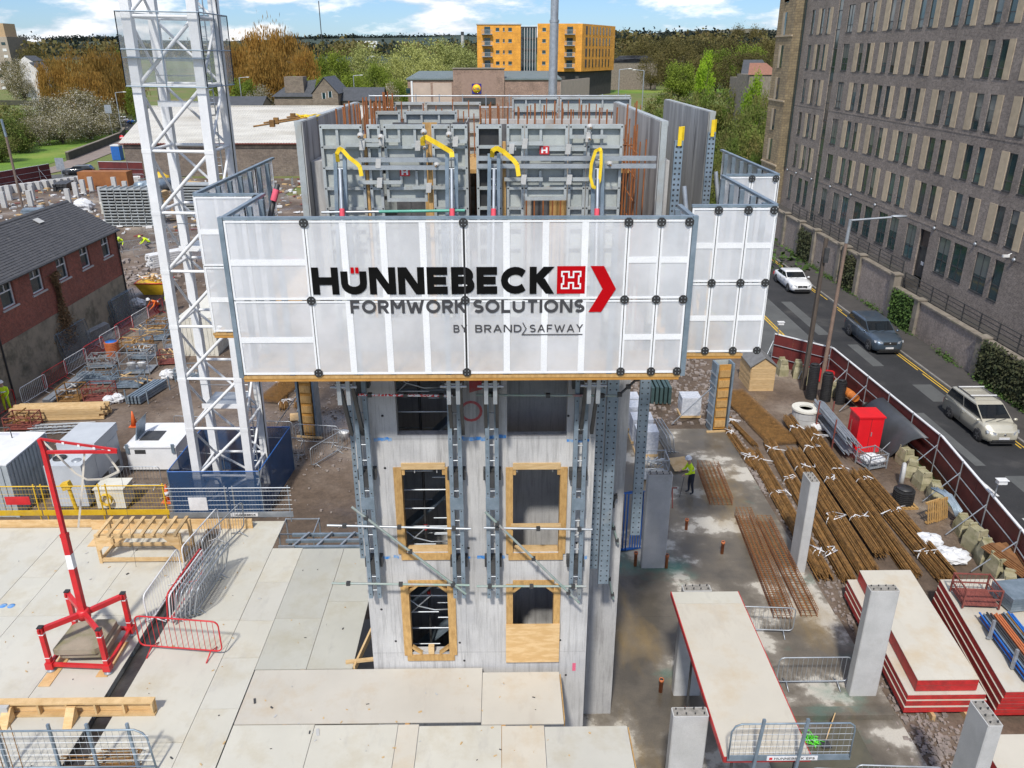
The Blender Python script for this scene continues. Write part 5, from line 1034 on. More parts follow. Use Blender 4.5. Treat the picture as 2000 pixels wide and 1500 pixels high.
# ---------------------------------------------------------------- slatted timber rack, timber upstand, fence in front
def rack():
 t = thing('timber_rack', 'pale timber rack with slatted top and gusset corners on the deck', 'rack', (-10.8, 20.7, ZD)); x0, x1, y0, y1 = -12.05, -9.6, 20.25, 21.05; h = 1.0; m = M['timber']
 for x in (x0, x1):
  for y in (y0, y1): part('leg', MB().box(x - .045, x + .045, y - .045, y + .045, ZD + .005, ZD + h), m, t)
 for y in (y0, y1): part('bottom_rail', MB().box(x0 + .05, x1 - .05, y - .04, y + .04, ZD + .06, ZD + .16), m, t); part('top_rail', MB().box(x0 + .05, x1 - .05, y - .03, y + .03, ZD + h - .13, ZD + h), m, t)
 for x in (x0, x1): part('end_rail', MB().box(x - .035, x + .035, y0 + .05, y1 - .05, ZD + .07, ZD + .15), m, t)
 for i in range(8): x = x0 + .08 + (x1 - x0 - .16) * i / 7; part('slat', MB().box(x - .05, x + .05, y0 - .12, y1 + .12, ZD + h + .003, ZD + h + .05), m, t)
 for s, x in ((1, x0), (-1, x1)): part('gusset', MB().prism([(x, y0 - .06, ZD + h - .02), (x + s * .55, y0 - .06, ZD + h - .02), (x + s * .05, y0 - .06, ZD + .45), (x, y0 - .06, ZD + .45)], (0, .012, 0)), M['plywood'], t)
rack()
def upstand():
 t = thing('timber_upstand', 'pale timber edge form with two wooden braces lying on the deck', 'timber form', (-10, 14.3, ZD)); m = M['timber']
 part('back_board', MB().box(-13.5, -8.05, 14.32, 14.34, ZD + .05, ZD + .36), M['plywood'], t); part('top_plate', MB().box(-13.5, -8.05, 14.18, 14.36, ZD + .362, ZD + .41), m, t); part('bottom_plate', MB().box(-13.5, -8.05, 14.18, 14.315, ZD + .005, ZD + .05), m, t)
 for k in range(9): x = -13.3 + k * .65; part('stud', MB().box(x - .022, x + .022, 14.2, 14.315, ZD + .051, ZD + .36), m, t)
 for x in (-11.35, -9.9): part('brace', MB().prism([(x - .1, 14.17, ZD + .34), (x - .1, 14.12, ZD + .34), (x - .1, 13.82, ZD + .005), (x - .1, 14.17, ZD + .005)], (.2, 0, 0)), M['plywood'], t)
 part('end_block', MB().box(-11.7, -11.3, 14.06, 14.17, ZD + .1, ZD + .4), M['concrete'], t)
 t = thing('guard_fence', 'grey mesh guard fence with posts at the lower left corner of the deck', 'fence', (-9.5, 12.7, ZD)); m = M['galvb']
 for x in (-10.55, -9.45, -8.65, -7.8): part('post', MB().beam((x, 12.68, ZD - .1), (x - .12, 12.84, ZD + 1.15), .055, .055), m, t)
 part('rail', MB().path([(-13, 12.76, ZD + 1.05), (-7.75, 12.76, ZD + 1.05), (-7.58, 12.74, ZD + .98), (-7.5, 12.73, ZD + .85), (-7.42, 12.68, ZD + .05)], .022, 6), m, t); part('rail', MB().path([(-13, 12.70, ZD + .1), (-7.42, 12.68, ZD + .1)], .02, 6), m, t)
 w = MB()
 for k in range(5): z = ZD + .25 + k * .17; w.tube((-13, 12.73, z), (-7.45, 12.71, z), .006, 4, cap=False)
 for k in range(38): x = -13 + k * .145; w.tube((x, 12.73, ZD + .1), (x, 12.75, ZD + 1.05), .005, 4, cap=False)
 part('wires', w, M['galv'], t, kind='stuff')
 for j in range(3):
  t = thing('bent_rebar', ('looped rusty bars nearest the guard fence in the lower left', 'second heap of looped rusty bars in the lower left', 'looped rusty bars at the bottom left edge')[j], 'reinforcement', (-9.4 + .3 * j, 12.95 - .25 * j, ZD), 'looped bars on the deck')
  for k in range(7): y = 13.05 - .28 * j - k * .025; z = ZD + .03 + .02 * (k % 4); x = -9.6 + .1 * j + rnd.uniform(-.1, .1); part('bar', MB().path([(x, y, z), (x + 1.5, y + .03, z), (x + 1.62, y + .05, z + .02), (x + 1.64, y + .12, z + .03), (x + 1.5, y + .15, z + .03), (x + .8, y + .15, z + .02)], .012, 5), M['rust'], t)
 t = thing('rebar_stick', 'thin dark bars leaning on the fence at the lower left', 'reinforcement', (-11, 13.2, ZD)); 
 for k in range(3): part('bar', MB().tube((-10.5 + .2 * k, 12.5, ZD), (-10.8 + .22 * k, 12.85, ZD + 1.2), .01, 5), M['rust'], t)
upstand()
# ---------------------------------------------------------------- far deck edge: yellow mesh guards, blue netted crane base is built with the crane
def edge_guards():
 ym = M['yelp']
 def guard(lb, x0, x1, y, m, kick, g):
  t = thing('edge_guard', lb, 'edge guard', (x0, y, ZD), g); h = 1.1; part('kick_board', MB().box(x0, x1, y - .01, y + .01, ZD + .0, ZD + .2), kick, t)
  part('top_rail', MB().tube((x0, y, ZD + h), (x1, y, ZD + h), .02, 6), m, t); w = MB()
  for k in range(int((x1 - x0) / .1)): x = x0 + k * .1; w.tube((x, y, ZD + .2), (x, y, ZD + h), .0028, 4, cap=False)
  for k in range(5): z = ZD + .3 + k * .17; w.tube((x0, y, z), (x1, y, z), .004, 4, cap=False)
  part('wires', w, m, t, kind='stuff')
  for x in (x0 + .1, x1 - .1): part('post', MB().tube((x, y + .04, ZD - .2), (x, y + .04, ZD + h + .05), .025, 6), m, t)
 for i in range(4): x = -19.4 + i * 2.1; guard(('yellow mesh edge guard farthest left on the deck edge', 'second yellow mesh edge guard from the left', 'third yellow mesh guard from the left, behind the red mast', 'yellow mesh edge guard nearest the blue crane base')[i], x, x + 2.06, 22.95, ym, ym, 'yellow edge guards')
 for i in range(2): x = -10.95 + i * 2.05; guard(('grey mesh edge guard in front of the blue crane base', 'rightmost grey mesh edge guard with a nameplate')[i], x, x + 2.0, 22.75, M['galv'], M['galv'], 'grey edge guards')
 t = thing('nameplate', 'white nameplate on the kick board of the far deck edge', 'sign', (-8.5, 22.7, ZD)); part('plate', MB().box(-8.95, -8.05, 22.715, 22.73, ZD + .04, ZD + .17), M['sign'], t); m = MB(); text_mesh(m, 'HUNNEBECK', -8.82, -8.12, ZD + .07, ZD + .145, lambda x, z, d: (x, 22.712 - d, z), .24, .14); part('lettering', m, M['black'], t)
 t = thing('sign', 'small white paper notice on the grey edge guard', 'sign', (-9.9, 22.7, ZD)); part('sheet', MB().box(-10.25, -9.65, 22.70, 22.715, ZD + .3, ZD + .78), M['sign'], t)
 t = thing('yellow_post', 'yellow lifting post standing at the far deck edge', 'post', (-13, 22.4, ZD)); c = G(152, 1002, ZD); part('tube', MB().tube(c, c + V((-.1, 0, .95)), .06, 8), ym, t); part('head', MB().obox(c + V((-.15, 0, 1.05)), (.13, 0, .04), (0, .1, 0), (-.03, 0, .12)), ym, t)
 t = thing('sign', 'red and white warning board hanging on the far yellow guard', 'sign', (-16, 22.9, ZD)); part('board', MB().box(-16.3, -15.5, 22.89, 22.905, ZD + .45, ZD + .75), M['red'], t)
edge_guards()
# ================================================================ right hand slab: columns, table, stacked tables
def columns():
 def col(lb, x0, x1, y0, y1, h=3.85, bars=True):
  t = thing('concrete_column', lb, 'column', ((x0 + x1) / 2, (y0 + y1) / 2, 0)); e = .025
  mb = MB(); mb.prism([(x0 + e, y0, 0), (x1 - e, y0, 0), (x1, y0 + e, 0), (x1, y1 - e, 0), (x1 - e, y1, 0), (x0 + e, y1, 0), (x0, y1 - e, 0), (x0, y0 + e, 0)], (0, 0, h)); part('shaft', mb, M['concrete'], t)
  part('top', MB().box(x0 + .03, x1 - .03, y0 + .03, y1 - .03, h, h + .012), pm('rough_column_top', (.32, .30, .27), (.2, .19, .17), 6, .95, bmp=.8, bscale=14) if 'ctop' not in M else M['ctop'], t); n = 3 if bars else 0
  for i in range(n + 1):
   for s in (0, 1):
    long = x1 - x0 > y1 - y0; u = .12 + .76 * i / 3; v = .25 + .5 * s; x, y = (x0 + (x1 - x0) * u, y0 + (y1 - y0) * v) if long else (x0 + (x1 - x0) * v, y0 + (y1 - y0) * u)
    part('bar_end', MB().tube((x, y, h), (x, y, h + .05 + rnd.uniform(0, .03)), .018, 6), M['dark'], t)
 M['ctop'] = pm('rough_column_top', (.32, .30, .27), (.2, .19, .17), 6, .95, bmp=.8, bscale=14)
 col('slender column beside the long rusty bar bundles', 11.02, 11.36, 24.75, 25.55); col('wide column in front of the red edged table stack', 10.5, 11.33, 18.53, 18.85); col('column under the far end of the propped table', 5.16, 5.97, 18.62, 18.92); col('column cut by the bottom edge left of the propped table', 3.93, 4.76, 13.98, 14.28); col('column at the lower right corner', 11.05, 11.4, 13.6, 14.4); col('column behind the hanging perforated channel', 5.25, 6.15, 25.1, 25.4, 4.0)
columns()
def tables():
 t = thing('formwork_table', 'narrow pale formwork table on props with a guard at its near end', 'formwork table', (5.7, 15.7, 0)); z = 3.85
 for y0, y1, m in ((12.85, 18.07, 'plyw'), (18.07, 18.6, 'ply')): part('deck_sheet', MB().box(4.81, 6.7, y0 + .004, y1 - .004, z - .02, z), M[m], t)
 part('edge', MB().box(4.785, 4.808, 12.83, 18.62, z - .14, z - .002), M['redply'], t); part('edge', MB().box(6.702, 6.725, 12.83, 18.62, z - .14, z - .002), M['redply'], t); part('edge', MB().box(4.809, 6.701, 12.825, 12.848, z - .15, z - .002), M['redply'], t)
 for y in (13.3, 15.2, 17.4): part('beam', MB().box(4.82, 6.69, y - .05, y + .05, z - .22, z - .025), M['beam'], t)
 for x, y in ((5.05, 13.0), (6.45, 13.0), (5.0, 16.6), (6.5, 16.2), (6.2, 18.3)):
  p = part('prop', MB().tube((x, y, 0), (x, y, z - .22), .035, 8), M['dark'], t); part('prop_collar', MB().tube((x, y, 1.3), (x, y, 1.55), .055, 8), M['redrust'], p)
 # guard at the near end
 t = thing('guard_fence', 'grey guard fence with name board on the near end of the propped table', 'fence', (5.9, 12.7, ZD)); m = M['galvb']; y = 12.72
 part('frame', MB().path([(4.85, y, z + .08), (4.85, y, z + .85), (4.92, y, z + 1.0), (5.05, y, z + 1.06), (7.35, y, z + 1.06), (7.45, y, z + .98), (7.48, y, z + .85), (7.48, y, z + .08)], .02, 6), m, t)
 part('kick_board', MB().box(4.83, 7.5, y - .012, y + .012, z + .02, z + .17), m, t); w = MB()
 for k in range(20): w.tube((4.95 + k * .13, y, z + .17), (4.95 + k * .13, y, z + 1.05), .005, 4, cap=False)
 for k in range(5): w.tube((4.85, y, z + .25 + k * .17), (7.48, y, z + .25 + k * .17), .006, 4, cap=False)
 part('wires', w, M['galv'], t, kind='stuff')
 for x in (5.4, 6.33): part('post', MB().beam((x, y - .05, z - .2), (x + .1, y - .02, z + 1.2), .06, .06), m, t)
 pl = part('name_board', MB().box(5.68, 6.78, y - .03, y - .014, z + .04, z + .155), M['sign'], t); L = MB(); text_mesh(L, 'HUNNEBECK EPS', 5.84, 6.72, z + .065, z + .13, lambda x, zz, d: (x, y - .0315 - d, zz), .2, .16); part('lettering', L, M['black'], pl); part('emblem', MB().box(5.73, 5.8, y - .033, y - .0305, z + .065, z + .13), M['red'], pl)
 # stacks of red edged tables
 def tbl(lb, x0, x1, y0, y1, z0, sk=0.0, h=.2):
  t = thing('stacked_formwork_table', lb, 'formwork table', ((x0 + x1) / 2, (y0 + y1) / 2, z0), 'stacked red edged tables'); P_ = [(x0, y0, z0), (x1, y0, z0), (x1 + sk, y1, z0), (x0 + sk, y1, z0)]
  part('red_edge', MB().prism(P_, (0, 0, h - .022)), M['redply'], t); part('deck_sheet', MB().prism([(p[0], p[1], z0 + h - .0215) for p in P_], (0, 0, .0215)), M['plyw'], t)
  part('edge_joint', MB().box(x0 + .01, x1 - .01, y0 - .004, y0 + .01, z0 + h * .5 - .006, z0 + h * .5 + .006), M['redrust'], t)
 z0 = .1
 tbl('lowest table of the left stack with red edges', 11.75, 14.2, 17.75, 23.2, .12, .45); tbl('second table from below in the left red edged stack', 11.78, 14.15, 17.78, 23.3, .34, .45); tbl('third table from below in the left red edged stack', 11.8, 14.1, 17.8, 23.3, .56, .45, .18); tbl('topmost turned table of the left red edged stack', 12.05, 13.85, 17.9, 23.2, .78, .52, .42)
 for i in range(4): tbl(('lowest table of the right stack with red edges', 'second table of the right red edged stack', 'third table of the right red edged stack', 'topmost table of the right stack carrying the tube rack')[i], 14.35 + .03 * i, 16.7, 17.62 - .03 * i, 22.8, .1 + .25 * i, .8, .23)
 tbl('pale table lying at the lower right corner', 12.6, 15.2, 11.5, 16.3, .25, .4, .5); tbl('lower table of the right corner pair', 12.55, 15.2, 11.4, 16.4, 0.02, .4, .2)
 for i, x in enumerate((12.6, 13.6)): solo('timber_bearer', MB().box(x - .05, x + .05, 17.6, 23.3, -.08, .115), M['timber'], ('left timber bearer under the red edged stack', 'right timber bearer under the red edged stack')[i], 'timber')
tables()
# ================================================================ people
def person(label, loc, rz, pose='stand', top='hivis', legs='navy', hat='hat', stick=False, size=1.0, arms='navy'):
 vs, es, rad, reg = [], [], [], []
 def add(p, r, par, g): vs.append(p); rad.append(r); reg.append(g); i = len(vs) - 1; (es.append((par, i)) if par is not None else None); return i
 lean = {'stand': .04, 'look': .14, 'stoop': .55}[pose]; cr = .32 if pose == 'stoop' else 0.0      # faces +y
 hz = .95 - cr; pel = add((0, -cr * .4, hz), .15, None, 'l'); 
 w1 = add((0, lean * .25 - cr * .4, hz + .18), .145, pel, 't'); ch = add((0, lean * .7 - cr * .4, hz + .40 - lean * .12), .165, w1, 't'); nk = add((0, lean * 1.0 - cr * .4, hz + .56 - lean * .25), .07, ch, 't'); hd0 = add((0, lean * 1.25 - cr * .4, hz + .66 - lean * .3), .075, nk, 'h'); hd1 = add((0, lean * 1.4 - cr * .4 + .02, hz + .77 - lean * .4), .105, hd0, 'h')
 add((0, vs[hd1][1] + .10, vs[hd1][2] - .02), .02, hd1, 'h')
 for s in (-1, 1):
  hp = add((s * .10, -cr * .4, hz - .05), .105, pel, 'l'); kn = add((s * .11, .03 + cr * .7 + s * .03, .50 - cr * .3), .068, hp, 'l'); an = add((s * .11, -.02 + s * .06, .09), .045, kn, 'l'); add((s * .12, .13 + s * .06, .045), .04, an, 'f')
  sx_, sy_, sz_ = vs[ch]; sh = add((s * .21, sy_, sz_ + .06), .068, ch, 't'); el = add((s * .27, sy_ + .06 + lean * .3, sz_ - .22), .05, sh, 'a'); wr = add((s * .20, sy_ + .22 + lean * .4, sz_ - .38 + (.1 if pose == 'look' else 0)), .034, el, 'a'); hn = add((s * .19, vs[wr][1] + .08, vs[wr][2] - .05), .034, wr, 's')
  for k in range(5): add((s * (.17 + .013 * k), vs[hn][1] + (.03 if k == 0 else .07 - .008 * abs(k - 2)), vs[hn][2] - .03 - (.015 if k else 0)), .009, hn, 's')
 me = bpy.data.meshes.new('person'); me.from_pydata(vs, es, []); o = bpy.data.objects.new('person_tmp', me); COL.objects.link(o); o.modifiers.new('s', 'SKIN'); sub = o.modifiers.new('u', 'SUBSURF'); sub.levels = 1; sub.render_levels = 1
 for i, d in enumerate(me.skin_vertices[0].data): d.radius = (rad[i], rad[i]); d.use_root = i == 0
 dg = bpy.context.evaluated_depsgraph_get(); body = bpy.data.meshes.new_from_object(o.evaluated_get(dg)); bpy.data.objects.remove(o)
 mats = {'l': M[legs], 't': M[top], 'h': M['skin'], 'a': M[top], 's': M['skin'], 'f': M['dark']}; keys = list(mats); body.materials.clear()
 for k in keys: body.materials.append(mats[k])
 segs = [(V(vs[a]), V(vs[b]), reg[b]) for a, b in es]
 for f in body.polygons:
  c = f.center; best = min(segs, key=lambda q: (c - (q[0] + (q[1] - q[0]) * max(0, min(1, (c - q[0]).dot(q[1] - q[0]) / max(1e-6, (q[1] - q[0]).length_squared))))).length); f.material_index = keys.index(best[2]); f.use_smooth = True
 t = link('person', body); tag(t, label, 'person', 'people working on the site'); ORG[t.name] = V((0, 0, 0))
 hx = V(vs[hd1]); part('helmet', MB().lathe([(.15, -.01), (.145, .0), (.125, .02), (.12, .07), (.08, .115), (.02, .13)], hx + V((0, -.005, .03)), 14, (0, .12 + lean * .3, 1)), M[hat], t)
 by = vs[w1][1]; part('reflective_band', MB().lathe([(.168, -.025), (.168, .025)], (0, by + .02, vs[w1][2] + .06), 14, (0, lean * .6, 1)), M['strap'], t)
 if stick: part('marking_stick', MB().tube((-.2, vs[ch][1] + .3, vs[ch][2] - .4), (-.28, vs[ch][1] + .45, .02), .012, 6), M['dark'], t)
 t.location = loc; t.rotation_euler = (0, 0, rz); t.scale = (size,) * 3; return t
person('person in yellow hi-vis jacket and white helmet on the wet slab', (8.33, 30.62, 0), R(95), 'look', 'hivis', 'navy', 'hat', True, 1.04)
person('person in yellow hi-vis clothing at the left edge beside the brick house', (-27.0, 40.1, -.08), R(190), 'stand', 'hivis', 'hivis', 'hat')
person('person in orange jacket bending by the red and white barriers', (-25.8, 57.8, -.08), R(150), 'stoop', 'hivo', 'navy', 'hat', size=1.05)
person('person in black with yellow braces and white helmet beside the skip', (-25.0, 58.3, -.08), R(170), 'stand', 'hivis', 'navy', 'hat', size=1.05)
person('person with lime helmet bending nearest the brick house gable', (-37.8, 79.0, -.08), R(200), 'stoop', 'hivis', 'navy', 'hathi', size=1.1); person('person with lime helmet bending by the far grey barriers', (-35.2, 79.4, -.08), R(120), 'stoop', 'hivis', 'navy', 'hathi', size=1.1)
# ================================================================ reinforcement on the right
def bundle(lb, a, b, w, h, n, straps, z=-.05, jag=.5, grp='rusty bar bundles'):
 a, b = V((a[0], a[1], z)), V((b[0], b[1], z)); d = (b - a).normalized(); s = V((d.y, -d.x, 0)); t = thing('rebar_bundle', lb, 'reinforcement', a, grp); mb = MB(); L = (b - a).length
 k = max(2, round(w / .27))
 for i in range(n):
  c = i % k; cx = (c + .5) / k * w - w / 2; rr = w / k / 2; ang = rnd.uniform(0, math.pi); q = rr * rnd.uniform(.55, 1) if rnd.random() < .8 else rr * rnd.random(); u = cx + q * math.cos(ang); v = .02 + 1.25 * h * (q / rr) * math.sin(ang)
  u2 = u + rnd.uniform(-.025, .025); m0, m1 = rnd.uniform(0, jag), rnd.uniform(0, jag); p, r_ = a + d * m0 + s * u + V((0, 0, v)), b - d * m1 + s * u2 + V((0, 0, v + rnd.uniform(-.02, .02)))
  mid = p.lerp(r_, .5) + s * rnd.uniform(-.03, .03) + V((0, 0, rnd.uniform(-.015, .02))); mb.tube(p, mid, .0135, 5, cap=False); mb.tube(mid, r_, .0135, 5)
 part('bars', mb, M['rust'], t, kind='stuff')
 for j in range(max(2, int(L / 1.6))):
  u = (j + .5) / max(2, int(L / 1.6)); c = a + d * L * u
  for cc in range(k): cx = (cc + .5) / k * w - w / 2; rr = w / k / 2 + .012; part('tie_wire', MB().path([c + s * (cx + rr * math.cos(x)) + V((0, 0, .02 + (h + .012) * math.sin(x))) for x in [math.pi * y / 6 for y in range(7)]], .007, 4), M['rusto'], t)
 for u in straps:
  c = a + d * L * u; sk = rnd.uniform(-.15, .15)
  for cc in range(k): cx = (cc + .5) / k * w - w / 2; rr = w / k / 2 + .02; pts = [c + d * (sk * math.cos(x)) + s * (cx + rr * math.cos(x)) + V((0, 0, .02 + (h + .022) * math.sin(x))) for x in [math.pi * y / 7 for y in range(8)]]; part('white_strap', MB().path(pts, .022, 5), M['strap'], t)
  for q in range(3): e = c + s * rnd.uniform(-w / 2, w / 2) + V((0, 0, h + .05)); part('strap_tail', MB().path([e, e + s * rnd.uniform(-.25, .25) + d * rnd.uniform(-.2, .2) + V((0, 0, .05)), e + s * rnd.uniform(-.45, .45) + d * rnd.uniform(-.4, .4) + V((0, 0, -.02))], .02, 5), M['strap'], t)
bundle('long rusty bar bundle along the slab edge beside the slender column', (12.25, 34.6), (11.95, 24.2), .62, .26, 170, (.12, .42, .84)); bundle('rusty bar bundle second from the slab edge', (13.35, 35.6), (12.75, 24.0), .62, .28, 180, (.1, .35, .85)); bundle('widest pile of rusty bars in the middle of the laydown', (14.2, 34.6), (13.65, 24.3), .8, .3, 220, (.2, .62))
bundle('raised rusty bar bundle with many white straps near the red cabinet', (15.1, 38.0), (14.55, 25.4), .6, .3, 190, (.12, .3, .55, .8), .12); bundle('rusty bar bundle right of the raised one', (15.9, 37.0), (15.3, 24.3), .6, .26, 180, (.1, .36)); bundle('rusty bar bundle nearest the right hoarding', (16.5, 32.4), (16.45, 24.0), .85, .3, 240, (.13, .45, .8))
bundle('short rusty bars at the slab corner by the column form', (12.0, 39.2), (12.6, 35.0), .3, .14, 36, (.3,)); bundle('short thick rusty bundle lying at the slab edge', (11.65, 37.4), (11.85, 32.6), .34, .2, 50, (.2, .75)); 
def matt(lb, c, L, W_, z, rz, n=30):
 t = thing('rebar_mat', lb, 'reinforcement', c); mb = MB(); m2 = MB()
 for lay in range(5):
  for i in range(12): x = -W_ / 2 + W_ * i / 11; m2.tube((x, -L / 2, lay * .05), (x + rnd.uniform(-.02, .02), L / 2, lay * .05), .01, 4, cap=False)
  for i in range(n): y = -L / 2 + L * i / (n - 1); mb.tube((-W_ / 2, y, lay * .05 + .02), (W_ / 2, y + rnd.uniform(-.03, .03), lay * .05 + .02), .009, 4, cap=False)
 rot = Matrix.Rotation(rz, 4, 'Z')
 for q in (mb, m2): q.v = [tuple(rot @ V(p) + V(c)) for p in q.v]
 part('cross_bars', mb, M['rust'], t, kind='stuff'); part('long_bars', m2, M['rust'], t, kind='stuff')
matt('stack of rusty bar mats beyond the bar bundles', (13.6, 38.6, .0), 6.6, 1.5, 0, R(8), 44)
def cage(lb, a, b, w, h, nl, nt, z=0.01):
 a, b = V((a[0], a[1], z)), V((b[0], b[1], z)); d = (b - a); L = d.length; d.normalize(); s = V((d.y, -d.x, 0)); t = thing('rebar_cage', lb, 'reinforcement cage', a, 'reinforcement cages'); lg = MB()
 for i in range(nl):
  u = -w / 2 + w * i / (nl - 1)
  for zz in (.02, h): lg.tube(a + s * u + V((0, 0, zz)), b + s * u + V((0, 0, zz)), .013, 5)
 for zz in (h * .33, h * .66):
  for u in (-w / 2, w / 2): lg.tube(a + s * u + V((0, 0, zz)), b + s * u + V((0, 0, zz)), .012, 5)
 part('long_bars', lg, M['rusto'], t, kind='stuff'); st = MB()
 for j in range(nt):
  c = a + d * (L * (j + .5) / nt); st.path([c + s * (w / 2 + .015) + V((0, 0, .01)), c - s * (w / 2 + .015) + V((0, 0, .01)), c - s * (w / 2 + .015) + V((0, 0, h + .02)), c + s * (w / 2 + .015) + V((0, 0, h + .02))], .009, 4, True)
 part('stirrups', st, M['rust'], t, kind='stuff')
cage('short rusty reinforcement cage beside the person in yellow', (9.65, 33.0), (9.45, 29.6), .95, .35, 6, 26); cage('long left cage of the pair lying on the wet slab', (10.1, 28.7), (9.65, 22.1), .6, .45, 5, 52); cage('long right cage of the pair lying on the wet slab', (10.85, 28.3), (10.6, 22.2), .55, .3, 4, 44)
# ================================================================ things along the right hoarding
def clutter_right():
 M['ballast'] = pm('stained_ballast_block', (.40, .36, .24), (.28, .26, .15), 2.2, .85, bmp=.4, bscale=8, dirt=(.17, .17, .08), dlo=.52, dhi=.72, dscale=2.4)
 def block(lb, x, y, rz, h=.75, w=.55, l=.75, z=-.08):
  t = thing('ballast_block', lb, 'ballast block', (0, 0, 0), 'ballast blocks along the right hoarding'); p = [(-l / 2, -w / 2), (l / 2, -w / 2), (l / 2, w / 2), (-l / 2, w / 2)]
  r0 = [(a, b, 0) for a, b in p]; r1 = [(a * 1.0, b, h * .45) for a, b in p]; r2 = [(a * .8, b * .82, h * .75) for a, b in p]; r3 = [(a * .72, b * .7, h) for a, b in p]; part('body', MB().loft([r0, r1, r2, r3]), M['ballast'], t)
  for s in (-1, 1): part('lifting_notch', MB().box(s * l * .36 - .05, s * l * .36 + .05, -w * .3, w * .3, h * .82, h * 1.1), M['ballast'], t)
  t.location = (x, y, z); t.rotation_euler = (0, 0, rz)
 i = 0; names = ['far corner', 'yellow hose', 'timber shed', 'black upright pipes', 'black leaning sheet', 'oval concrete ring', 'stone ring', 'leaning pallets', 'grey corrugated hoses', 'two white sacks', 'brown board stack', 'red mesh crate', 'silver crate', 'lower right hoarding']
 for (x, y), nm in zip(((17.1, 44.9), (17.9, 44.5), (18.3, 43.4), (19.1, 41.6), (19.2, 33.4), (19.0, 32.3), (18.95, 31.2), (18.9, 30.0), (18.75, 27.4), (18.6, 26.3), (18.45, 25.3), (18.35, 24.4), (18.15, 23.4), (17.8, 22.3)), names):
  block('stained ballast block by the ' + nm, x, y, R(80 + rnd.uniform(-25, 25)), rnd.uniform(.7, .95)); i += 1
 # timber shed
 t = thing('timber_shed', 'small pale timber shed with felt roof at the far corner of the site', 'shed', (15, 43.2, -.08)); x0, x1, y0, y1 = 14.35, 15.75, 42.3, 44.4
 for k in range(9): z = -.08 + k * .17; part('board', MB().box(x0, x1, y0, y0 + .02 + .006 * (k % 2), z + .004, z + .166), M['timber'], t); part('board', MB().box(x0 - .02 - .006 * (k % 2), x0, y0 + .03, y1, z + .004, z + .166), M['timber'], t)
 part('wall', MB().box(x0 + .03, x1, y0 + .03, y1, -.08, 1.44), M['timber'], t); xm = (x0 + x1) / 2; part('gable', MB().prism([(x0 - .02, y0 + .001, 1.45), (x1 + .02, y0 + .001, 1.45), (xm, y0 + .001, 1.95)], (0, .03, 0)), M['timber'], t)
 for s, xa in ((-1, x0 - .1), (1, x1 + .1)): part('roof', MB().prism([(xa, y0 - .1, 1.42), (xm, y0 - .1, 1.99), (xm, y0 - .1, 2.03), (xa, y0 - .1, 1.46)], (0, y1 - y0 + .2, 0)), pm('grey_felt', (.20, .20, .20), (.15, .15, .15), 3, .9) if s < 0 else bpy.data.materials['grey_felt'], t)
 # column form, far right and far left
 def colform(lb, x, y, rz, h):
  t = thing('column_form', lb, 'formwork', (0, 0, 0), 'column forms standing up')
  for s in (-1, 1): part('steel_side', MB().box(s * .42 - .05, s * .42 + .05, -.12, .55, 0, h), M['galvb'], t)
  part('timber_face', MB().box(-.30, .30, -.06, .0, .1, h - .05), M['beam'], t); part('plywood_face', MB().box(-.36, .36, .5, .53, .0, h), M['formply'], t)
  for k in range(int(h / .55)): part('timber_block', MB().box(-.28, .28, -.12, -.065, .25 + k * .55, .62 + k * .55), M['timberd'], t); part('waler', MB().box(-.5, -.47, -.2, .62, .3 + k * .55, .38 + k * .55), M['galv'], t)
  part('sole_timber', MB().box(-.7, .7, -.25, -.14, 0, .08), M['timber'], t); part('brace', MB().tube((-.45, .3, h * .62), (-2.2, .9, .05), .03, 8), M['galv'], t)
  t.location = (x, y, 0); t.rotation_euler = (0, 0, rz)
 colform('tall steel and timber column form on the slab corner at right', 11.2, 37.0, R(6), 3.7); colform('tall steel and timber column form left of the core', -9.75, 36.6, R(-8), 3.7); colform('second column form behind the left one', -7.2, 40.5, R(-8), 3.0)
 # wrapped pallets
 wr = pm('shrink_wrapped_blocks', (.60, .62, .66), (.42, .45, .50), 7, .3, bmp=.4, bscale=8)
 def wrapped(lb, x, y, h, z=0, w=1.1):
  t = thing('wrapped_pallet', lb, 'pallet', (x, y, z), 'shrink wrapped pallets'); part('pallet', MB().box(x - w / 2, x + w / 2, y - .5, y + .5, z, z + .12), M['timber'], t)
  for k in range(int(h / .17)): part('course', MB().box(x - w / 2 + .03 + rnd.uniform(0, .02), x + w / 2 - .03 - rnd.uniform(0, .02), y - .47, y + .47, z + .125 + k * .17, z + .288 + k * .17), wr, t)
 wrapped('shrink wrapped pallet left of the right column form', 10.1, 39.0, 1.15); 
 for k, (x, y, h) in enumerate(((6.9, 37.5, 1.2), (7.0, 36.0, 1.25), (7.0, 34.6, 1.2), (6.8, 39.0, 1.1))): wrapped(('second wrapped pallet of the row right of the core', 'third wrapped pallet of the row right of the core', 'nearest wrapped pallet of the row right of the core', 'farthest wrapped pallet of the row right of the core')[k], x, y, h)
 t = thing('sheet_pile_stack', 'dark green stacked sheets behind the wrapped pallet', 'sheet stack', (8.8, 42, 0)); gm = pm('dark_green_steel', (.05, .09, .09), (.07, .12, .12), 3, .5, .3)
 for k in range(5): part('sheet', MB().box(8.3 + k * .24, 8.46 + k * .24, 40.4, 44.0, 0, .95 + .05 * (k % 2)), gm, t)
 # stacked barriers, stillage, red trestle near the person
 for k in range(3): barrier('galv', ('left one of three barriers leaning beside the wrapped pallets', 'middle one of three barriers leaning beside the wrapped pallets', 'right one of three barriers leaning beside the wrapped pallets')[k], (7.95 + .16 * k, 35.2, 0), R(95), -.15)
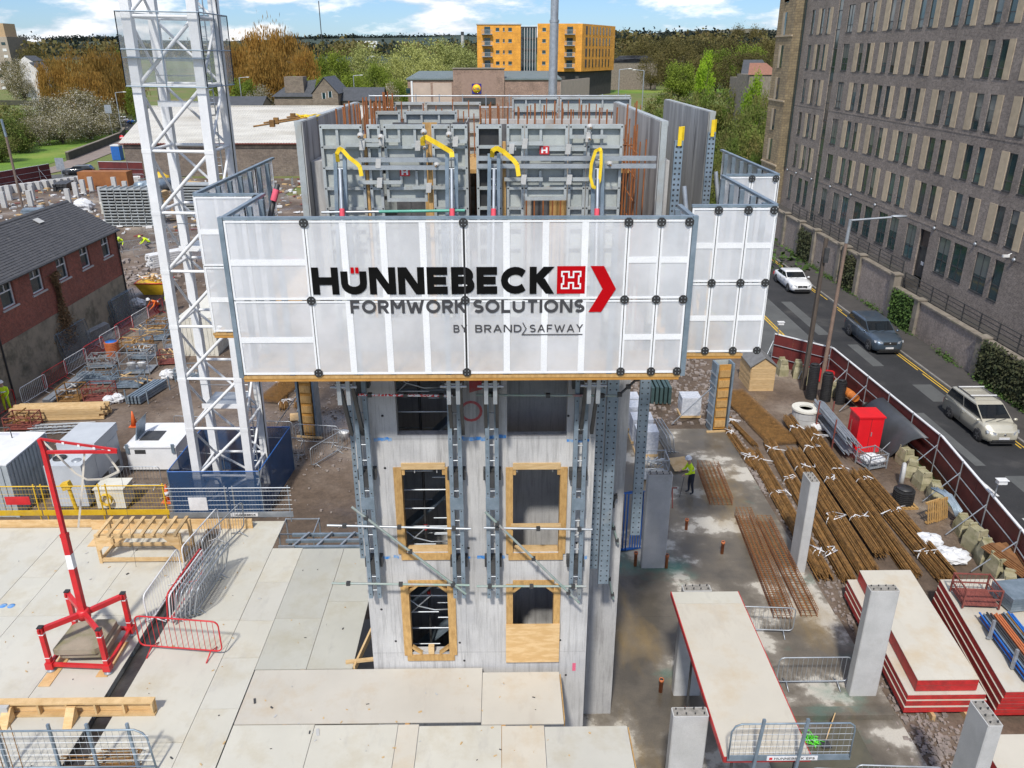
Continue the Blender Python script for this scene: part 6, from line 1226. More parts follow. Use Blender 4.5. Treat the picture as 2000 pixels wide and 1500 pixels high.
 t = thing('plywood_offcut', 'loose plywood square on the slab behind the person in yellow', 'plywood', (8.2, 32.9, 0)); part('sheet', MB().obox((8.35, 33.0, .2), (.42, .1, .0), (-.1, .42, .12), (0, 0, .012)), M['plywood'], t)
 # orange drain stubs
 for k, (px, py, h) in enumerate(((1340, 1034, .5), (1410, 1081, .55), (1301, 1109, .6), (1240.5, 1105, .62), (1290, 1351, .5))):
  g = G(px, py); t = thing('drain_stub', ('orange drain stub left of the long cages', 'orange drain stub beside the long rusty cages', 'orange drain stub right of the column behind the channel', 'orange drain stub by the rear wing of the core', 'orange drain stub in front of the table column')[k], 'drain pipe', g, 'orange drain stubs'); part('pipe', MB().lathe([(.06, 0), (.06, h - .1), (.075, h - .1), (.075, h), (.06, h), (.055, h - .02)], g, 12), M['opipe'], t); part('opening', MB().lathe([(.054, 0), (.054, .004)], g + V((0, 0, h - .018)), 12), M['black'], t)
 # red cabinet, tarpaulin sheet, pipes
 t = thing('steel_cabinet', 'bright red steel cabinet beside the silver tube rack', 'cabinet', (17.9, 35.2, -.08)); rm = pm('bright_red_enamel', (.75, .012, .02), (.66, .012, .02), 2, .35)
 part('body', MB().box(17.3, 18.5, 34.6, 35.7, -.08, 1.75), rm, t); part('lid', MB().prism([(17.25, 34.55, 1.752), (18.55, 34.55, 1.752), (18.55, 35.75, 1.752), (17.25, 35.75, 1.752)], (0, 0, .07)), rm, t); part('door_gap', MB().box(17.89, 17.905, 34.594, 34.6, .05, 1.7), M['black'], t); part('handle', MB().box(17.95, 17.99, 34.56, 34.6, .8, 1.0), M['galv'], t)
 t = thing('rubber_sheet', 'dark grey flexible sheet bent against the hoarding behind the cabinet', 'sheet', (19.3, 35.5, -.08)); mb = MB(); mb.smooth = True; n = 8
 pr = [(18.55 + .02 * k + .16 * math.sin(k * .45), -.05 + 1.9 * (k / n) ** .85) for k in range(n + 1)]; pr = [(18.75, -.05), (18.9, .4), (19.05, .85), (19.25, 1.25), (19.5, 1.5), (19.72, 1.6)]
 mb.loft([[(x, 34.0 - .25 * i, z), (x, 38.2 - .15 * i, z), (x + .02, 38.2 - .15 * i, z - .03), (x + .02, 34.0 - .25 * i, z - .03)] for i, (x, z) in enumerate(pr)]); part('sheet', mb, pm('grey_rubber', (.075, .08, .09), (.06, .065, .07), 2, .5), t)
 def rib_pipe(lb, p, q, r, mat, ring=.1):
  p, q = V(p), V(q); t = thing('corrugated_pipe', lb, 'pipe', p); L = (q - p).length; n = int(L / ring); prof = []
  for k in range(n): prof += [(r, k * ring), (r, k * ring + ring * .5), (r * .9, k * ring + ring * .55), (r * .9, k * ring + ring * .95)]
  part('pipe', MB().lathe(prof, p, 16, q - p, False), mat, t); part('bore', MB().lathe([(r * .8, 0), (r * .8, .004)], q + (q - p).normalized() * -.02, 16, q - p), M['black'], t)
 rib_pipe('left black corrugated pipe standing by the telegraph pole', (17.55, 41.2, -.08), (17.55, 41.3, 2.0), .3, M['black']); rib_pipe('middle black corrugated pipe standing by the lamp post', (18.25, 40.9, -.08), (18.25, 41.0, 1.6), .3, M['black']); rib_pipe('right black corrugated pipe standing by the lamp post', (18.9, 40.5, -.08), (18.9, 40.6, 1.3), .28, M['black'])
 rib_pipe('large orange pipe lying along the hoarding', (19.15, 41.6, .55), (19.5, 38.7, .6), .24, pm('big_orange_pipe', (.62, .2, .04), (.5, .15, .03), 3, .5), 1.0)
 rib_pipe('squat black ribbed ring standing on a pallet', (17.35, 29.7, .06), (17.35, 29.7, .75), .44, M['black'], .09)
 solo('oval_ring', MB().path([(18.15 + .13 * math.cos(a), 31.5 + .28 * math.cos(a), .42 + .48 * math.sin(a)) for a in [R(22.5 * k) for k in range(16)]], .09, 8, True), M['concrete'], 'oval pale concrete ring leaning on the ballast blocks', 'ring')
 t = thing('concrete_rings', 'two stacked pale concrete manhole rings beyond the bar bundles', 'manhole ring', (16, 37.9, -.08))
 for k in range(2): part('ring', MB().lathe([(.42, 0), (.66, 0), (.66, .38), (.42, .38), (.42, 0)], (16.0, 37.95, -.08 + k * .4), 20, (0, 0, 1), False), M['concrete'], t)
 part('cover_slab', MB().lathe([(.34, 0), (.72, 0), (.72, .1), (.34, .1), (.34, 0)], (16.0, 37.95, .74), 20, (0, 0, 1), False), M['cream'], t)
 # tube rack
 t = thing('tube_rack', 'red rack loaded with silver scaffold tubes beside the red cabinet', 'rack', (16.9, 36.3, -.08)); 
 for y in (35.0, 37.2):
  for x in (16.35, 17.1): part('upright', MB().tube((x, y, -.08), (x, y, 1.5), .035, 6), M['redrust'], t)
  for z in (.25, .8): part('cross_bar', MB().tube((16.35, y, z), (17.1, y, z), .03, 6), M['redrust'], t)
 for lay, (z, n) in enumerate(((.3, 12), (.36, 12), (.86, 12), (.93, 11), (1.0, 10), (1.07, 8))):
  for i in range(n): x = 16.42 + .055 * i + rnd.uniform(-.01, .01); o_ = rnd.uniform(-.5, .3); part('tube', MB().tube((x + .12, 38.3 + o_, z), (x - .02, 33.8 + o_, z + rnd.uniform(-.02, .02)), .024, 6), M['galv'], t)
 # wire basket with sacks, pallets, sacks
 def crate(name, lb, x, y, z, w, l, h, m, fill=None, rz=0, mesh=True):
  t = thing(name, lb, 'crate', (0, 0, 0)); 
  for a in (-w / 2, w / 2):
   for b in (-l / 2, l / 2): part('post', MB().box(a - .025, a + .025, b - .025, b + .025, 0, h), m, t)
  part('base', MB().box(-w / 2, w / 2, -l / 2, l / 2, .1, .14), m, t)
  for zz in (h * .5, h - .03):
   for b in (-l / 2, l / 2): part('rail', MB().box(-w / 2, w / 2, b - .018, b + .018, zz - .02, zz + .02), m, t)
   for a in (-w / 2, w / 2): part('rail', MB().box(a - .018, a + .018, -l / 2, l / 2, zz - .02, zz + .02), m, t)
  if mesh:
   q = MB()
   for k in range(9):
    u = -w / 2 + w * k / 8
    for b in (-l / 2, l / 2): q.tube((u, b, .14), (u, b, h), .006, 4, cap=False)
    u = -l / 2 + l * k / 8
    for a in (-w / 2, w / 2): q.tube((a, u, .14), (a, u, h), .006, 4, cap=False)
   part('mesh_wires', q, m, t, kind='stuff')
  t.location = (x, y, z); t.rotation_euler = (0, 0, rz); return t
 globals()['crate'] = crate
 def sack(lb, x, y, z, r, h, m=None, grp=None):
  mb = MB(); mb.ball((x, y, z + h * .42), r * 1.05, r * .85, h * .48, 18, 10, .17); mb.sm = [False] * len(mb.sm); o = solo('white_sack', mb, m or M['bag'], lb, 'sack', grp or 'white sacks'); return o
 globals()['sack'] = sack
 crate('wire_crate', 'wire crate with white sacks in front of the red cabinet', 17.5, 33.2, -.08, 1.0, .9, .8, M['galv'], rz=.3); sack('white sack inside the wire crate at the cabinet', 17.4, 33.2, .05, .4, .55); sack('second white sack inside the wire crate at the cabinet', 17.75, 33.15, .05, .33, .5)
 sack('left white sack by the leaning pallets', 16.95, 26.6, -.08, .5, .55); sack('right white sack by the ballast blocks', 17.35, 25.6, -.08, .6, .5); sack('white sack beside the concrete manhole rings', 16.55, 37.2, -.08, .42, .35)
 def pallet(lb, c, ax, ay, grp='timber pallets'):
  c, ax, ay = V(c), V(ax), V(ay); n = ax.cross(ay).normalized(); t = thing('pallet', lb, 'pallet', c, grp); X, Y = ax.normalized(), ay.normalized(); w, l = ax.length, ay.length
  for i in range(6): u = -w / 2 + w * (i + .5) / 6; part('board', MB().obox(c + X * u + n * .06, X * (w / 21), Y * l / 2, n * .01), M['timberd'], t)
  for i in range(3): v = -l / 2 + l * (i + .5) / 3; part('bearer', MB().obox(c + Y * v * 1.3, X * w / 2, Y * .04, n * .045), M['timberd'], t)
 pallet('front one of two pallets leaning by the ballast blocks', (17.9, 28.3, .45), (.75, .35, 0), (-.12, .1, 1.0)); pallet('rear one of two pallets leaning by the ballast blocks', (18.35, 28.5, .4), (.7, .4, 0), (-.12, .1, .95)); pallet('pallet under the black ribbed ring', (17.35, 29.7, -.02), (1.0, 0, 0), (0, 1.0, 0))
 t = thing('coiled_hose', 'grey corrugated hoses heaped behind the leaning pallets', 'hose', (18.6, 29, 0)); gh = M['galvb']
 for k in range(7): part('hose', MB().path([(18.3 + .07 * k, 29.4 - .06 * k, .9 + .04 * (k % 3)), (18.6 + .05 * k, 28.9, .85), (18.75 + .04 * k, 28.4 - .05 * k, .55), (18.8, 28.1, .3)], .05, 8), gh, t)
 t = thing('board_stack', 'stack of brown boards lying on ballast blocks at the right edge', 'timber stack', (18.4, 24.3, .8)); bm = pm('brown_boards', (.27, .13, .05), (.2, .09, .035), 5, .7, perobj=.15)
 for k in range(5):
  for j in range(3): part('board', MB().obox((18.35 + .24 * j + .05 * k, 24.2 - .02 * k, .82 + .05 * k), (.11, .03, 0), (-.2, .95, 0), (0, 0, .022)), bm, t)
 for lb, x, y in (('short orange water barrier by the far hoarding corner', 18.6, 44.1), ('second orange barrier section by the far hoarding', 19.2, 43.6)): solo('plastic_barrier', MB().prism([(x - .5, y, .0), (x + .5, y - .4, .0), (x + .5, y - .1, .0), (x - .5, y + .3, .0)], (0, 0, .7)), M['red'], lb, 'barrier')
 # crates and tubes on the right table stack
 z = 1.13; crate('mesh_crate', 'empty red oxide crate standing on the right table stack', 15.75, 21.6, z, 1.15, .9, .75, M['redrust'], rz=-.08); t = thing('panel_stack', 'stack of grey steel panels beside the red oxide crate', 'panel stack', (17.0, 21.6, z))
 for k in range(5): part('panel', MB().obox((17.1, 21.5, z + .07 + k * .1), (.6, .08, 0), (-.06, .5, 0), (0, 0, .045)), M['galvb'], t)
 t = thing('tube_rack', 'rack of blue, red and rusty props on the right table stack', 'rack', (15.7, 19.4, z)); cs = [M['blue'], M['redrust'], M['dark'], M['blue'], M['rust'], M['opipe'], M['galvb']]
 for lay in range(3):
  for i in range(13): x = 15.35 + .085 * i + rnd.uniform(-.015, .015); part('prop', MB().tube((x, 20.6 + rnd.uniform(-.1, .1), z + .1 + .075 * lay), (x - .22, 17.75 + rnd.uniform(-.15, .2), z + .1 + .075 * lay), .032, 7), cs[rnd.randrange(7)], t)
 for y in (18.4, 19.7):
  for x in (15.2, 16.5): part('upright', MB().box(x - .04 - .05 * (20 - y), x + .04 - .05 * (20 - y), y - .04, y + .04, z, z + .7), M['galv'], t)
  part('cross_bar', MB().box(15.1, 16.5, y - .03, y + .03, z + .01, z + .06), M['galv'], t)
 # barriers on the slab
 barrier('galv', 'barrier standing beside the far end of the propped table', (8.6, 21.4, 0), R(-4)); barrier('galv', 'barrier standing across the slab by the wide column', (9.5, 19.0, 0), R(0)); barrier('galv', 'barrier beyond the guard fence at the lower right', (9.0, 14.9, 0), R(-4)); barrier('galv', 'white grey barrier by the pit in the lower right', (10.2, 15.0, 0), R(-3))
 t = thing('rope_heap', 'bright green rope heap by the guard fence at the lower right', 'rope', G(1580, 1448)); g = G(1580, 1448); pts = [g + V((rnd.gauss(0, .14), rnd.gauss(0, .12), .03 + abs(rnd.gauss(0, .08)))) for _ in range(60)]; part('rope', MB().path(pts, .014, 5), pm('green_rope', (.15, .8, .05), (.1, .6, .04), 6, .6), t)
 t = thing('shovel', 'shovel with wooden shaft by the green rope', 'shovel', G(1612, 1450)); a, b = G(1612, 1450), G(1628, 1408); part('shaft', MB().tube(a + V((0, 0, .1)), b + V((0, 0, .3)), .018, 6), M['timber'], t); part('blade', MB().obox(a + V((-.05, -.1, .05)), (.14, 0, 0), (0, .17, -.03), (0, 0, .006)), M['dark'], t)
 # trestle and small heap by the core
 t = thing('trestle', 'small red steel trestle beside the column behind the channel', 'trestle', (7.2, 29.6, 0))
 for x in (6.6, 7.3):
  for s in (-1, 1): part('leg', MB().tube((x, 29.7 + s * .3, 0), (x, 29.7, .8), .025, 6), M['redrust'], t)
 part('top_bar', MB().tube((6.4, 29.7, .82), (7.5, 29.7, .82), .03, 6), M['redrust'], t)
 crate('stillage', 'grey stillage of silver fittings behind the column right of the core', 6.9, 32.2, 0, 1.3, 1.0, 1.1, M['galv']); t = thing('fittings_heap', 'heap of silver scaffold fittings in the stillage right of the core', 'fittings', (6.9, 32.2, .2))
 for k in range(30): a = V((6.9 + rnd.uniform(-.5, .5), 32.2 + rnd.uniform(-.4, .4), rnd.uniform(.3, 1.1))); part('fitting', MB().tube(a, a + V((rnd.uniform(-.5, .5), rnd.uniform(-.2, .2), rnd.uniform(-.1, .15))), .03, 6), M['galv'], t)
 t = thing('blue_frame_stack', 'stacked blue steel frames between core wing and channel', 'frames', (4.7, 27, 0))
 for k in range(6): part('frame', MB().path([(4.2 + .12 * k, 26.2, .05), (5.0 + .1 * k, 26.4, .05), (5.0 + .1 * k, 26.4, 2.6), (4.2 + .12 * k, 26.2, 2.6)], .03, 6, True), M['blue'], t)
 # rubble stones: loose, uncountable
 mb = MB(); mb2 = MB()
 def stones(q, n, f, s0, s1):
  for _ in range(n):
   x, y = f(); s = rnd.uniform(s0, s1) * rnd.random() ** .5 + s0 * .5; c = V((x, y, -.06 + s * .25)); vs = [c + V((rnd.uniform(.5, 1) * a * s, rnd.uniform(.5, 1) * b * s, rnd.uniform(.4, .9) * e * s * .7)) for a in (-1, 1) for b in (-1, 1) for e in (-1, 1)]; q.add(vs, [(0, 1, 3, 2), (4, 6, 7, 5), (0, 4, 5, 1), (2, 3, 7, 6), (0, 2, 6, 4), (1, 5, 7, 3)])
 stones(mb, 900, lambda: (rnd.uniform(11.65, 12.6) + max(0, rnd.gauss(0, .4)), rnd.uniform(13.5, 34)), .02, .09); stones(mb, 420, lambda: (rnd.gauss(12.0, .6), rnd.gauss(16.8, 1.2)), .02, .09); stones(mb, 900, lambda: (rnd.uniform(7.5, 13), rnd.uniform(37.8, 50)), .03, .16); stones(mb, 350, lambda: (rnd.uniform(11.6, 12.2), rnd.uniform(31, 39)), .03, .1)
 stones(mb, 1300, lambda: (rnd.uniform(-28, -3.5), rnd.uniform(24, 70)), .02, .07); stones(mb, 500, lambda: (rnd.uniform(-13, -4), rnd.uniform(33, 44)), .02, .1); stones(mb, 260, lambda: (rnd.gauss(-33, 3), rnd.gauss(68, 3)), .1, .35)
 tag(struct('rubble', mb, pm('rubble_stone', (.33, .28, .25), (.22, .185, .165), 3, .95, perobj=.1)), 'scattered pale rubble and stones on the site ground', 'rubble', kind='stuff')
 p = solo('concrete_strip', MB().box(6.2, 11.4, 17.6, 17.95, -.02, .18), M['slab'], 'low concrete strip across the slab by the wide column', 'concrete strip'); p = solo('water_pit', MB().box(7.3, 10.2, 15.4, 17.3, -.02, .006), pm('muddy_water', (.11, .10, .07), (.09, .085, .06), 2, .06), 'shallow muddy water pit beside the propped table', 'pit')
clutter_right()
# ================================================================ tower crane mast
def crane():
 t = thing('tower_crane_mast', 'white lattice tower crane mast rising on the left', 'crane', (-11.6, 30.8, -.08)); m = M['white']; x0, x1, y0, y1 = -12.72, -10.5, 29.7, 31.9
 ORG[t.name] = V((-11.6, 30.8, -.08)); zt = 26.0; nb = 12; H = 2.2; zb = 1.57 - H
 for x in (x0, x1):
  for y in (y0, y1):
   part('leg', MB().box(x - .155, x + .155, y - .155, y + .155, -.08, zt), m, t)
 lv = [zb + H * k for k in range(nb + 1)]
 def bar(a, b, r=.052): part('brace', MB().tube(a, b, r, 7), m, t)
 for k, z in enumerate(lv[1:]):
  for (a, b) in (((x0 + .14, y0), (x1 - .14, y0)), ((x0 + .14, y1), (x1 - .14, y1)), ((x0, y0 + .14), (x0, y1 - .14)), ((x1, y0 + .14), (x1, y1 - .14))): part('girt', MB().tube((a[0], a[1], z), (b[0], b[1], z), .06, 7), m, t)
 for k in range(nb):
  z, w = lv[k] + .08, lv[k + 1] - .1
  if z < 0: z = .2
  bar((x0 + .1, y0, z), (x1 - .1, y0, w), .066); bar((x1 - .1, y1, z), (x0 + .1, y1, w)); bar((x0, y1 - .1, z), (x0, y0 + .1, w)); bar((x1, y0 + .1, z), (x1, y1 - .1, w))
  for x in (x0, x1): part('joint_sleeve', MB().box(x - .165, x + .165, y0 - .165, y0 + .165, lv[k + 1] - .07, lv[k + 1] + .07), m, t)
 for i, z in enumerate((4.55, 11.1, 16.3)):
  p = part('rest_platform', MB().box(x0 + .5, x1 - .2, y0 + .4, y1 - .3, z, z + .05), M['galv'], t); part('platform_edge', MB().box(x0 + .45, x1 - .15, y0 + .36, y0 + .395, z - .04, z + .16), m, p)
  part('hand_rail', MB().path([(x0 + .5, y0 + .4, z + .05), (x0 + .5, y0 + .4, z + 1.0), (x1 - .25, y0 + .4, z + 1.0), (x1 - .25, y0 + .4, z + .05)], .018, 5), M['galv'], p)
 l_ = part('ladder', MB().tube((-11.0, 31.2, .1), (-11.0, 31.2, zt), .022, 6).tube((-10.65, 31.2, .1), (-10.65, 31.2, zt), .022, 6), M['galv'], t)
 for k in range(84): part('rung', MB().tube((-11.0, 31.2, .3 + k * .3), (-10.65, 31.2, .3 + k * .3), .013, 5), M['galv'], l_)
 for k in range(26): z = 3.2 + k * .85; part('safety_hoop', MB().path([(-11.0, 31.2, z), (-11.05, 30.95, z), (-10.95, 30.75, z), (-10.7, 30.75, z), (-10.6, 30.95, z), (-10.65, 31.2, z)], .012, 5), M['galv'], l_)
 cb = M['dark']; part('power_cable', MB().tube((-10.3, 31.6, 0), (-10.3, 31.6, zt), .024, 6), cb, t)
 gm = netmat('grey_mesh_sheet', (.42, .46, .48), .26); cx0, cx1, cy0, cy1, a, b = -12.98, -10.2, 29.35, 32.3, 16.95, 19.3
 for nm, q in (('front', [(cx0, cy0), (cx1, cy0)]), ('right', [(cx1, cy0), (cx1, cy1)]), ('back', [(cx1, cy1), (cx0, cy1)]), ('left', [(cx0, cy1), (cx0, cy0)])):
  (ax, ay), (bx, by) = q; p = part('mesh_screen', MB().quad((ax, ay, a), (bx, by, a), (bx, by, b), (ax, ay, b)), gm, t)
  for z in (a, (a + b) / 2, b): part('screen_rail', MB().tube((ax, ay, z), (bx, by, z), .022, 5), M['galvb'], p)
  for u in (0, .5, 1): x, y = ax + (bx - ax) * u, ay + (by - ay) * u; part('screen_post', MB().tube((x, y, a), (x, y, b), .02, 5), M['galvb'], p)
 part('cage_floor', MB().box(cx0, cx1, cy0, cy0 + .5, a + .9, a + .93), M['galvb'], t)
 t.rotation_euler = (0, R(.9), 0); t.location = (-11.72, 30.8, -.08)
 t = thing('blue_debris_netting', 'dark blue netting screen round the foot of the crane', 'netting', (-11.7, 31, 0)); nm = netmat('blue_net', (.02, .065, .16), .80); q = [(-13.75, 29.0), (-10.0, 29.0), (-9.75, 33.2), (-13.75, 33.2)]
 for i in range(4): a, b = q[i], q[(i + 1) % 4]; p = part('net_panel', MB().quad((*a, -.05), (*b, -.05), (*b, 2.15), (*a, 2.15)), nm, t); part('frame_rail', MB().tube((*a, 2.15), (*b, 2.15), .02, 5), M['blue'], p); part('frame_post', MB().tube((*a, -.05), (*a, 2.2), .025, 5), M['galvb'], p)
 solo('crane_base', MB().box(-13.5, -9.9, 29.2, 33.0, -.3, .02), M['concd'], 'concrete pad under the crane mast', 'foundation')
crane()
# ================================================================ brick house on the left
def brick_house():
 M['redbrick'] = brickmat('dark_red_brick', (.30, .072, .046), (.2, .052, .038), (.2, .12, .09), 'YZ', .225, .075, dirt=(.20, .09, .07)); M['render'] = pm('weathered_rubble_render', (.30, .255, .19), (.21, .18, .135), 1.4, .95, bmp=.9, bscale=6, dirt=(.09, .085, .06), dscale=.7, dlo=.5, dhi=.7); slate = pm('wet_slate', (.085, .083, .085), (.06, .06, .063), 2.5, .55, perobj=.0, dirt=(.13, .125, .12), dlo=.6, dhi=.75, dscale=1.2)
 X = -27.55; Y0, Y1 = 30.0, 57.2; ze = 6.45; t = thing('brick_house', 'long low red brick house with slate roof and rendered base', 'house', (X - 3, 46, -.08)); ws = [(54.8, 56.0), (51.75, 53.0), (48.75, 50.05), (45.75, 47.1), (42.7, 44.05), (39.6, 40.9), (36.5, 37.8)]
 mb = MB(); y = Y0
 mb.box(X - .35, X, Y0, Y1, 3.15, 4.85); mb.box(X - .35, X, Y0, Y1, 6.2, ze)
 for a, b in sorted(ws): mb.box(X - .35, X, y, a, 4.85, 6.2); y = b
 mb.box(X - .35, X, y, Y1, 4.85, 6.2); mb.prism([(X - .36, Y1 - .3, 3.15), (X - 6.1, Y1 - .3, 3.15), (X - 6.1, Y1 - .3, ze), (X - 3.05, Y1 - .3, 8.25), (X - .36, Y1 - .3, ze + .1)], (0, .3, 0)); mb.box(X - 6.1, X - 5.8, Y0, Y1 - .31, 3.15, ze); part('brick_wall', mb, M['redbrick'], t)
 part('rendered_base', MB().box(X - 6.1, X + .03, Y0, Y1 + .01, -.4, 3.149), M['render'], t)
 for a, b in ws:
  w = part('window', MB().box(X - .2, X - .18, a, b, 4.85, 6.2), M['glass'], t); f = MB(); e = .07
  f.box(X - .21, X - .12, a, a + e, 4.85, 6.2); f.box(X - .21, X - .12, b - e, b, 4.85, 6.2); f.box(X - .21, X - .12, a + e, b - e, 4.85, 4.85 + e); f.box(X - .21, X - .12, a + e, b - e, 6.2 - e, 6.2); f.box(X - .205, X - .125, a + e, b - e, 5.7, 5.76); f.box(X - .205, X - .125, (a + b) / 2 - .025, (a + b) / 2 + .025, 5.76, 6.2 - e); part('frame', f, M['white'], w)
  part('sill', MB().box(X - .1, X + .08, a - .12, b + .12, 4.75, 4.846), M['concrete'], w); part('lintel', MB().box(X - .1, X + .012, a - .15, b + .15, 6.203, 6.4), M['coping'], w); part('blind', MB().box(X - .26, X - .25, a, b, 4.85, 4.85 + rnd.uniform(.5, 1.1)), M['whitep'], w)
 # slates, one by one in rows: too many and too small to pick apart
 mb = MB(); n = 20; m_ = 70; ex, ez, rx, rz_ = X + .22, ze - .08, X - 3.05, 8.4
 for i in range(n):
  for j in range(m_):
   u0, u1 = i / n, (i + 1.15) / n; ya = Y0 + (Y1 + .1 - Y0) * (j + .5 * (i % 2)) / m_; yb = min(Y1 + .1, ya + (Y1 + .1 - Y0) / m_ - .02); k = rnd.uniform(0, .012)
   if yb > ya: mb.prism([(ex + (rx - ex) * u0, ya, ez + (rz_ - ez) * u0 + .03 + k), (ex + (rx - ex) * u0, yb, ez + (rz_ - ez) * u0 + .03 + k), (ex + (rx - ex) * u1, yb, ez + (rz_ - ez) * u1 + .004), (ex + (rx - ex) * u1, ya, ez + (rz_ - ez) * u1 + .004)], (0, 0, .012))
 part('roof_slates', mb, slate, t, kind='stuff')
 part('roof', MB().prism([(ex, Y0, ez - .03), (rx, Y0, rz_ - .03), (X - 6.3, Y0, ez - .03), (X - 6.3, Y0, ez + .0), (rx, Y0, rz_), (ex, Y0, ez)], (0, Y1 + .1 - Y0, 0)), slate, t); part('ridge', MB().prism([(rx - .14, Y0, rz_ - .02), (rx + .14, Y0, rz_ - .02), (rx, Y0, rz_ + .09)], (0, Y1 + .12 - Y0, 0)), slate, t)
 part('gutter', MB().tube((X + .26, Y0, ze - .1), (X + .26, Y1 + .1, ze - .1), .06, 8), M['dark'], t)
 for y in (57.0, 41.6): part('downpipe', MB().tube((X + .08, y, -.05), (X + .08, y, ze - .1), .05, 8), M['black'], t)
 for j, (px, py) in enumerate(((70, 409), (26, 498 - 78))): part('repair_slate', MB().obox((X - 2.3 - .1 * j, 52 - 7.5 * j, 8.04 + .05 * j), (.2, 0, -.12), (0, .3, 0), (.01, 0, .014)), M['concrete'], t)
 mb = MB()
 def iv(): y = rnd.gauss(48.2, .55); z = rnd.uniform(.8, 5.6); return (X + .05 + abs(rnd.gauss(0, .14)), 48.1 + (y - 48.1) * (.6 + .5 * math.sin(z * 1.1)), z), (1, 0, .2)
 leafcloud(mb, 3200, iv, .03, .09); solo('dead_climber', mb, pm('dead_ivy', (.22, .125, .055), (.14, .09, .045), 4, .95), 'brown dead climber hanging on the rendered wall of the brick house', 'climber')
brick_house()
# ================================================================ left yard
def left_yard():
 z = -.08
 names = ['nearest', 'second', 'third', 'fourth', 'fifth', 'sixth', 'seventh', 'eighth', 'ninth']
 ps = [(-27.0, 39.6), (-26.4, 41.8), (-26.35, 44.0), (-26.2, 46.2), (-26.1, 48.4), (-26.1, 50.6), (-26.1, 52.8), (-25.9, 55.0), (-25.7, 57.2)]
 for i, (x, y) in enumerate(ps): barrier('red' if i % 2 == 0 else 'white', '%s %s barrier in the row beside the brick house' % (names[i], 'red' if i % 2 == 0 else 'white'), (x, y, z), R(84), 0, 'red and white barriers beside the brick house')
 for i in range(4): barrier('galv', '%s grey barrier in the stack leaning at the house wall' % ('front', 'second', 'third', 'rear')[i], (-26.9 - .12 * i, 51.2 + .1 * i, z), R(80), -.15, 'grey barriers stacked at the house wall')
 def heras(lb, y, n, x=-27.15, L=3.3):
  for i in range(n):
   t = thing('fence_panel', lb[i], 'fence panel', (0, 0, 0), 'mesh fence panels leaning on the house'); Hh = 2.1; part('frame', MB().path([(-L / 2, 0, .1), (-L / 2, 0, Hh), (L / 2, 0, Hh), (L / 2, 0, .1)], .024, 6, True), M['galvb'], t); part('mesh', MB().quad((-L / 2, 0, .1), (L / 2, 0, .1), (L / 2, 0, Hh), (-L / 2, 0, Hh)), netmat('fence_mesh', (.17, .19, .2), .45) if 'hm' not in M else M['hm'], t)
   t.location = (x + .12 * i, y + .15 * i, z); t.rotation_euler = (R(-9), 0, R(88))
 M['hm'] = netmat('fence_mesh_sheet', (.2, .22, .23), .36)
 heras(['rear mesh fence panel leaning near the house window wall', 'front mesh fence panel leaning near the house window wall'], 48.4, 2); heras(['rearmost mesh fence panel at the house far corner', 'second mesh fence panel at the house far corner', 'third mesh fence panel at the house far corner', 'front mesh fence panel at the house far corner'], 55.3, 4, -27.3)
 # timber stack, lattice frames
 t = thing('timber_stack', 'long stack of pale timber planks in the left yard', 'timber stack', (-23.7, 39.2, z))
 for lay in range(4):
  for i in range(6): o_ = rnd.uniform(-.15, .15); part('plank', MB().obox((-23.7 + o_, 38.85 + i * .16, z + .12 + .16 * lay), (2.35, .12, 0), (-.004, .074, 0), (0, 0, .074)), M['timber'], t)
 t = thing('lattice_frames', 'flat heap of silver lattice frames in front of the timber stack', 'frames', (-23, 37.5, z))
 for k in range(5):
  y = 37.0 + .16 * k; zz = z + .08 + .09 * (k % 3)
  for d in (0, .35): part('chord', MB().tube((-24.4, y + d, zz), (-21.8 + .1 * k, y + d + .3, zz), .022, 6), M['galv'], t)
  for j in range(6): x = -24.3 + j * .43; part('lacing', MB().tube((x, y, zz), (x + .3, y + .4, zz), .014, 5), M['galv'], t)
 def stillage(lb, x, y, rz, m, w=1.3, l=1.0, h=.95, fill=None, n=14):
  crate('stillage', lb, x, y, z, w, l, h, m, rz=rz)
  if fill:
   t = thing('loose_fittings', fill[0], 'fittings', (x, y, z + .2), 'loose fittings in the left yard crates')
   for k in range(n): a = V((x + rnd.uniform(-.4, .4) * w, y + rnd.uniform(-.35, .35) * l, z + rnd.uniform(.25, h))); d = V((rnd.uniform(-.5, .5), rnd.uniform(-.5, .5), rnd.uniform(-.1, .15))) * fill[2]; part('fitting', MB().beam(a, a + d, .07, .05), fill[1], t)
 stillage('grey crate with blue grey scrap left of the wire cage', -24.0, 44.3, .1, M['galvb'], 1.8, 1.3, .8, ('blue grey scrap filling the wide crate', M['galvb'], 1.0), 24); stillage('tall wire cage crate holding white tubs', -22.3, 46.0, .05, M['galv'], 1.7, 1.4, 1.5); stillage('grey crate with green netting and boards', -21.9, 43.6, .05, M['galvb'], 1.5, 1.1, .8, ('boards lying across the grey crate', M['timber'], 1.6), 5); stillage('red oxide crate of scaffold parts', -22.7, 41.7, .05, M['redrust'], 1.4, 1.1, .9, ('rusty parts in the red oxide crate', M['redrust'], .9), 18); stillage('rusty crate left of the red oxide crate', -24.2, 41.6, .0, M['rust'], 1.2, 1.0, .9, ('grey braces in the rusty crate', M['concrete'], 1.2), 6); stillage('grey crate near the yellow timber by the path', -23.7, 52.0, .15, M['galvb'], 1.6, 1.2, .9, ('yellow timber lengths in the grey path crate', M['timber'], 2.2), 9); stillage('brown crate with planks beyond the orange ribbed pipe', -24.2, 50.0, .2, M['rust'], 2.0, 1.2, .7, ('brown offcuts in the plank crate', M['timberd'], 1.2), 14)
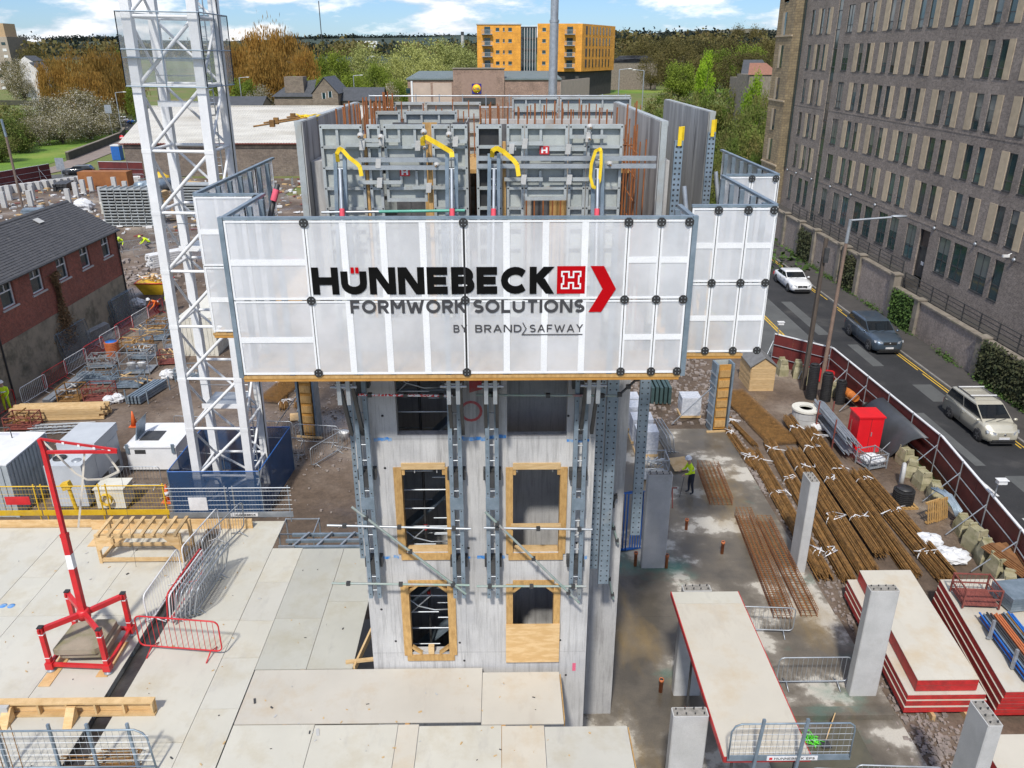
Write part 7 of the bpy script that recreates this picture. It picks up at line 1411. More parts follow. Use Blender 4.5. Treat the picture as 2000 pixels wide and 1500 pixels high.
 for i, (x, y, nm, m_) in enumerate(((-24.9, 46.8, 'orange pipe', 'galv'), (-20.9, 47.4, 'cream container corner', 'redrust'), (-23.0, 48.3, 'tall wire cage', 'galvb'), (-21.6, 50.2, 'crane side path', 'galv'), (-24.2, 54.2, 'far barriers', 'rust'), (-22.4, 55.0, 'container side', 'galvb'), (-18.8, 44.8, 'crane mast', 'galvb'), (-25.0, 38.0, 'timber stack end', 'redrust'))): stillage('loaded %s stillage near the %s in the left yard' % ({'galv': 'silver', 'redrust': 'red', 'galvb': 'blue grey', 'rust': 'rusty'}[m_], nm), x, y, rnd.uniform(-.2, .3), M[m_], 1.4, 1.0, .8, ('parts in the stillage near the ' + nm, M[('galv', 'timber', 'concrete', 'rust')[i % 4]], 1.0), 16)
 for i, (x, y) in enumerate(((-22.6, 45.7), (-22.0, 45.8))): solo('white_tub', MB().lathe([(.2, 0), (.25, .42), (.26, .44)], (x, y, .15), 14), M['whitep'], ('left white tub in the tall wire cage', 'right white tub in the tall wire cage')[i], 'tub')
 t = thing('tube_bundle', 'sloping bundle of silver tubes in the left yard', 'tubes', (-25, 43, z))
 for k in range(22): u = .07 * (k % 8); w = .07 * (k // 8); part('tube', MB().tube((-25.6 + u, 41.0, z + .12 + w), (-24.9 + u, 44.4, z + .5 + w), .028, 6), M['galv'], t)
 t = thing('tube_bundle', 'grey box sections stacked between uprights beside the white sack', 'tubes', (-20.4, 42, z))
 for k in range(12): part('box_section', MB().beam((-20.75 + .2 * (k % 4), 40.8, z + .15 + .16 * (k // 4)), (-20.2 + .2 * (k % 4), 43.3, z + .15 + .16 * (k // 4)), .13, .13), M['galvb'], t)
 for y in (41.0, 43.0):
  for x in (-20.95, -19.75): part('upright', MB().box(x - .03 + (y - 41) * .22, x + .03 + (y - 41) * .22, y - .03, y + .03, z, z + .85), M['galvb'], t)
 sack('left white sack below the red oxide crate', -21.9, 41.0, z, .3, .55); sack('right white sack below the red oxide crate', -21.5, 41.2, z, .32, .6); sack('white sack beyond the grey box sections', -20.0, 44.6, z, .42, .7); sack('white sack by the red warning board near the path', -28.0, 59.4, z, .6, .8)
 t = thing('ribbed_pipe', 'short orange ribbed pipe with blue lining beside the barriers', 'pipe', (-25.2, 48.9, z)); prof = []
 for k in range(10): prof += [(.42, k * .1), (.42, k * .1 + .06), (.39, k * .1 + .065), (.39, k * .1 + .095)]
 part('pipe', MB().lathe(prof, (-25.1, 48.7, z), 20, (0, 0, 1), False), M['opipe'], t); part('lining', MB().lathe([(.36, .0), (.36, .02)], (-25.1, 48.7, z + .985), 20), M['blue'], t)
 def cone(lb, x, y, band):
  t = thing('traffic_cone', lb, 'cone', (x, y, z), 'orange traffic cones'); part('base', MB().box(x - .22, x + .22, y - .22, y + .22, z, z + .05), M['orange'], t); part('cone', MB().lathe([(.17, .05), (.03, .85), (.0, .86)], (x, y, z), 16), M['orange'], t)
  if band: part('white_band', MB().lathe([(.126, .34), (.098, .5)], (x, y, z), 16), M['strap'], t)
 cone('plain orange cone in the middle of the left yard', -19.3, 38.1, False); cone('orange and white cone beside the blue crane netting', -14.6, 30.4, True)
 # containers and tanks
 def corr(lb, name, x0, x1, y0, y1, h, m, roof, cat, pitch=.26):
  t = thing(name, lb, cat, ((x0 + x1) / 2, y0, z)); part('body', MB().box(x0 + .03, x1 - .03, y0 + .03, y1 - .03, z, z + h - .05), m, t); part('roof', MB().box(x0, x1, y0, y1, z + h - .049, z + h), roof, t)
  k = y0 + .1
  while k < y1 - .1: part('side_rib', MB().box(x1 - .029, x1 + .015, k, k + pitch * .5, z + .1, z + h - .1), m, t); k += pitch
  k = x0 + .1
  while k < x1 - .1: part('end_rib', MB().box(k, k + pitch * .5, y0 - .01, y0 + .029, z + .1, z + h - .1), m, t); k += pitch
  for x in (x0 + .08, x1 - .08): part('corner_post', MB().box(x - .075, x + .075, y0 - .015, y0 + .1, z, z + h - .051), m, t)
  return t
 gb = pm('blue_grey_container', (.42, .46, .48), (.34, .38, .40), 2, .55, dirt=(.25, .2, .15), dlo=.62, dhi=.8); c = corr('grey blue corrugated container at the left edge', 'container', -23.7, -20.35, 29.2, 32.3, 2.5, gb, M['white'], 'container')
 for y in (29.8, 31.7): part('roof_rail', MB().path([(-22.9, y, z + 2.5), (-22.9, y, z + 3.0), (-21.5, y, z + 3.0), (-21.5, y, z + 2.5)], .025, 6), M['dark'], c)
 corr('tall cream container behind the crane mast', 'container', -20.6, -18.3, 48.6, 54.5, 2.6, M['cream'], M['cream'], 'container')
 t = thing('generator', 'pale grey generator cabin behind the red mast', 'generator', (-18.9, 31, z)); g = pm('pale_grey_enamel', (.52, .55, .58), (.45, .48, .51), 1.5, .45, dirt=(.3, .3, .3), dlo=.65, dhi=.85); part('body', MB().box(-19.25, -17.7, 29.8, 33.2, z + .15, z + 2.1), g, t); part('roof', MB().box(-19.3, -17.65, 31.1, 33.25, z + 2.1, z + 2.5), g, t); part('skid', MB().box(-19.2, -17.75, 29.85, 33.15, z, z + .15), M['dark'], t)
 part('exhaust', MB().lathe([(.28, 0), (.28, .05)], (-18.9, 30.5, z + 2.1), 16), M['black'], t); part('vent', MB().lathe([(.2, 0), (.2, .02)], (-18.1, 30.3, z + 2.1), 16), M['galv'], t)
 for y in (30.4, 31.5, 32.6): part('door_panel', MB().box(-17.699, -17.685, y - .48, y + .48, z + .3, z + 1.95), g, t); part('louvre', MB().box(-17.684, -17.676, y - .3, y + .3, z + .5, z + .8), M['dark'], t)
 t = thing('fuel_tank', 'white rectangular fuel tank with open grey hatch', 'fuel tank', (-16.2, 34, z)); part('body', MB().box(-17.4, -15.1, 33.1, 35.6, z + .12, z + 1.25), M['white'], t); part('top_edge', MB().box(-17.45, -15.05, 33.05, 35.65, z + 1.251, z + 1.33), M['white'], t); part('skid', MB().box(-17.35, -15.15, 33.15, 35.55, z, z + .12), M['dark'], t); part('hatch_opening', MB().box(-17.0, -16.1, 33.7, 34.7, z + 1.331, z + 1.36), M['dark'], t); part('hatch_lid', MB().obox((-17.05, 34.2, z + 1.8), (.03, 0, .02), (0, .5, 0), (.1, 0, .46)), M['galvb'], t); part('pump_box', MB().box(-17.47, -17.41, 33.4, 33.9, z + .5, z + .9), M['black'], t); part('warning_label', MB().box(-17.0, -16.5, 33.085, 33.099, z + .95, z + 1.15), M['dark'], t)
 for x in (-17.3, -15.2): part('lifting_bracket', MB().box(x - .07, x + .07, 33.02, 33.085, z + 1.0, z + 1.45), M['galvb'], t)
 t = thing('pump_box', 'small cream box with coiled yellow hose beside the generator', 'pump', (-17, 30.6, z)); part('body', MB().box(-17.3, -16.1, 29.7, 30.6, z + .1, z + 1.0), M['cream'], t); part('lid', MB().box(-17.35, -16.05, 29.65, 30.65, z + 1.0, z + 1.05), M['cream'], t)
 for k in range(5): part('hose_coil', MB().path([(-16.8 + .24 * math.cos(a), 29.62 - .03 * k, z + .6 + .26 * math.sin(a)) for a in [R(30 * q) for q in range(12)]], .02, 5, True), M['yelp'], t)
 # skip with rubble, far heap of panels
 t = thing('skip', 'yellow skip heaped with waste timber beyond the barriers', 'skip', (-28.3, 63.5, z)); part('tub', MB().loft([[(-29.0, 62.9, z), (-27.5, 62.9, z), (-27.5, 64.3, z), (-29.0, 64.3, z)], [(-29.5, 62.6, z + 1.0), (-27.0, 62.6, z + 1.0), (-27.0, 64.6, z + 1.0), (-29.5, 64.6, z + 1.0)]]), M['yelp'], t); part('rim', MB().path([(-29.5, 62.6, z + 1.0), (-27.0, 62.6, z + 1.0), (-27.0, 64.6, z + 1.0), (-29.5, 64.6, z + 1.0)], .05, 6, True), M['red'], t)
 for k in range(40): a = V((rnd.uniform(-29.2, -27.2), rnd.uniform(62.8, 64.4), z + 1.0 + rnd.uniform(0, .5))); part('waste_piece', MB().beam(a, a + V((rnd.uniform(-.6, .6), rnd.uniform(-.6, .6), rnd.uniform(-.2, .25))), .12, .04), M['timber' if k % 3 else 'whitep'], t)
 t = thing('panel_stack', 'tall stack of grey formwork panels in the far left yard', 'panel stack', (-41.5, 91, z))
 for k in range(13):
  for j in range(4): x = -44.6 + j * 1.55 + .06 * (k % 3); part('panel_edge', MB().box(x, x + 1.45, 90.5, 92.5, z + .1 + k * .33, z + .22 + k * .33), M['frame'], t)
 for j in range(9): x = -44.6 + j * .75; part('spacer', MB().box(x, x + .1, 90.6, 92.4, z, z + 4.35), M['frame'], t)
 t = thing('panel_stack', 'second stack of grey formwork panels behind the crane', 'panel stack', (-36.5, 97, z))
 for k in range(12): part('panel_edge', MB().box(-38.5 - .1 * (k % 2), -33.8, 96, 98, z + .1 + k * .33, z + .24 + k * .33), M['frame'], t)
 # rebar, barriers and boards left of the core
 bundle('rusty bar bundle left of the core behind the left column form', (-13.2, 44.5), (-11.9, 39.8), .5, .2, 60, (.2, .8), z, grp='rusty bars left of the core'); bundle('second rusty bar bundle left of the core', (-12.0, 44.5), (-11.2, 40.0), .45, .2, 50, (.3, .7), z, grp='rusty bars left of the core'); matt('rusty bar mats lying between the two left bundles', (-12.5, 42.8, .1), 4.2, 1.3, 0, R(-12), 26)
 for i, (x, y, a) in enumerate(((-11.6, 36.3, -4), (-9.2, 35.8, -8), (-10.6, 34.4, -2), (-7.3, 35.0, -20), (-8.4, 34.2, 60), (-16.4, 31.6, 0), (-13.9, 32.9, -10), (-15.6, 36.9, -6))): barrier('galv', ('grey barrier left of the timber column form', 'grey barrier right of the timber column form', 'grey barrier nearest the crane netting', 'grey barrier turned aside close to the core', 'grey barrier standing end on near the core', 'grey barrier in front of the white fuel tank', 'grey barrier between fuel tank and crane netting', 'grey barrier behind the white fuel tank')[i], (x, y, z), R(a))
 for i, (x, y, a) in enumerate(((-35, 82, 10), (-33.2, 82.2, 0), (-36.6, 78.2, 40), (-34.5, 76.5, 60), (-32.8, 79.6, 80), (-31.6, 84, -10))): barrier('galv', '%s grey barrier of the far group behind the brick house' % ('first', 'second', 'third', 'fourth', 'fifth', 'sixth')[i], (x, y, z), R(a), 0, 'far barriers')
 solo('plywood_offcut', MB().obox((-10.9, 39.0, .0), (.45, .1, 0), (-.1, .4, .03), (0, 0, .015)), M['plywood'], 'loose plywood square left of the core', 'plywood'); solo('black_bin', MB().lathe([(.25, 0), (.3, .9), (.3, 1.0)], (-7.6, 38.5, z), 14), M['black'], 'black cylindrical bin behind the left column form', 'bin'); solo('white_tub', MB().lathe([(.2, 0), (.26, .4), (.27, .43)], (-8.0, 36.4, z), 14), M['whitep'], 'white bucket beside the left column form', 'bucket')
 t = thing('steel_frame_stack', 'grey steel frames lying in the gap beside the deck', 'frames', (-6, 22.3, 2.5))
 for k in range(3): part('channel', MB().beam((-7.0, 21.2 + .75 * k, 3.7 - .26 * k), (-4.0, 21.2 + .75 * k, 3.7 - .26 * k), .1, .09), M['galvb'], t)
 for k in range(4): part('cross_member', MB().beam((-6.7 + .75 * k, 21.2, 3.6), (-6.4 + .75 * k, 22.6, 3.3), .07, .1), M['galv'], t)
 part('end_plate', MB().box(-7.0, -6.5, 21.12, 21.16, 3.3, 3.8), M['galv'], t); [part('support_leg', MB().box(x - .05, x + .05, 21.8, 21.9, 0, 3.4), M['dark'], t) for x in (-6.85, -4.25)]
 crate('stillage', 'tall grey stillage beside the far corner of the deck', -7.3, 24.6, z, 1.2, 1.0, 2.4, M['galv'], mesh=False)
 # pavement of concrete bays, left far: stub walls, white pipes, far clutter
 for i in range(14): 
  x, y = ((-65.5, 108.6), (-62.4, 108.5), (-56.1, 105.5), (-57.8, 111.0), (-58.0, 113.5), (-58.2, 116.2), (-60.2, 104), (-52.5, 107), (-67.5, 106), (-54.8, 116), (-51.5, 112), (-63, 103), (-69.5, 110), (-49.8, 117))[i]; solo('starter_column', MB().box(x - .3, x + .3, y - .2, y + .2, z, 1.9), M['concrete'], '%s short concrete column in the far left yard' % ('first', 'second', 'third', 'fourth', 'fifth', 'sixth', 'seventh', 'eighth', 'ninth', 'tenth', 'eleventh', 'twelfth', 'thirteenth', 'fourteenth')[i], 'column', 'far left columns')
 for i in range(16): x, y = -70 + .55 * i, 112.5 + i * .9; solo('kentledge_block', MB().prism([(x - .5, y - .4, z), (x + .5, y - .4, z), (x + .4, y + .4, z), (x - .4, y + .4, z)], (0, 0, 1.1)), M['concrete'], '%s pale concrete block in the row inside the left hoarding' % ('nearest', 'second', 'third', 'fourth', 'fifth', 'sixth', 'seventh', 'eighth', 'ninth', 'tenth', 'eleventh', 'twelfth', 'thirteenth', 'fourteenth', 'fifteenth', 'farthest')[i], 'block', 'pale blocks inside the left hoarding')
 for i, (x, y) in enumerate(((-50.5, 113.5), (-49.2, 113.2))): solo('steel_pipe', MB().lathe([(.75, 0), (.75, 5), (.68, 5), (.68, 4.9)], (x, y, .8), 18, (.35, 1, 0)), M['galvb'], ('left large grey pipe lying in the far yard', 'right large grey pipe lying in the far yard')[i], 'pipe')
 sack('large white bulk bag in the far left yard', -52, 101, z, 1.2, 1.6); sack('second white bulk bag in the far left yard', -47.5, 104, z, 1.3, 1.4); solo('orange_hopper', MB().box(-60.5, -53.5, 117.5, 119.5, z, 2.4), pm('rusty_orange_panel', (.33, .13, .04), (.24, .09, .03), 1.2, .8), 'rust orange container panel by the far gate', 'container'); solo('excavator_bucket', MB().ball((-49.5, 119, 1.1), 1.5, 1.0, 1.1, 10, 6, .1), M['yelp'], 'small yellow machine in the far left yard', 'machine')
def far_clutter():
 r = random.Random(5); z = -.08; A = ('pale', 'rusty', 'grey', 'timber', 'white', 'dark'); MM = [M['cream'], M['redrust'], M['galvb'], M['timber'], M['whitep'], M['dark']]
 spots = [(-47, 98, 'brick house gable'), (-52, 95, 'leftmost yard corner'), (-57, 99, 'left lamp post'), (-45, 107, 'far panel stack'), (-40, 104, 'crane top side'), (-36, 108, 'stone wall'), (-33, 103, 'white roofed shed'), (-42, 113, 'grey pipes'), (-37, 118, 'shed corner'), (-46, 121, 'far gate'), (-55, 122, 'maroon gate boards'), (-63, 118, 'left hoarding end'), (-66, 100, 'pale block row'), (-33, 92, 'second panel stack'), (-29, 97, 'crane ladder'), (-27, 88, 'left side screen'), (-31, 73, 'far barriers'), (-22, 64, 'cream container'), (-25, 78, 'stone heap'), (-19, 72, 'screen post')]
 for i, (x, y, nm) in enumerate(spots):
  k = i % 6; t = thing('material_stack', '%s stacked material near the %s in the far yard' % (A[k], nm), 'material stack', (x, y, z), 'stacked materials in the far yard'); L, W_ = r.uniform(1.5, 4), r.uniform(1, 2); a = r.uniform(0, 3)
  d = V((math.cos(a), math.sin(a), 0)); s = V((-d.y, d.x, 0)); c = V((x, y, z))
  for lay in range(r.randint(3, 7)):
   for j in range(4): part('piece', MB().obox(c + s * (W_ * (j - 1.5) / 4) + d * r.uniform(-.2, .2) + V((0, 0, .12 + .2 * lay)), d * L / 2, s * W_ / 9, (0, 0, .08)), MM[k], t)
 for i in range(18): x, y = r.uniform(-66, -24), r.uniform(96, 126); barrier('galv', '%s loose barrier standing in the far left yard' % ORDN[i], (x, y, z), r.uniform(0, 3), 0, 'loose barriers in the far left yard')
 mb = MB()
 for _ in range(900):
  x, y = r.uniform(-72, -24), r.uniform(85, 127); q = r.uniform(.08, .42); a = r.uniform(0, 3); d = V((math.cos(a), math.sin(a), 0)) * q; e = V((-d.y, d.x, 0)) * r.uniform(.15, .8); mb.obox((x, y, r.uniform(-.05, .1)), d, e, (0, 0, r.uniform(.02, .12))); mb.mi[-6:] = [r.randrange(4)] * 6
 o = struct('site_debris', mb, [M['concrete'], M['timber'], M['whitep'], M['redrust']]); tag(o, 'loose boards, blocks and debris strewn over the far yard', 'debris', kind='stuff')
ORDN = ('first', 'second', 'third', 'fourth', 'fifth', 'sixth', 'seventh', 'eighth', 'ninth', 'tenth', 'eleventh', 'twelfth', 'thirteenth', 'fourteenth', 'fifteenth', 'sixteenth', 'seventeenth', 'eighteenth')
left_yard(); far_clutter()
# ================================================================ far buildings
def far_buildings():
 # white roofed shed
 t = thing('steel_shed', 'long shed with white corrugated roof and stone wall behind the crane', 'shed', (-46, 132, 0)); wr = pm('white_roof_sheet', (.62, .60, .54), (.48, .46, .41), .5, .6, stretch=(.3, 1, 1), dirt=(.40, .37, .31), dscale=.2, dlo=.5, dhi=.7); st = brickmat('rubble_stone_wall', (.21, .165, .13), (.14, .11, .09), (.19, .165, .14), 'XZ', .7, .3, dirt=(.10, .08, .065), mort=.03)
 A = P(296, 272, 131); x0, x1, ze, zr, yr = -60, -24, 5.0, 9.1, 155; part('wall', MB().box(x0 + .5, x1, 131.3, 154, -.3, ze - .02), st, t); mb = MB(); n = 84
 for i in range(n): xa, xb = x0 + (x1 - x0) * i / n, x0 + (x1 - x0) * (i + 1) / n; xm = (xa + xb) / 2; f = lambda x, u: (x + (x0 - 4 - x0) * u * (x1 - x) / (x1 - x0), 130.8 + (yr - 130.8) * u, ze + (zr - ze) * u); a, b, c = f(xa, 0), f(xm, 0), f(xb, 0); d, e, g = f(xa, 1), f(xm, 1), f(xb, 1); up = .07; mb.quad(a, (b[0], b[1], b[2] + up), (e[0], e[1], e[2] + up), d); mb.quad((b[0], b[1], b[2] + up), c, g, (e[0], e[1], e[2] + up))
 part('roof', mb, wr, t); part('gutter', MB().tube((x0, 130.75, ze - .1), (x1, 130.75, ze - .1), .09, 6), M['redrust'], t); part('ridge_cap', MB().beam((x0 - 4, yr, zr + .08), (x1, yr, zr + .08), .5, .1), wr, t)
 # stone houses
 sx = brickmat('old_stone_house_wall', (.23, .185, .14), (.16, .125, .095), (.2, .17, .14), 'XZ', .6, .28, mort=.03); sl = pm('dark_slate_roof', (.075, .08, .09), (.055, .06, .065), 1.2, .6)
 def stone_house(lb, x0, x1, y0, y1, ze, zr, gable, wins=()):
  t = thing('stone_house', lb, 'house', ((x0 + x1) / 2, y0, 0), 'old stone houses'); part('wall', MB().box(x0, x1, y0, y1, -.2, ze), sx, t)
  if gable == 'y': xm = (x0 + x1) / 2; part('gable', MB().prism([(x0, y0 + .02, ze), (x1, y0 + .02, ze), (xm, y0 + .02, zr)], (0, y1 - y0 - .04, 0)), sx, t); R0 = [((x0 - .3, y0 - .2, ze - .1), (xm, y0 - .2, zr + .15)), ((x1 + .3, y0 - .2, ze - .1), (xm, y0 - .2, zr + .15))]; [part('roof', MB().prism([a, b, (b[0], b[1], b[2] + .15), (a[0], a[1], a[2] + .15)], (0, y1 - y0 + .4, 0)), sl, t) for a, b in R0]
  else: ym = (y0 + y1) / 2; [part('roof', MB().prism([(x0 - .2, ya, ze - .1), (x0 - .2, ym, zr), (x0 - .2, ym, zr + .15), (x0 - .2, ya, ze + .05)], (x1 - x0 + .4, 0, 0)), sl, t) for ya in (y0 - .3, y1 + .3)]; part('gable', MB().prism([(x0, y0, ze), (x0, y1, ze), (x0, ym, zr)], (x1 - x0, 0, 0)), sx, t)
  for x, z in wins: w = part('window', MB().box(x - .35, x + .35, y0 - .03, y0 - .005, z, z + 1.3), M['glass'], t); part('frame', MB().box(x - .45, x - .352, y0 - .06, y0, z - .05, z + 1.35).box(x + .352, x + .45, y0 - .06, y0, z - .05, z + 1.35), M['white'], w)
  return t
 a = stone_house('tall old stone house with slate roof beyond the white shed', -44.2, -38.2, 200, 214, 9.3, 12.7, 'y', ((-41.5, 8.2), (-40, 8.5))); part('chimney', MB().box(-51, -46.5, 202, 206, 8, 13.0), sx, a); part('wing', MB().box(-53.5, -44.3, 201, 212, -.2, 8.6), sx, a); part('wing_roof', MB().prism([(-54, 200.6, 8.6), (-44.25, 200.6, 8.6), (-44.25, 206, 12.2), (-51, 206, 11.2)], (0, .3, .1)), sl, a)
 stone_house('lower stone cottage with slate roof right of the tall stone house', -38.0, -28.3, 203, 213, 7.6, 10.3, 'x', ((-35, 5.8), (-31.5, 5.8))); stone_house('low slate roofed cottage behind the white shed roof', -68, -54, 192, 200, 7.2, 8.8, 'x')
 # supermarket
 br = brickmat('pink_brown_brick', (.30, .20, .155), (.25, .165, .13), (.28, .21, .17), 'XZ', .5, .16); pk = pm('pale_pink_render', (.52, .41, .34), (.45, .36, .3), .8, .85); gr = pm('grey_green_roof', (.16, .20, .20), (.12, .15, .15), .6, .6)
 t = thing('supermarket', 'low brick supermarket with square tower and round yellow sign', 'supermarket', (-3, 190, 4)); g = 3.0; part('hall_wall', MB().box(-20.6, 13.5, 190.3, 222, g, 12.6), br, t); part('tower', MB().box(-10.4, 1.0, 189.7, 196, g, 14.9), br, t); part('tower_recess', MB().box(-8.6, -.8, 189.66, 189.69, 8, 14.0), pm('lighter_brick', (.33, .225, .18), (.28, .19, .15), 2, .85), t)
 part('hall_roof', MB().prism([(-20.9, 190.0, 12.6), (13.8, 190.0, 12.6), (13.8, 190.0, 12.9), (-20.9, 190.0, 12.9)], (0, 32, 1.0)), gr, t); part('coping', MB().box(-10.6, 1.2, 189.5, 196.2, 14.9, 15.05), M['coping'], t)
 for xa, xb in ((-19.4, -15.5), (-15, -10.8), (1.8, 7), (7.6, 13)): part('wall_panel', MB().box(xa, xb, 190.26, 190.29, 6, 12), pk if xa < -8 else br, t)
 part('side_wall', MB().prism([(13.6, 190.3, g), (22.7, 215, g), (22.7, 215, 12.4), (13.6, 190.3, 12.4)], (-.3, .1, 0)), pk, t); part('drainpipe', MB().box(-19.9, -19.5, 190.1, 190.29, 5, 12.4), M['white'], t); part('small_window', MB().box(-21.0, -20.1, 190.2, 190.28, 9.8, 10.9), M['glass'], t); part('entrance', MB().box(-8.4, -1.0, 189.4, 189.64, 7.6, 8.9), M['dark'], t)
 c = V((-5.2, 189.6, 10.8)); s = part('sign_board', MB().box(c.x - 1.05, c.x + 1.05, 189.5, 189.66, c.z - 1.05, c.z + 1.05), pm('sign_blue', (.01, .03, .25)), t); part('sign_ring', MB().lathe([(.98, 0), (.98, .02)], (c.x, 189.49, c.z), 24, (0, -1, 0)), pm('sign_red', (.7, .02, .02)), s); part('sign_disc', MB().lathe([(.9, 0), (.9, .02)], (c.x, 189.465, c.z), 24, (0, -1, 0)), pm('sign_yellow', (.85, .62, .02)), s)
 m = MB(); f = lambda x, z, d: (x, 189.43 - d, z); text_mesh(m, 'L', c.x - .68, c.x - .38, c.z - .24, c.z + .2, f, .3, .1); text_mesh(m, 'DL', c.x + .0, c.x + .68, c.z - .24, c.z + .2, f, .28, .16); part('sign_lettering', m, pm('sign_text_blue', (.01, .02, .2)), s); m = MB(); text_mesh(m, 'I', c.x - .27, c.x - .1, c.z - .3, c.z + .24, f, .3, .1); part('sign_letter', m, pm('sign_text_red', (.7, .02, .02)), s)
 # orange flats
 og = brickmat('orange_cladding', (.78, .36, .05), (.70, .31, .045), (.60, .27, .05), 'XZ', 1.5, .75, mort=.03, bmp=.1); dk = pm('dark_base_brick', (.05, .048, .046), (.07, .068, .065), 1, .85)
 t = thing('orange_apartment_block', 'orange clad apartment block with grey balconies far behind the site', 'building', (8, 250, 6)); zb, zt = 13.2, 25.7
 part('block', MB().box(-6.5, 6.1, 250, 272, zb, zt), og, t, 'left orange block'); part('block', MB().prism([(10.9, 250, zb), (23.8, 250, zb), (36.6, 275, zb), (22, 276, zb)], (0, 0, zt + .3 - zb)), og, t, 'right orange block'); part('roof_edge', MB().box(-6.7, 6.3, 249.8, 272, zt, zt + .25), M['concrete'], t); part('link_glazing', MB().box(6.2, 10.85, 254, 256, zb, zt - .6), M['glass'], t); part('base', MB().prism([(-5.5, 251, 0), (23.2, 251, 0), (36, 275.5, 0), (-5.5, 275, 0)], (0, 0, zb - .05)), dk, t)
 for k in range(5): part('link_floor', MB().box(6.15, 10.9, 253.6, 254, zb + k * 2.95, zb + .3 + k * 2.95), M['dark'], t)
 for k in range(6): part('link_column', MB().box(6.4 + k * .8, 6.52 + k * .8, 253.5, 253.6, zb, zt - .7), M['white'], t)
 for k in range(4):
  z = zb + 1.55 + k * 2.98
  for x, w in ((-.6, 1.0), (1.2, .45), (3.0, 1.0), (12.8, 1.0)): q = part('window', MB().box(x - w / 2, x + w / 2, 249.9, 249.99, z + .3, z + 1.2), M['glass'], t); part('frame', MB().box(x - w / 2 - .08, x + w / 2 + .08, 249.92, 249.995, z + .2, z + .29), M['white'], q)
  for x in (-3.6, 20.2):
   q = part('balcony', MB().box(x - 1.5, x + 1.5, 248.6, 249.99, z - .6, z - .4), M['galv'], t); part('balcony_door', MB().box(x - .8, x + .9, 249.9, 249.985, z - .4, z + 1.5), M['glass'], q); part('balcony_rail', MB().box(x - 1.5, x + 1.5, 248.55, 248.62, z + .55, z + .65), M['galv'], q)
   for j in range(9): part('baluster', MB().box(x - 1.5 + j * .36, x - 1.42 + j * .36, 248.56, 248.61, z - .4, z + .55), M['galv'], q)
  for j in range(8):
   u = .12 + .1 * j; c = V((23.8 + 12.8 * u, 250 + 25 * u, 0)); n_ = V((25, -12.8, 0)).normalized(); d = V((12.8, 25, 0)).normalized(); part('side_window', MB().obox(c + n_ * .04 + V((0, 0, z + .6)), d * (.6 if j == 0 else .32), n_ * .05, (0, 0, 1.1)), M['glass'] if j else M['dark'], t)
 # pole, far tower block, white cottages, lamp posts
 c = P(1083, 0, 75); t = thing('steel_flue', 'tall plain grey steel pole rising behind the core', 'pole', (c.x, 75, 0)); part('lower_tube', MB().tube((c.x - .1, 75, -.1), (c.x + .02, 75, 20.6), .38, 16), M['galv'], t); part('upper_tube', MB().tube((c.x + .02, 75, 20.6), (c.x + .12, 75, 40), .34, 16), M['galv'], t); part('collar', MB().tube((c.x + .02, 75, 20.5), (c.x + .02, 75, 20.7), .41, 16), M['galv'], t)
 t = thing('tower_block', 'beige tower block at the far left edge', 'tower block', (-243, 420, 0)); be = pm('beige_panel_wall', (.40, .345, .28), (.34, .29, .235), .3, .85); part('wall', MB().box(-252, -236.6, 420, 434, 0, 25.5), be, t); part('side_wall', MB().prism([(-236.59, 420, 0), (-232.5, 430, 0), (-236.59, 434, 0)], (0, 0, 25.5)), pm('beige_panel_wall_shaded', (.15, .135, .115), (.12, .11, .095), .3, .85), t); part('plant_room', MB().box(-250, -238, 422, 432, 25.5, 31.5), pm('orange_plant_room', (.5, .35, .2)), t)  # side wall repeats the beige with its shade painted in
 for k in range(8):
  for j in range(3): part('window', MB().box(-248.5 + j * 4.4, -246.6 + j * 4.4, 419.85, 419.98, 2 + k * 2.85, 3.2 + k * 2.85), M['whitep'] if (k + j) % 3 else M['glass'], t)
 wm = pm('white_harling', (.70, .68, .66), (.6, .58, .56), .5, .9)
 for i, (px, py, Y, w) in enumerate(((60, 134, 330, 4.6), (50, 120, 370, 6))):
  c = P(px, py, Y); t = thing('white_cottage', ('white gabled cottage among the trees at the far left', 'white terrace behind the gabled cottage at the far left')[i], 'house', (c.x, Y, 0)); part('wall', MB().box(c.x - w / 2, c.x + w / 2, Y, Y + 8, 0, c.z), wm, t); part('gable', MB().prism([(c.x - w / 2, Y - .02, c.z), (c.x + w / 2, Y - .02, c.z), (c.x, Y - .02, c.z + 2)], (0, 8, 0)), wm, t); part('roof', MB().prism([(c.x + .1, Y - .3, c.z + 2.05), (c.x + w / 2 + .3, Y - .3, c.z - .05), (c.x + w / 2 + .3, Y - .3, c.z + .15), (c.x + .1, Y - .3, c.z + 2.3)], (0, 9, 0)), sl, t)
 for i, (px, py, Y, w, h_) in enumerate(((1240, 122, 300, 16, 3.5), (1492, 146, 150, 5, 3), (1480, 152, 158, 6, 5.0))):
  c = P(px, py, Y); t = thing('far_house', ('dark roofed bungalow behind the grass slope at right', 'red roofed stone house beside the brown brick block', 'grey gabled house beside the brown brick block')[i], 'house', (c.x, Y, 3)); part('wall', MB().box(c.x - w / 2, c.x + w / 2, Y, Y + 8, 0, c.z), M['coping'], t); part('roof', MB().prism([(c.x - w / 2 - .3, Y - .2, c.z), (c.x + w / 2 + .3, Y - .2, c.z), (c.x + w / 2 * .6, Y + 4, c.z + h_ * .6), (c.x - w / 2 * .6, Y + 4, c.z + h_ * .6)], (0, .2, .1)), pm('clay_roof', (.3, .14, .09)) if i == 1 else sl, t); part('rear_roof', MB().box(c.x - w / 2 * .6, c.x + w / 2 * .6, Y + 4, Y + 4.3, c.z, c.z + h_ * .6), sl, t)
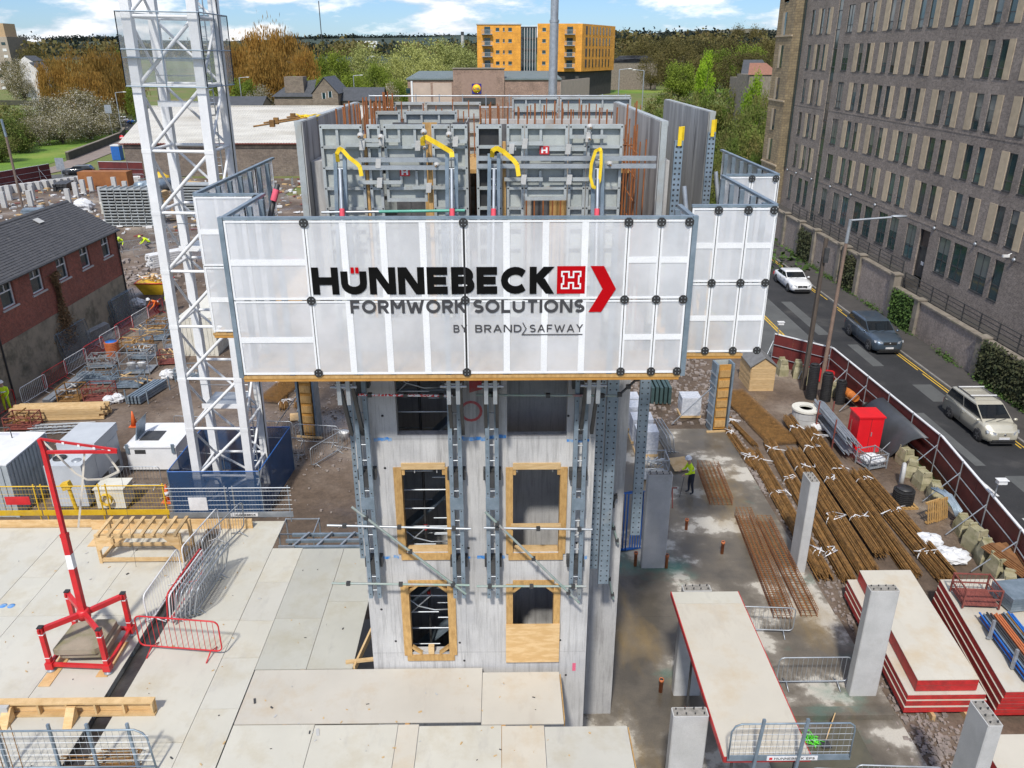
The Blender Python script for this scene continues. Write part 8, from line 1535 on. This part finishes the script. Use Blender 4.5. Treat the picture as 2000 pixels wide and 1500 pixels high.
 def lamp(lb, px, py, Y, h, s=1):
  c = P(px, py, Y); g = hgt(c.x, Y); t = thing('street_lamp', lb, 'street lamp', (c.x, Y, g), 'far street lamps'); z = c.z; part('post', MB().tube((c.x, Y, g), (c.x, Y, z), .11, 7), M['galv'], t); part('arm', MB().tube((c.x, Y, z), (c.x + s * 1.8, Y, z + .15), .07, 6), M['galv'], t); part('lamp_head', MB().ball((c.x + s * 2.1, Y, z + .15), .5, .2, .1, 8, 5), M['whitep'], t)
 lamp('grey street lamp beside the blue far car', 225, 181, 197, 8); lamp('far lamp right of the crane mast', 467, 152, 215, 8, 1); lamp('far lamp above the stone cottage roof', 690, 148, 225, 8, 1); lamp('far lamp beside the grass slope', 1210, 136, 170, 8, 1); lamp('second far lamp beside the grass slope', 1258, 138, 185, 8, -1)
 t = thing('street_lamp', 'tall brown lamp post at the left edge', 'street lamp', (-64, 101, 0)); c = P(8, 250, 100); part('post', MB().tube((c.x, 100, 0), (c.x, 100, c.z - 1), .15, 8), pm('brown_post', (.2, .15, .12)), t); part('upper_post', MB().tube((c.x, 100, c.z - 1), (c.x - .1, 100, c.z + 1), .14, 8), M['galvb'], t)
 c = P(627, 60, 900); t = thing('radio_mast', 'thin radio mast on the far hill', 'mast', (c.x, 900, 30)); part('mast', MB().tube((c.x, 900, 20), (c.x, 900, 18 + 900 * .055), .5, 5), M['dark'], t); c = P(717, 87, 800); solo('far_hall', MB().box(c.x - 9, c.x + 9, 800, 815, 15, c.z + 3), M['whitep'], 'white hall on the far hillside', 'hall'); c = P(903, 62, 420); t = thing('factory_chimney', 'slim grey chimney with dark top left of the orange flats', 'chimney', (c.x, 420, 5)); part('stack', MB().tube((c.x, 420, 5), (c.x, 420, c.z - 1.6), .75, 10), M['concrete'], t); part('dark_top', MB().tube((c.x, 420, c.z - 1.6), (c.x, 420, c.z), .78, 10), M['dark'], t)
far_buildings()
# ================================================================ left road, field, hills
def left_side():
 def sheet(name, pts, z, m): struct(name, MB().add([(x, y, z) for x, y in pts], [tuple(range(len(pts)))]), m)
 sheet('meadow', [(-300, 120), (-79, 122), (-80, 146), (-88, 186), (-93, 215), (-120, 236), (-400, 300), (-420, 430), (-600, 430), (-600, 120)], -.10, M['grass']); sheet('road_left', [(-90, 60), (-71.5, 112), (-62, 124), (-50, 131), (-46, 136), (-66, 138.5), (-73, 132), (-78, 118), (-130, 60)], -.06, M['asphaltl']); sheet('footpath', [(-82, 112), (-75.5, 122), (-72.8, 140), (-80, 184), (-86, 196), (-90, 204), (-93.5, 206), (-88, 190), (-79, 150), (-77.5, 143), (-80, 124), (-90, 112)], -.055, pm('pinkish_path', (.26, .21, .18), (.21, .17, .15), .4, .9)); sheet('far_road', [(-125, 240), (-97, 214), (-86, 212), (-60, 232), (-60, 240), (-92, 232), (-122, 249)], -.04, M['asphalt'])
 t = thing('stone_wall', 'dark low stone wall running along the left footpath', 'wall', (-84, 170, -.1)); pts = [(-79.4, 152), (-83, 172), (-87.2, 192), (-91.5, 204), (-97, 213), (-110, 236)]; sw = pm('dark_mossy_wall', (.075, .072, .05), (.05, .052, .035), .8, .95)
 for a, b in zip(pts, pts[1:]): part('wall_run', MB().beam((*a, .6), (*b, .6), .5, 1.4), sw, t); part('wall_cap', MB().beam((*a, 1.35), (*b, 1.35), .62, .12), M['coping'], t)
 mb = MB().beam((-230, 330, .7), (-170, 318, .7), .6, 2.2); solo('field_wall', mb, sw, 'dark wall across the far left field', 'wall')
 hoarding('site_hoarding', 'maroon hoarding along the left road at the far yard', [(-84, 90), (-74.5, 113), (-70.5, 129)], 2.2, 2.4, -1); hoarding('site_hoarding', 'short maroon hoarding at the far gate in front of the stone wall', [(-63.3, 130), (-56, 129)], 2.4, 2.4, -1, False)
 t = thing('portable_toilet', 'blue portable toilet at the far left road', 'toilet', (-69.8, 151, 0)); c = G(228, 312); b = MB().box(c.x - .75, c.x + .75, c.y, c.y + 1.5, -.1, 2.4); part('cabin', b, M['blue'], t); part('roof', MB().box(c.x - .8, c.x + .8, c.y - .05, c.y + 1.55, 2.4, 2.6), M['whitep'], t); part('door', MB().box(c.x - .55, c.x + .55, c.y - .03, c.y - .005, 0, 2.2), pm('blue_door', (.02, .13, .45)), t)
 cs = [('estate_car', 'black estate car on the left road behind the hoarding', (.02, .025, .03), (-68.3, 133.5), 12, 4.7, 1.85, 1.5), ('small_van', 'white small van on the far left road', (.75, .76, .77), (-107.8, 238.5), 8, 4.2, 1.8, 1.75), ('hatchback', 'bright blue hatchback beside the white van', (.02, .14, .5), (-102.2, 235.6), 8, 4.3, 1.8, 1.5)]
 for nm, lb, col_, (x, y), rz, L, w, h in cs: c = car(nm, lb, L, w, h, paint(nm + '_paint', col_, .2), .95, 1.0, L * .72, L * .56, L * .12, L * .03, .33); c.location = (x, y, -.05); c.rotation_euler = (0, 0, R(rz) + math.pi); c.location.x += 2.4
 for i, (px, py, Y, w) in enumerate(((211, 213, 190, 1.5), (117, 320, 128, 1.3))): c = P(px, py, Y); t = thing('road_sign', ('back of a round topped road sign by the far van', 'back of a square road sign by the black car')[i], 'road sign', (c.x, Y, 0)); part('post', MB().tube((c.x, Y, -.1), (c.x, Y, c.z + .6), .06, 6), M['galv'], t); part('plate', MB().box(c.x - w / 2, c.x + w / 2, Y - .08, Y - .06, c.z - .9, c.z + .9), M['galv'], t)
 c = P(238, 269, 165); t = thing('no_entry_sign', 'red no entry sign on the white post at the left road', 'road sign', (c.x, 165, 0)); part('disc', MB().lathe([(.5, 0), (.5, .03)], c, 16, (0, -1, 0)), M['red'], t); part('bar', MB().box(c.x - .35, c.x + .35, 164.94, 164.965, c.z - .09, c.z + .09), M['whitep'], t); part('post', MB().tube((c.x, 165.05, 0), (c.x, 165.05, c.z + .6), .06, 6), M['galv'], t); solo('white_gate_post', MB().beam(G(252, 312), P(246, 268, 150), .5, .5), M['white'], 'tall white gate post beside the stone shed wall', 'post')
 # hills
 def hill(name, Y, pts, m, d=260):
  mb = MB(); mb.smooth = True; n = len(pts); vs = []
  for k, f in enumerate((0, .5, 1)):
   for px, py in pts: c = P(px, py, Y); vs.append((c.x, Y - d * (1 - f), 4 + (c.z - 4) * (f ** .8)))
  for px, py in pts: c = P(px, py, Y); vs.append((c.x * 1.4, Y + 500, 0))
  mb.add(vs, [(k * n + i, k * n + i + 1, (k + 1) * n + i + 1, (k + 1) * n + i) for k in range(3) for i in range(n - 1)]); struct(name, mb, m)
 hm = pm('dark_hill_pasture', (.03, .055, .042), (.042, .058, .045), .012, .95, dirt=(.06, .10, .05), dscale=.006, dlo=.55, dhi=.66); hw = pm('far_woodland', (.10, .10, .055), (.13, .115, .07), .03, .95, bmp=1, bscale=.12, dirt=(.035, .045, .025), dscale=.02, dlo=.5, dhi=.66)
 hill('hills', 1300, [(-900, 95), (-300, 90), (0, 88), (60, 83), (120, 79), (260, 78), (450, 80), (600, 74), (700, 72), (800, 71), (900, 68), (1000, 72), (1150, 76), (1250, 70), (1350, 60), (1450, 58), (1520, 64), (1700, 70), (2300, 90)], hm); hill('wooded_hill', 520, [(1080, 100), (1180, 82), (1240, 68), (1300, 62), (1380, 60), (1460, 56), (1540, 60), (1700, 70), (2000, 90)], hw, 150)
left_side()
# ================================================================ trees
def treeproto(name, mat, n, rx, rz, trunk, shape='round', leaf=(.22, .45), bark=None, vert=0.0, seed=1, gaps=.5, clump=34, blossom=None):
 """unit tree: base at 0, height about 10, leafy clumps spread through the crown and tied to limbs"""
 r = random.Random(seed); t = link(name, None); ORG[t.name] = V((0, 0, 0)); tb = MB(); bm = bark or M['bark']; top = trunk + 2 * rz; tb.tube((0, 0, -.5), (0, 0, trunk + rz * .5), .28, 7, .16); cl = []
 for i in range(clump):
  while True:
   p = V((r.uniform(-1, 1), r.uniform(-1, 1), r.uniform(-1, 1)))
   if .3 < p.length < 1: break
  p = p * (p.length ** -.35); w = 1.0 - .45 * max(0, p.z) if shape == 'cone' else 1.0
  cl.append((V((p.x * rx * w, p.y * rx * w, trunk + rz + p.z * rz)), r.uniform(.55, 1.1)))
 for c, s in cl[:22]: a = V((0, 0, r.uniform(trunk * .5, trunk + rz * .4))); m_ = a.lerp(c, .5) + V((0, 0, .3)); tb.tube(a, m_, .09, 5, .06, False); tb.tube(m_, c, .06, 5, .02, False)
 part('trunk', tb, bm, t); lb = MB(); per = n // clump
 for c, s in cl:
  for _ in range(per):
   o = V((r.gauss(0, 1), r.gauss(0, 1), r.gauss(0, 1))) * s * rx * .21; o.z *= rz / rx * .9; p = c + o; sz = r.uniform(*leaf)
   a = V((r.gauss(0, 1), r.gauss(0, 1), r.gauss(0, .35) if vert else r.gauss(0, 1) + .5)).normalized(); u = (V((0, 0, 1)) if vert else a.orthogonal()); u = (u - a * u.dot(a)).normalized(); w = a.cross(u)
   if vert: u = u * (1 + vert); w = w * .55
   else: k = r.uniform(0, 6.28); u, w = u * math.cos(k) + w * math.sin(k), w * math.cos(k) - u * math.sin(k)
   lb.m = 1 if blossom and r.random() < .28 else 0; lb.add([p - u * sz, p + w * sz * .7, p + u * sz, p - w * sz * .7], [(0, 1, 2, 3)])
 part('crown', lb, [mat, blossom] if blossom else mat, t); return t
def leafm(name, c, c2):
 m, n, l, b = newmat(name); g = noise(n, l, .35, 4, .6); oi = n.new('ShaderNodeObjectInfo'); col = mixc(n, l, 1.0, ramp(n, l, g.outputs[0], [(.35, c), (.65, c2)]).outputs[0], ramp(n, l, oi.outputs['Random'], [(0, (.78, .8, .8)), (1, (1.2, 1.15, 1.1))]).outputs[0], 'MULTIPLY')
 l.new(col, b.inputs['Base Color']); b.inputs['Roughness'].default_value = .8; b.inputs['Specular IOR Level'].default_value = .2; tr = n.new('ShaderNodeBsdfTranslucent'); l.new(col, tr.inputs[0]); mi = n.new('ShaderNodeMixShader'); mi.inputs[0].default_value = .3; l.new(b.outputs[0], mi.inputs[1]); l.new(tr.outputs[0], mi.inputs[2]); l.new(mi.outputs[0], n['Material Output'].inputs[0]); return m
M['bark'] = pm('tree_bark', (.12, .10, .08), (.085, .07, .055), 3, .95); M['barkp'] = pm('pale_birch_bark', (.36, .33, .29), (.25, .22, .19), 3, .9)
TP = {'orange': treeproto('rust_tree', leafm('rust_orange_buds', (.34, .19, .045), (.25, .16, .04)), 9000, 4.3, 4.6, .9, leaf=(.10, .2), vert=1.1, seed=3, clump=60), 'green': treeproto('green_tree', leafm('fresh_green_leaves', (.24, .31, .045), (.16, .22, .035)), 8000, 4.2, 4.4, 1.2, seed=5, leaf=(.12, .24), clump=50), 'pale': treeproto('pale_tree', leafm('pale_willow_leaves', (.40, .43, .16), (.29, .32, .10)), 8000, 4.4, 4.2, 1.4, seed=8, leaf=(.10, .22), bark=M['barkp'], clump=50), 'dark': treeproto('bare_tree', leafm('brown_green_buds', (.15, .135, .045), (.11, .095, .038)), 6500, 4.4, 4.3, 1.4, seed=11, leaf=(.09, .2), clump=46), 'scrub': treeproto('scrub_bush', leafm('scrub_leaves', (.14, .215, .04), (.2, .18, .065)), 7000, 5.0, 4.6, .3, seed=14, leaf=(.14, .3), clump=44), 'blossom': treeproto('blossom_bush', leafm('greyish_spring_leaves', (.24, .21, .095), (.17, .16, .075)), 12000, 5.0, 4.7, .3, seed=17, leaf=(.08, .17), clump=60, blossom=leafm('white_blossom', (.72, .68, .58), (.6, .56, .48))), 'lime': treeproto('lime_tree', leafm('bright_lime_leaves', (.27, .42, .03), (.2, .33, .03)), 7000, 3.4, 4.6, .5, 'round', seed=19, leaf=(.12, .26), clump=36), 'conifer': treeproto('dark_conifer', leafm('conifer_needles', (.025, .05, .028), (.018, .035, .02)), 5000, 2.4, 4.8, .4, 'cone', seed=23, leaf=(.12, .28), clump=36)}
TU = set(); ORD = ('first', 'second', 'third', 'fourth', 'fifth', 'sixth', 'seventh', 'eighth', 'ninth', 'tenth', 'eleventh', 'twelfth', 'thirteenth', 'fourteenth', 'fifteenth', 'sixteenth', 'seventeenth', 'eighteenth', 'nineteenth', 'twentieth')
def tree(kind, lb, px, top, wpx, Y, base=None, grp='trees behind the site'):
 c = P(px, top, Y); g = hgt(c.x, Y) if base is None else base; H = max(2.0, c.z - g); W_ = wpx / FPX * (Y * math.cos(PITCH) + 5); p = TP[kind]; r0 = {'lime': 3.4, 'conifer': 2.8}.get(kind, 4.9); o = p if kind not in TU else dup(p); TU.add(kind); k = W_ / (2 * r0); o.location = (c.x, Y, g); o.scale = (k, k, H / 10.6); o.rotation_euler = (0, 0, rnd.uniform(0, 6.28)); tag(o, lb, 'bush' if 'bush' in o.name else 'tree', grp); return o
def trees():
 S = lambda kind, where, L, grp: [tree(kind, '%s %s' % (ORD[i], where), *a, grp=grp) for i, a in enumerate(L)]
 S('orange', 'rust orange tree from the left beyond the blossom bush', [(100, 112, 70, 240), (140, 96, 80, 262), (185, 92, 90, 250), (225, 88, 80, 270), (165, 130, 90, 222)], 'rust orange trees'); S('orange', 'tall rust tree from the left, right of the crane mast', [(455, 78, 60, 280), (500, 45, 110, 285), (555, 52, 110, 290), (590, 88, 70, 275), (520, 90, 120, 262)], 'rust orange trees')
 S('green', 'yellow green tree from the left behind the cottages', [(245, 90, 50, 300), (420, 100, 60, 300), (615, 100, 50, 285), (655, 96, 60, 300), (735, 118, 60, 262), (690, 138, 60, 245), (770, 150, 50, 240), (640, 140, 60, 250), (260, 160, 40, 215), (470, 150, 60, 240), (590, 150, 60, 245)], 'green trees behind the cottages'); S('pale', 'pale willow like tree from the left behind the supermarket', [(710, 84, 80, 305), (800, 80, 100, 310), (855, 74, 100, 320), (900, 84, 80, 330), (765, 106, 70, 290), (835, 110, 90, 285), (890, 120, 70, 280)], 'pale trees behind the supermarket'); S('dark', 'bare brown tree from the left between the willows', [(630, 112, 60, 330), (670, 116, 60, 335), (915, 90, 60, 380), (880, 92, 70, 400)], 'bare brown trees')
 S('dark', 'bare brown tree from the left on the right hand slope', [(1225, 92, 70, 340), (1262, 78, 80, 330), (1300, 72, 80, 340), (1345, 74, 80, 330), (1390, 76, 90, 320), (1440, 72, 90, 300), (1490, 74, 80, 290), (1525, 80, 70, 300), (1275, 104, 60, 290), (1330, 80, 90, 260), (1370, 108, 70, 235), (1440, 100, 90, 240), (1485, 100, 80, 235), (1440, 48, 40, 420), (1482, 50, 44, 430)], 'bare trees on the right slope'); S('green', 'green tree from the left right of the orange flats', [(1330, 118, 70, 225), (1405, 92, 70, 270), (1465, 84, 70, 280)], 'green trees on the right slope')
 tree('lime', 'bright lime green tree on the right hand slope', 1384, 100, 34, 215, grp='single trees'); tree('lime', 'yellow green cone shaped tree beside the brown brick block', 1476, 142, 34, 148, grp='single trees'); tree('conifer', 'dark conifer beside the white cottage at far left', 77, 118, 16, 320, grp='single trees')
 S('scrub', 'scrub bush from the left on the waste ground right of the core', [(1290, 175, 70, 165), (1335, 185, 80, 150), (1385, 168, 70, 165), (1432, 165, 60, 160), (1300, 215, 60, 135), (1360, 225, 70, 128), (1440, 205, 70, 125), (1475, 190, 60, 130), (1420, 255, 60, 108), (1462, 240, 70, 112), (1490, 285, 50, 98), (1405, 290, 50, 98), (1280, 205, 50, 150), (1490, 170, 50, 140)], 'scrub bushes right of the core')
 S('scrub', 'dark green bush from the left at the left edge', [(5, 195, 70, 185), (-20, 215, 90, 168), (20, 225, 70, 165), (-10, 260, 60, 150), (50, 215, 50, 190)], 'green bushes at the left edge'); S('blossom', 'grey white blossoming bush from the left along the meadow', [(85, 186, 80, 192), (130, 172, 100, 200), (175, 180, 90, 205), (110, 212, 90, 182), (165, 212, 100, 192), (205, 212, 50, 205), (65, 225, 60, 178)], 'blossoming bushes on the meadow'); tree('blossom', 'pale blossoming tree at the far left below the tower block', 30, 112, 50, 330, grp='single trees'); S('dark', 'bare round tree from the left near the far tower block', [(48, 92, 40, 400), (75, 94, 40, 420), (95, 108, 40, 380), (15, 118, 40, 360)], 'far left trees'); S('blossom', 'pale bush from the left behind the white shed', [(500, 165, 50, 215), (755, 160, 40, 225)], 'pale bushes behind the shed')
 # far wood on the skyline and hillside: reads as one mass
 mb = MB(); r = random.Random(31)
 def clumpy(px, py, Y, n, s):
  nonlocal mb; c = P(px, py, Y)
  for _ in range(n): p = c + V((r.gauss(0, s), r.gauss(0, s * .6), abs(r.gauss(0, s * .45)))); q = r.uniform(.1, .2) * s; a = V((r.gauss(0, 1), r.gauss(0, 1), r.gauss(0, 1))).normalized(); u = a.orthogonal(); w = a.cross(u); mb.add([p - u * q, p + w * q, p + u * q, p - w * q], [(0, 1, 2, 3)])
 mb2 = MB(); keep = mb
 for i in range(330): mb = mb2 if i % 3 else keep; clumpy(r.uniform(-40, 940), r.uniform(93, 112), r.uniform(420, 700), 45, 4.5)
 for i in range(120): mb = mb2 if i % 4 else keep; clumpy(r.uniform(1200, 1540), r.uniform(74, 120), r.uniform(380, 480), 45, 3.6)
 mb = keep
 for i in range(70): clumpy(100 + i * 2.2, 83 + r.uniform(-1, 1), 1290, 90, 7)
 for i in range(120): clumpy(560 + i * 3.2, 78 - i * .02 + r.uniform(0, 3), 1290, 70, 6)
 for i in range(170): clumpy(1200 + i * 2, r.uniform(72, 106), 470, 40, 4)
 for i in range(30): clumpy(r.choice([40, 68, 640, 690, 764, 860]) + r.gauss(0, 5), 77, 1290, 50, 6)
 tag(struct('middle_wood', mb2, leafm('middle_wood_leaves', (.13, .135, .05), (.17, .13, .055))), 'brown green woods filling the valley before the hills', 'wood', kind='stuff')
 tag(struct('far_wood', mb, leafm('far_wood_leaves', (.03, .046, .04), (.045, .055, .045))), 'dark far woods along the skyline and hillside', 'wood', kind='stuff')
 mb = MB(); leafcloud(mb, 5000, lambda: ((lambda y: (rnd.uniform(14, 29) if y < 100 else rnd.uniform(8, 34), y, -.1 + abs(rnd.gauss(0, .3))))(rnd.uniform(68, 150)), (0, 0, 1)), .12, .4); tag(struct('rough_ground_cover', mb, M['weed']), 'rough green ground cover on the waste ground', 'undergrowth', kind='stuff')
 struct('grass_slope', MB().add([(24, 190, hgt(24, 190) + .02), (70, 190, hgt(70, 190) + .3), (90, 300, hgt(90, 300) + .5), (36, 290, hgt(36, 290) + .5)], [(0, 1, 2, 3)]), M['grass'])
 t = thing('mesh_fence', 'orange plastic mesh fence on the waste ground', 'fence', (22, 92, 0)); om = netmat('orange_mesh', (.75, .2, .06), .3)
 for k in range(6): x = 19 + k * 1.8; part('post', MB().tube((x, 92, -.1), (x, 92, 1.2), .03, 5), M['orange'], t); part('mesh', MB().quad((x, 92, .1), (x + 1.8, 92, .1), (x + 1.8, 92, 1.1), (x, 92, 1.1)), om, t)
 t = thing('goal_frame', 'rusty steel goal like frame on the waste ground', 'frame', (24, 120, 0))
 for x in (22.5, 26, 29): part('post', MB().tube((x, 122, 0), (x, 122, 4.0), .15, 6), M['rusto'], t)
 for z in (2.2, 3.2): part('rail', MB().tube((22.5, 122, z), (29, 122, z), .1, 6), M['cream'], t)
trees()
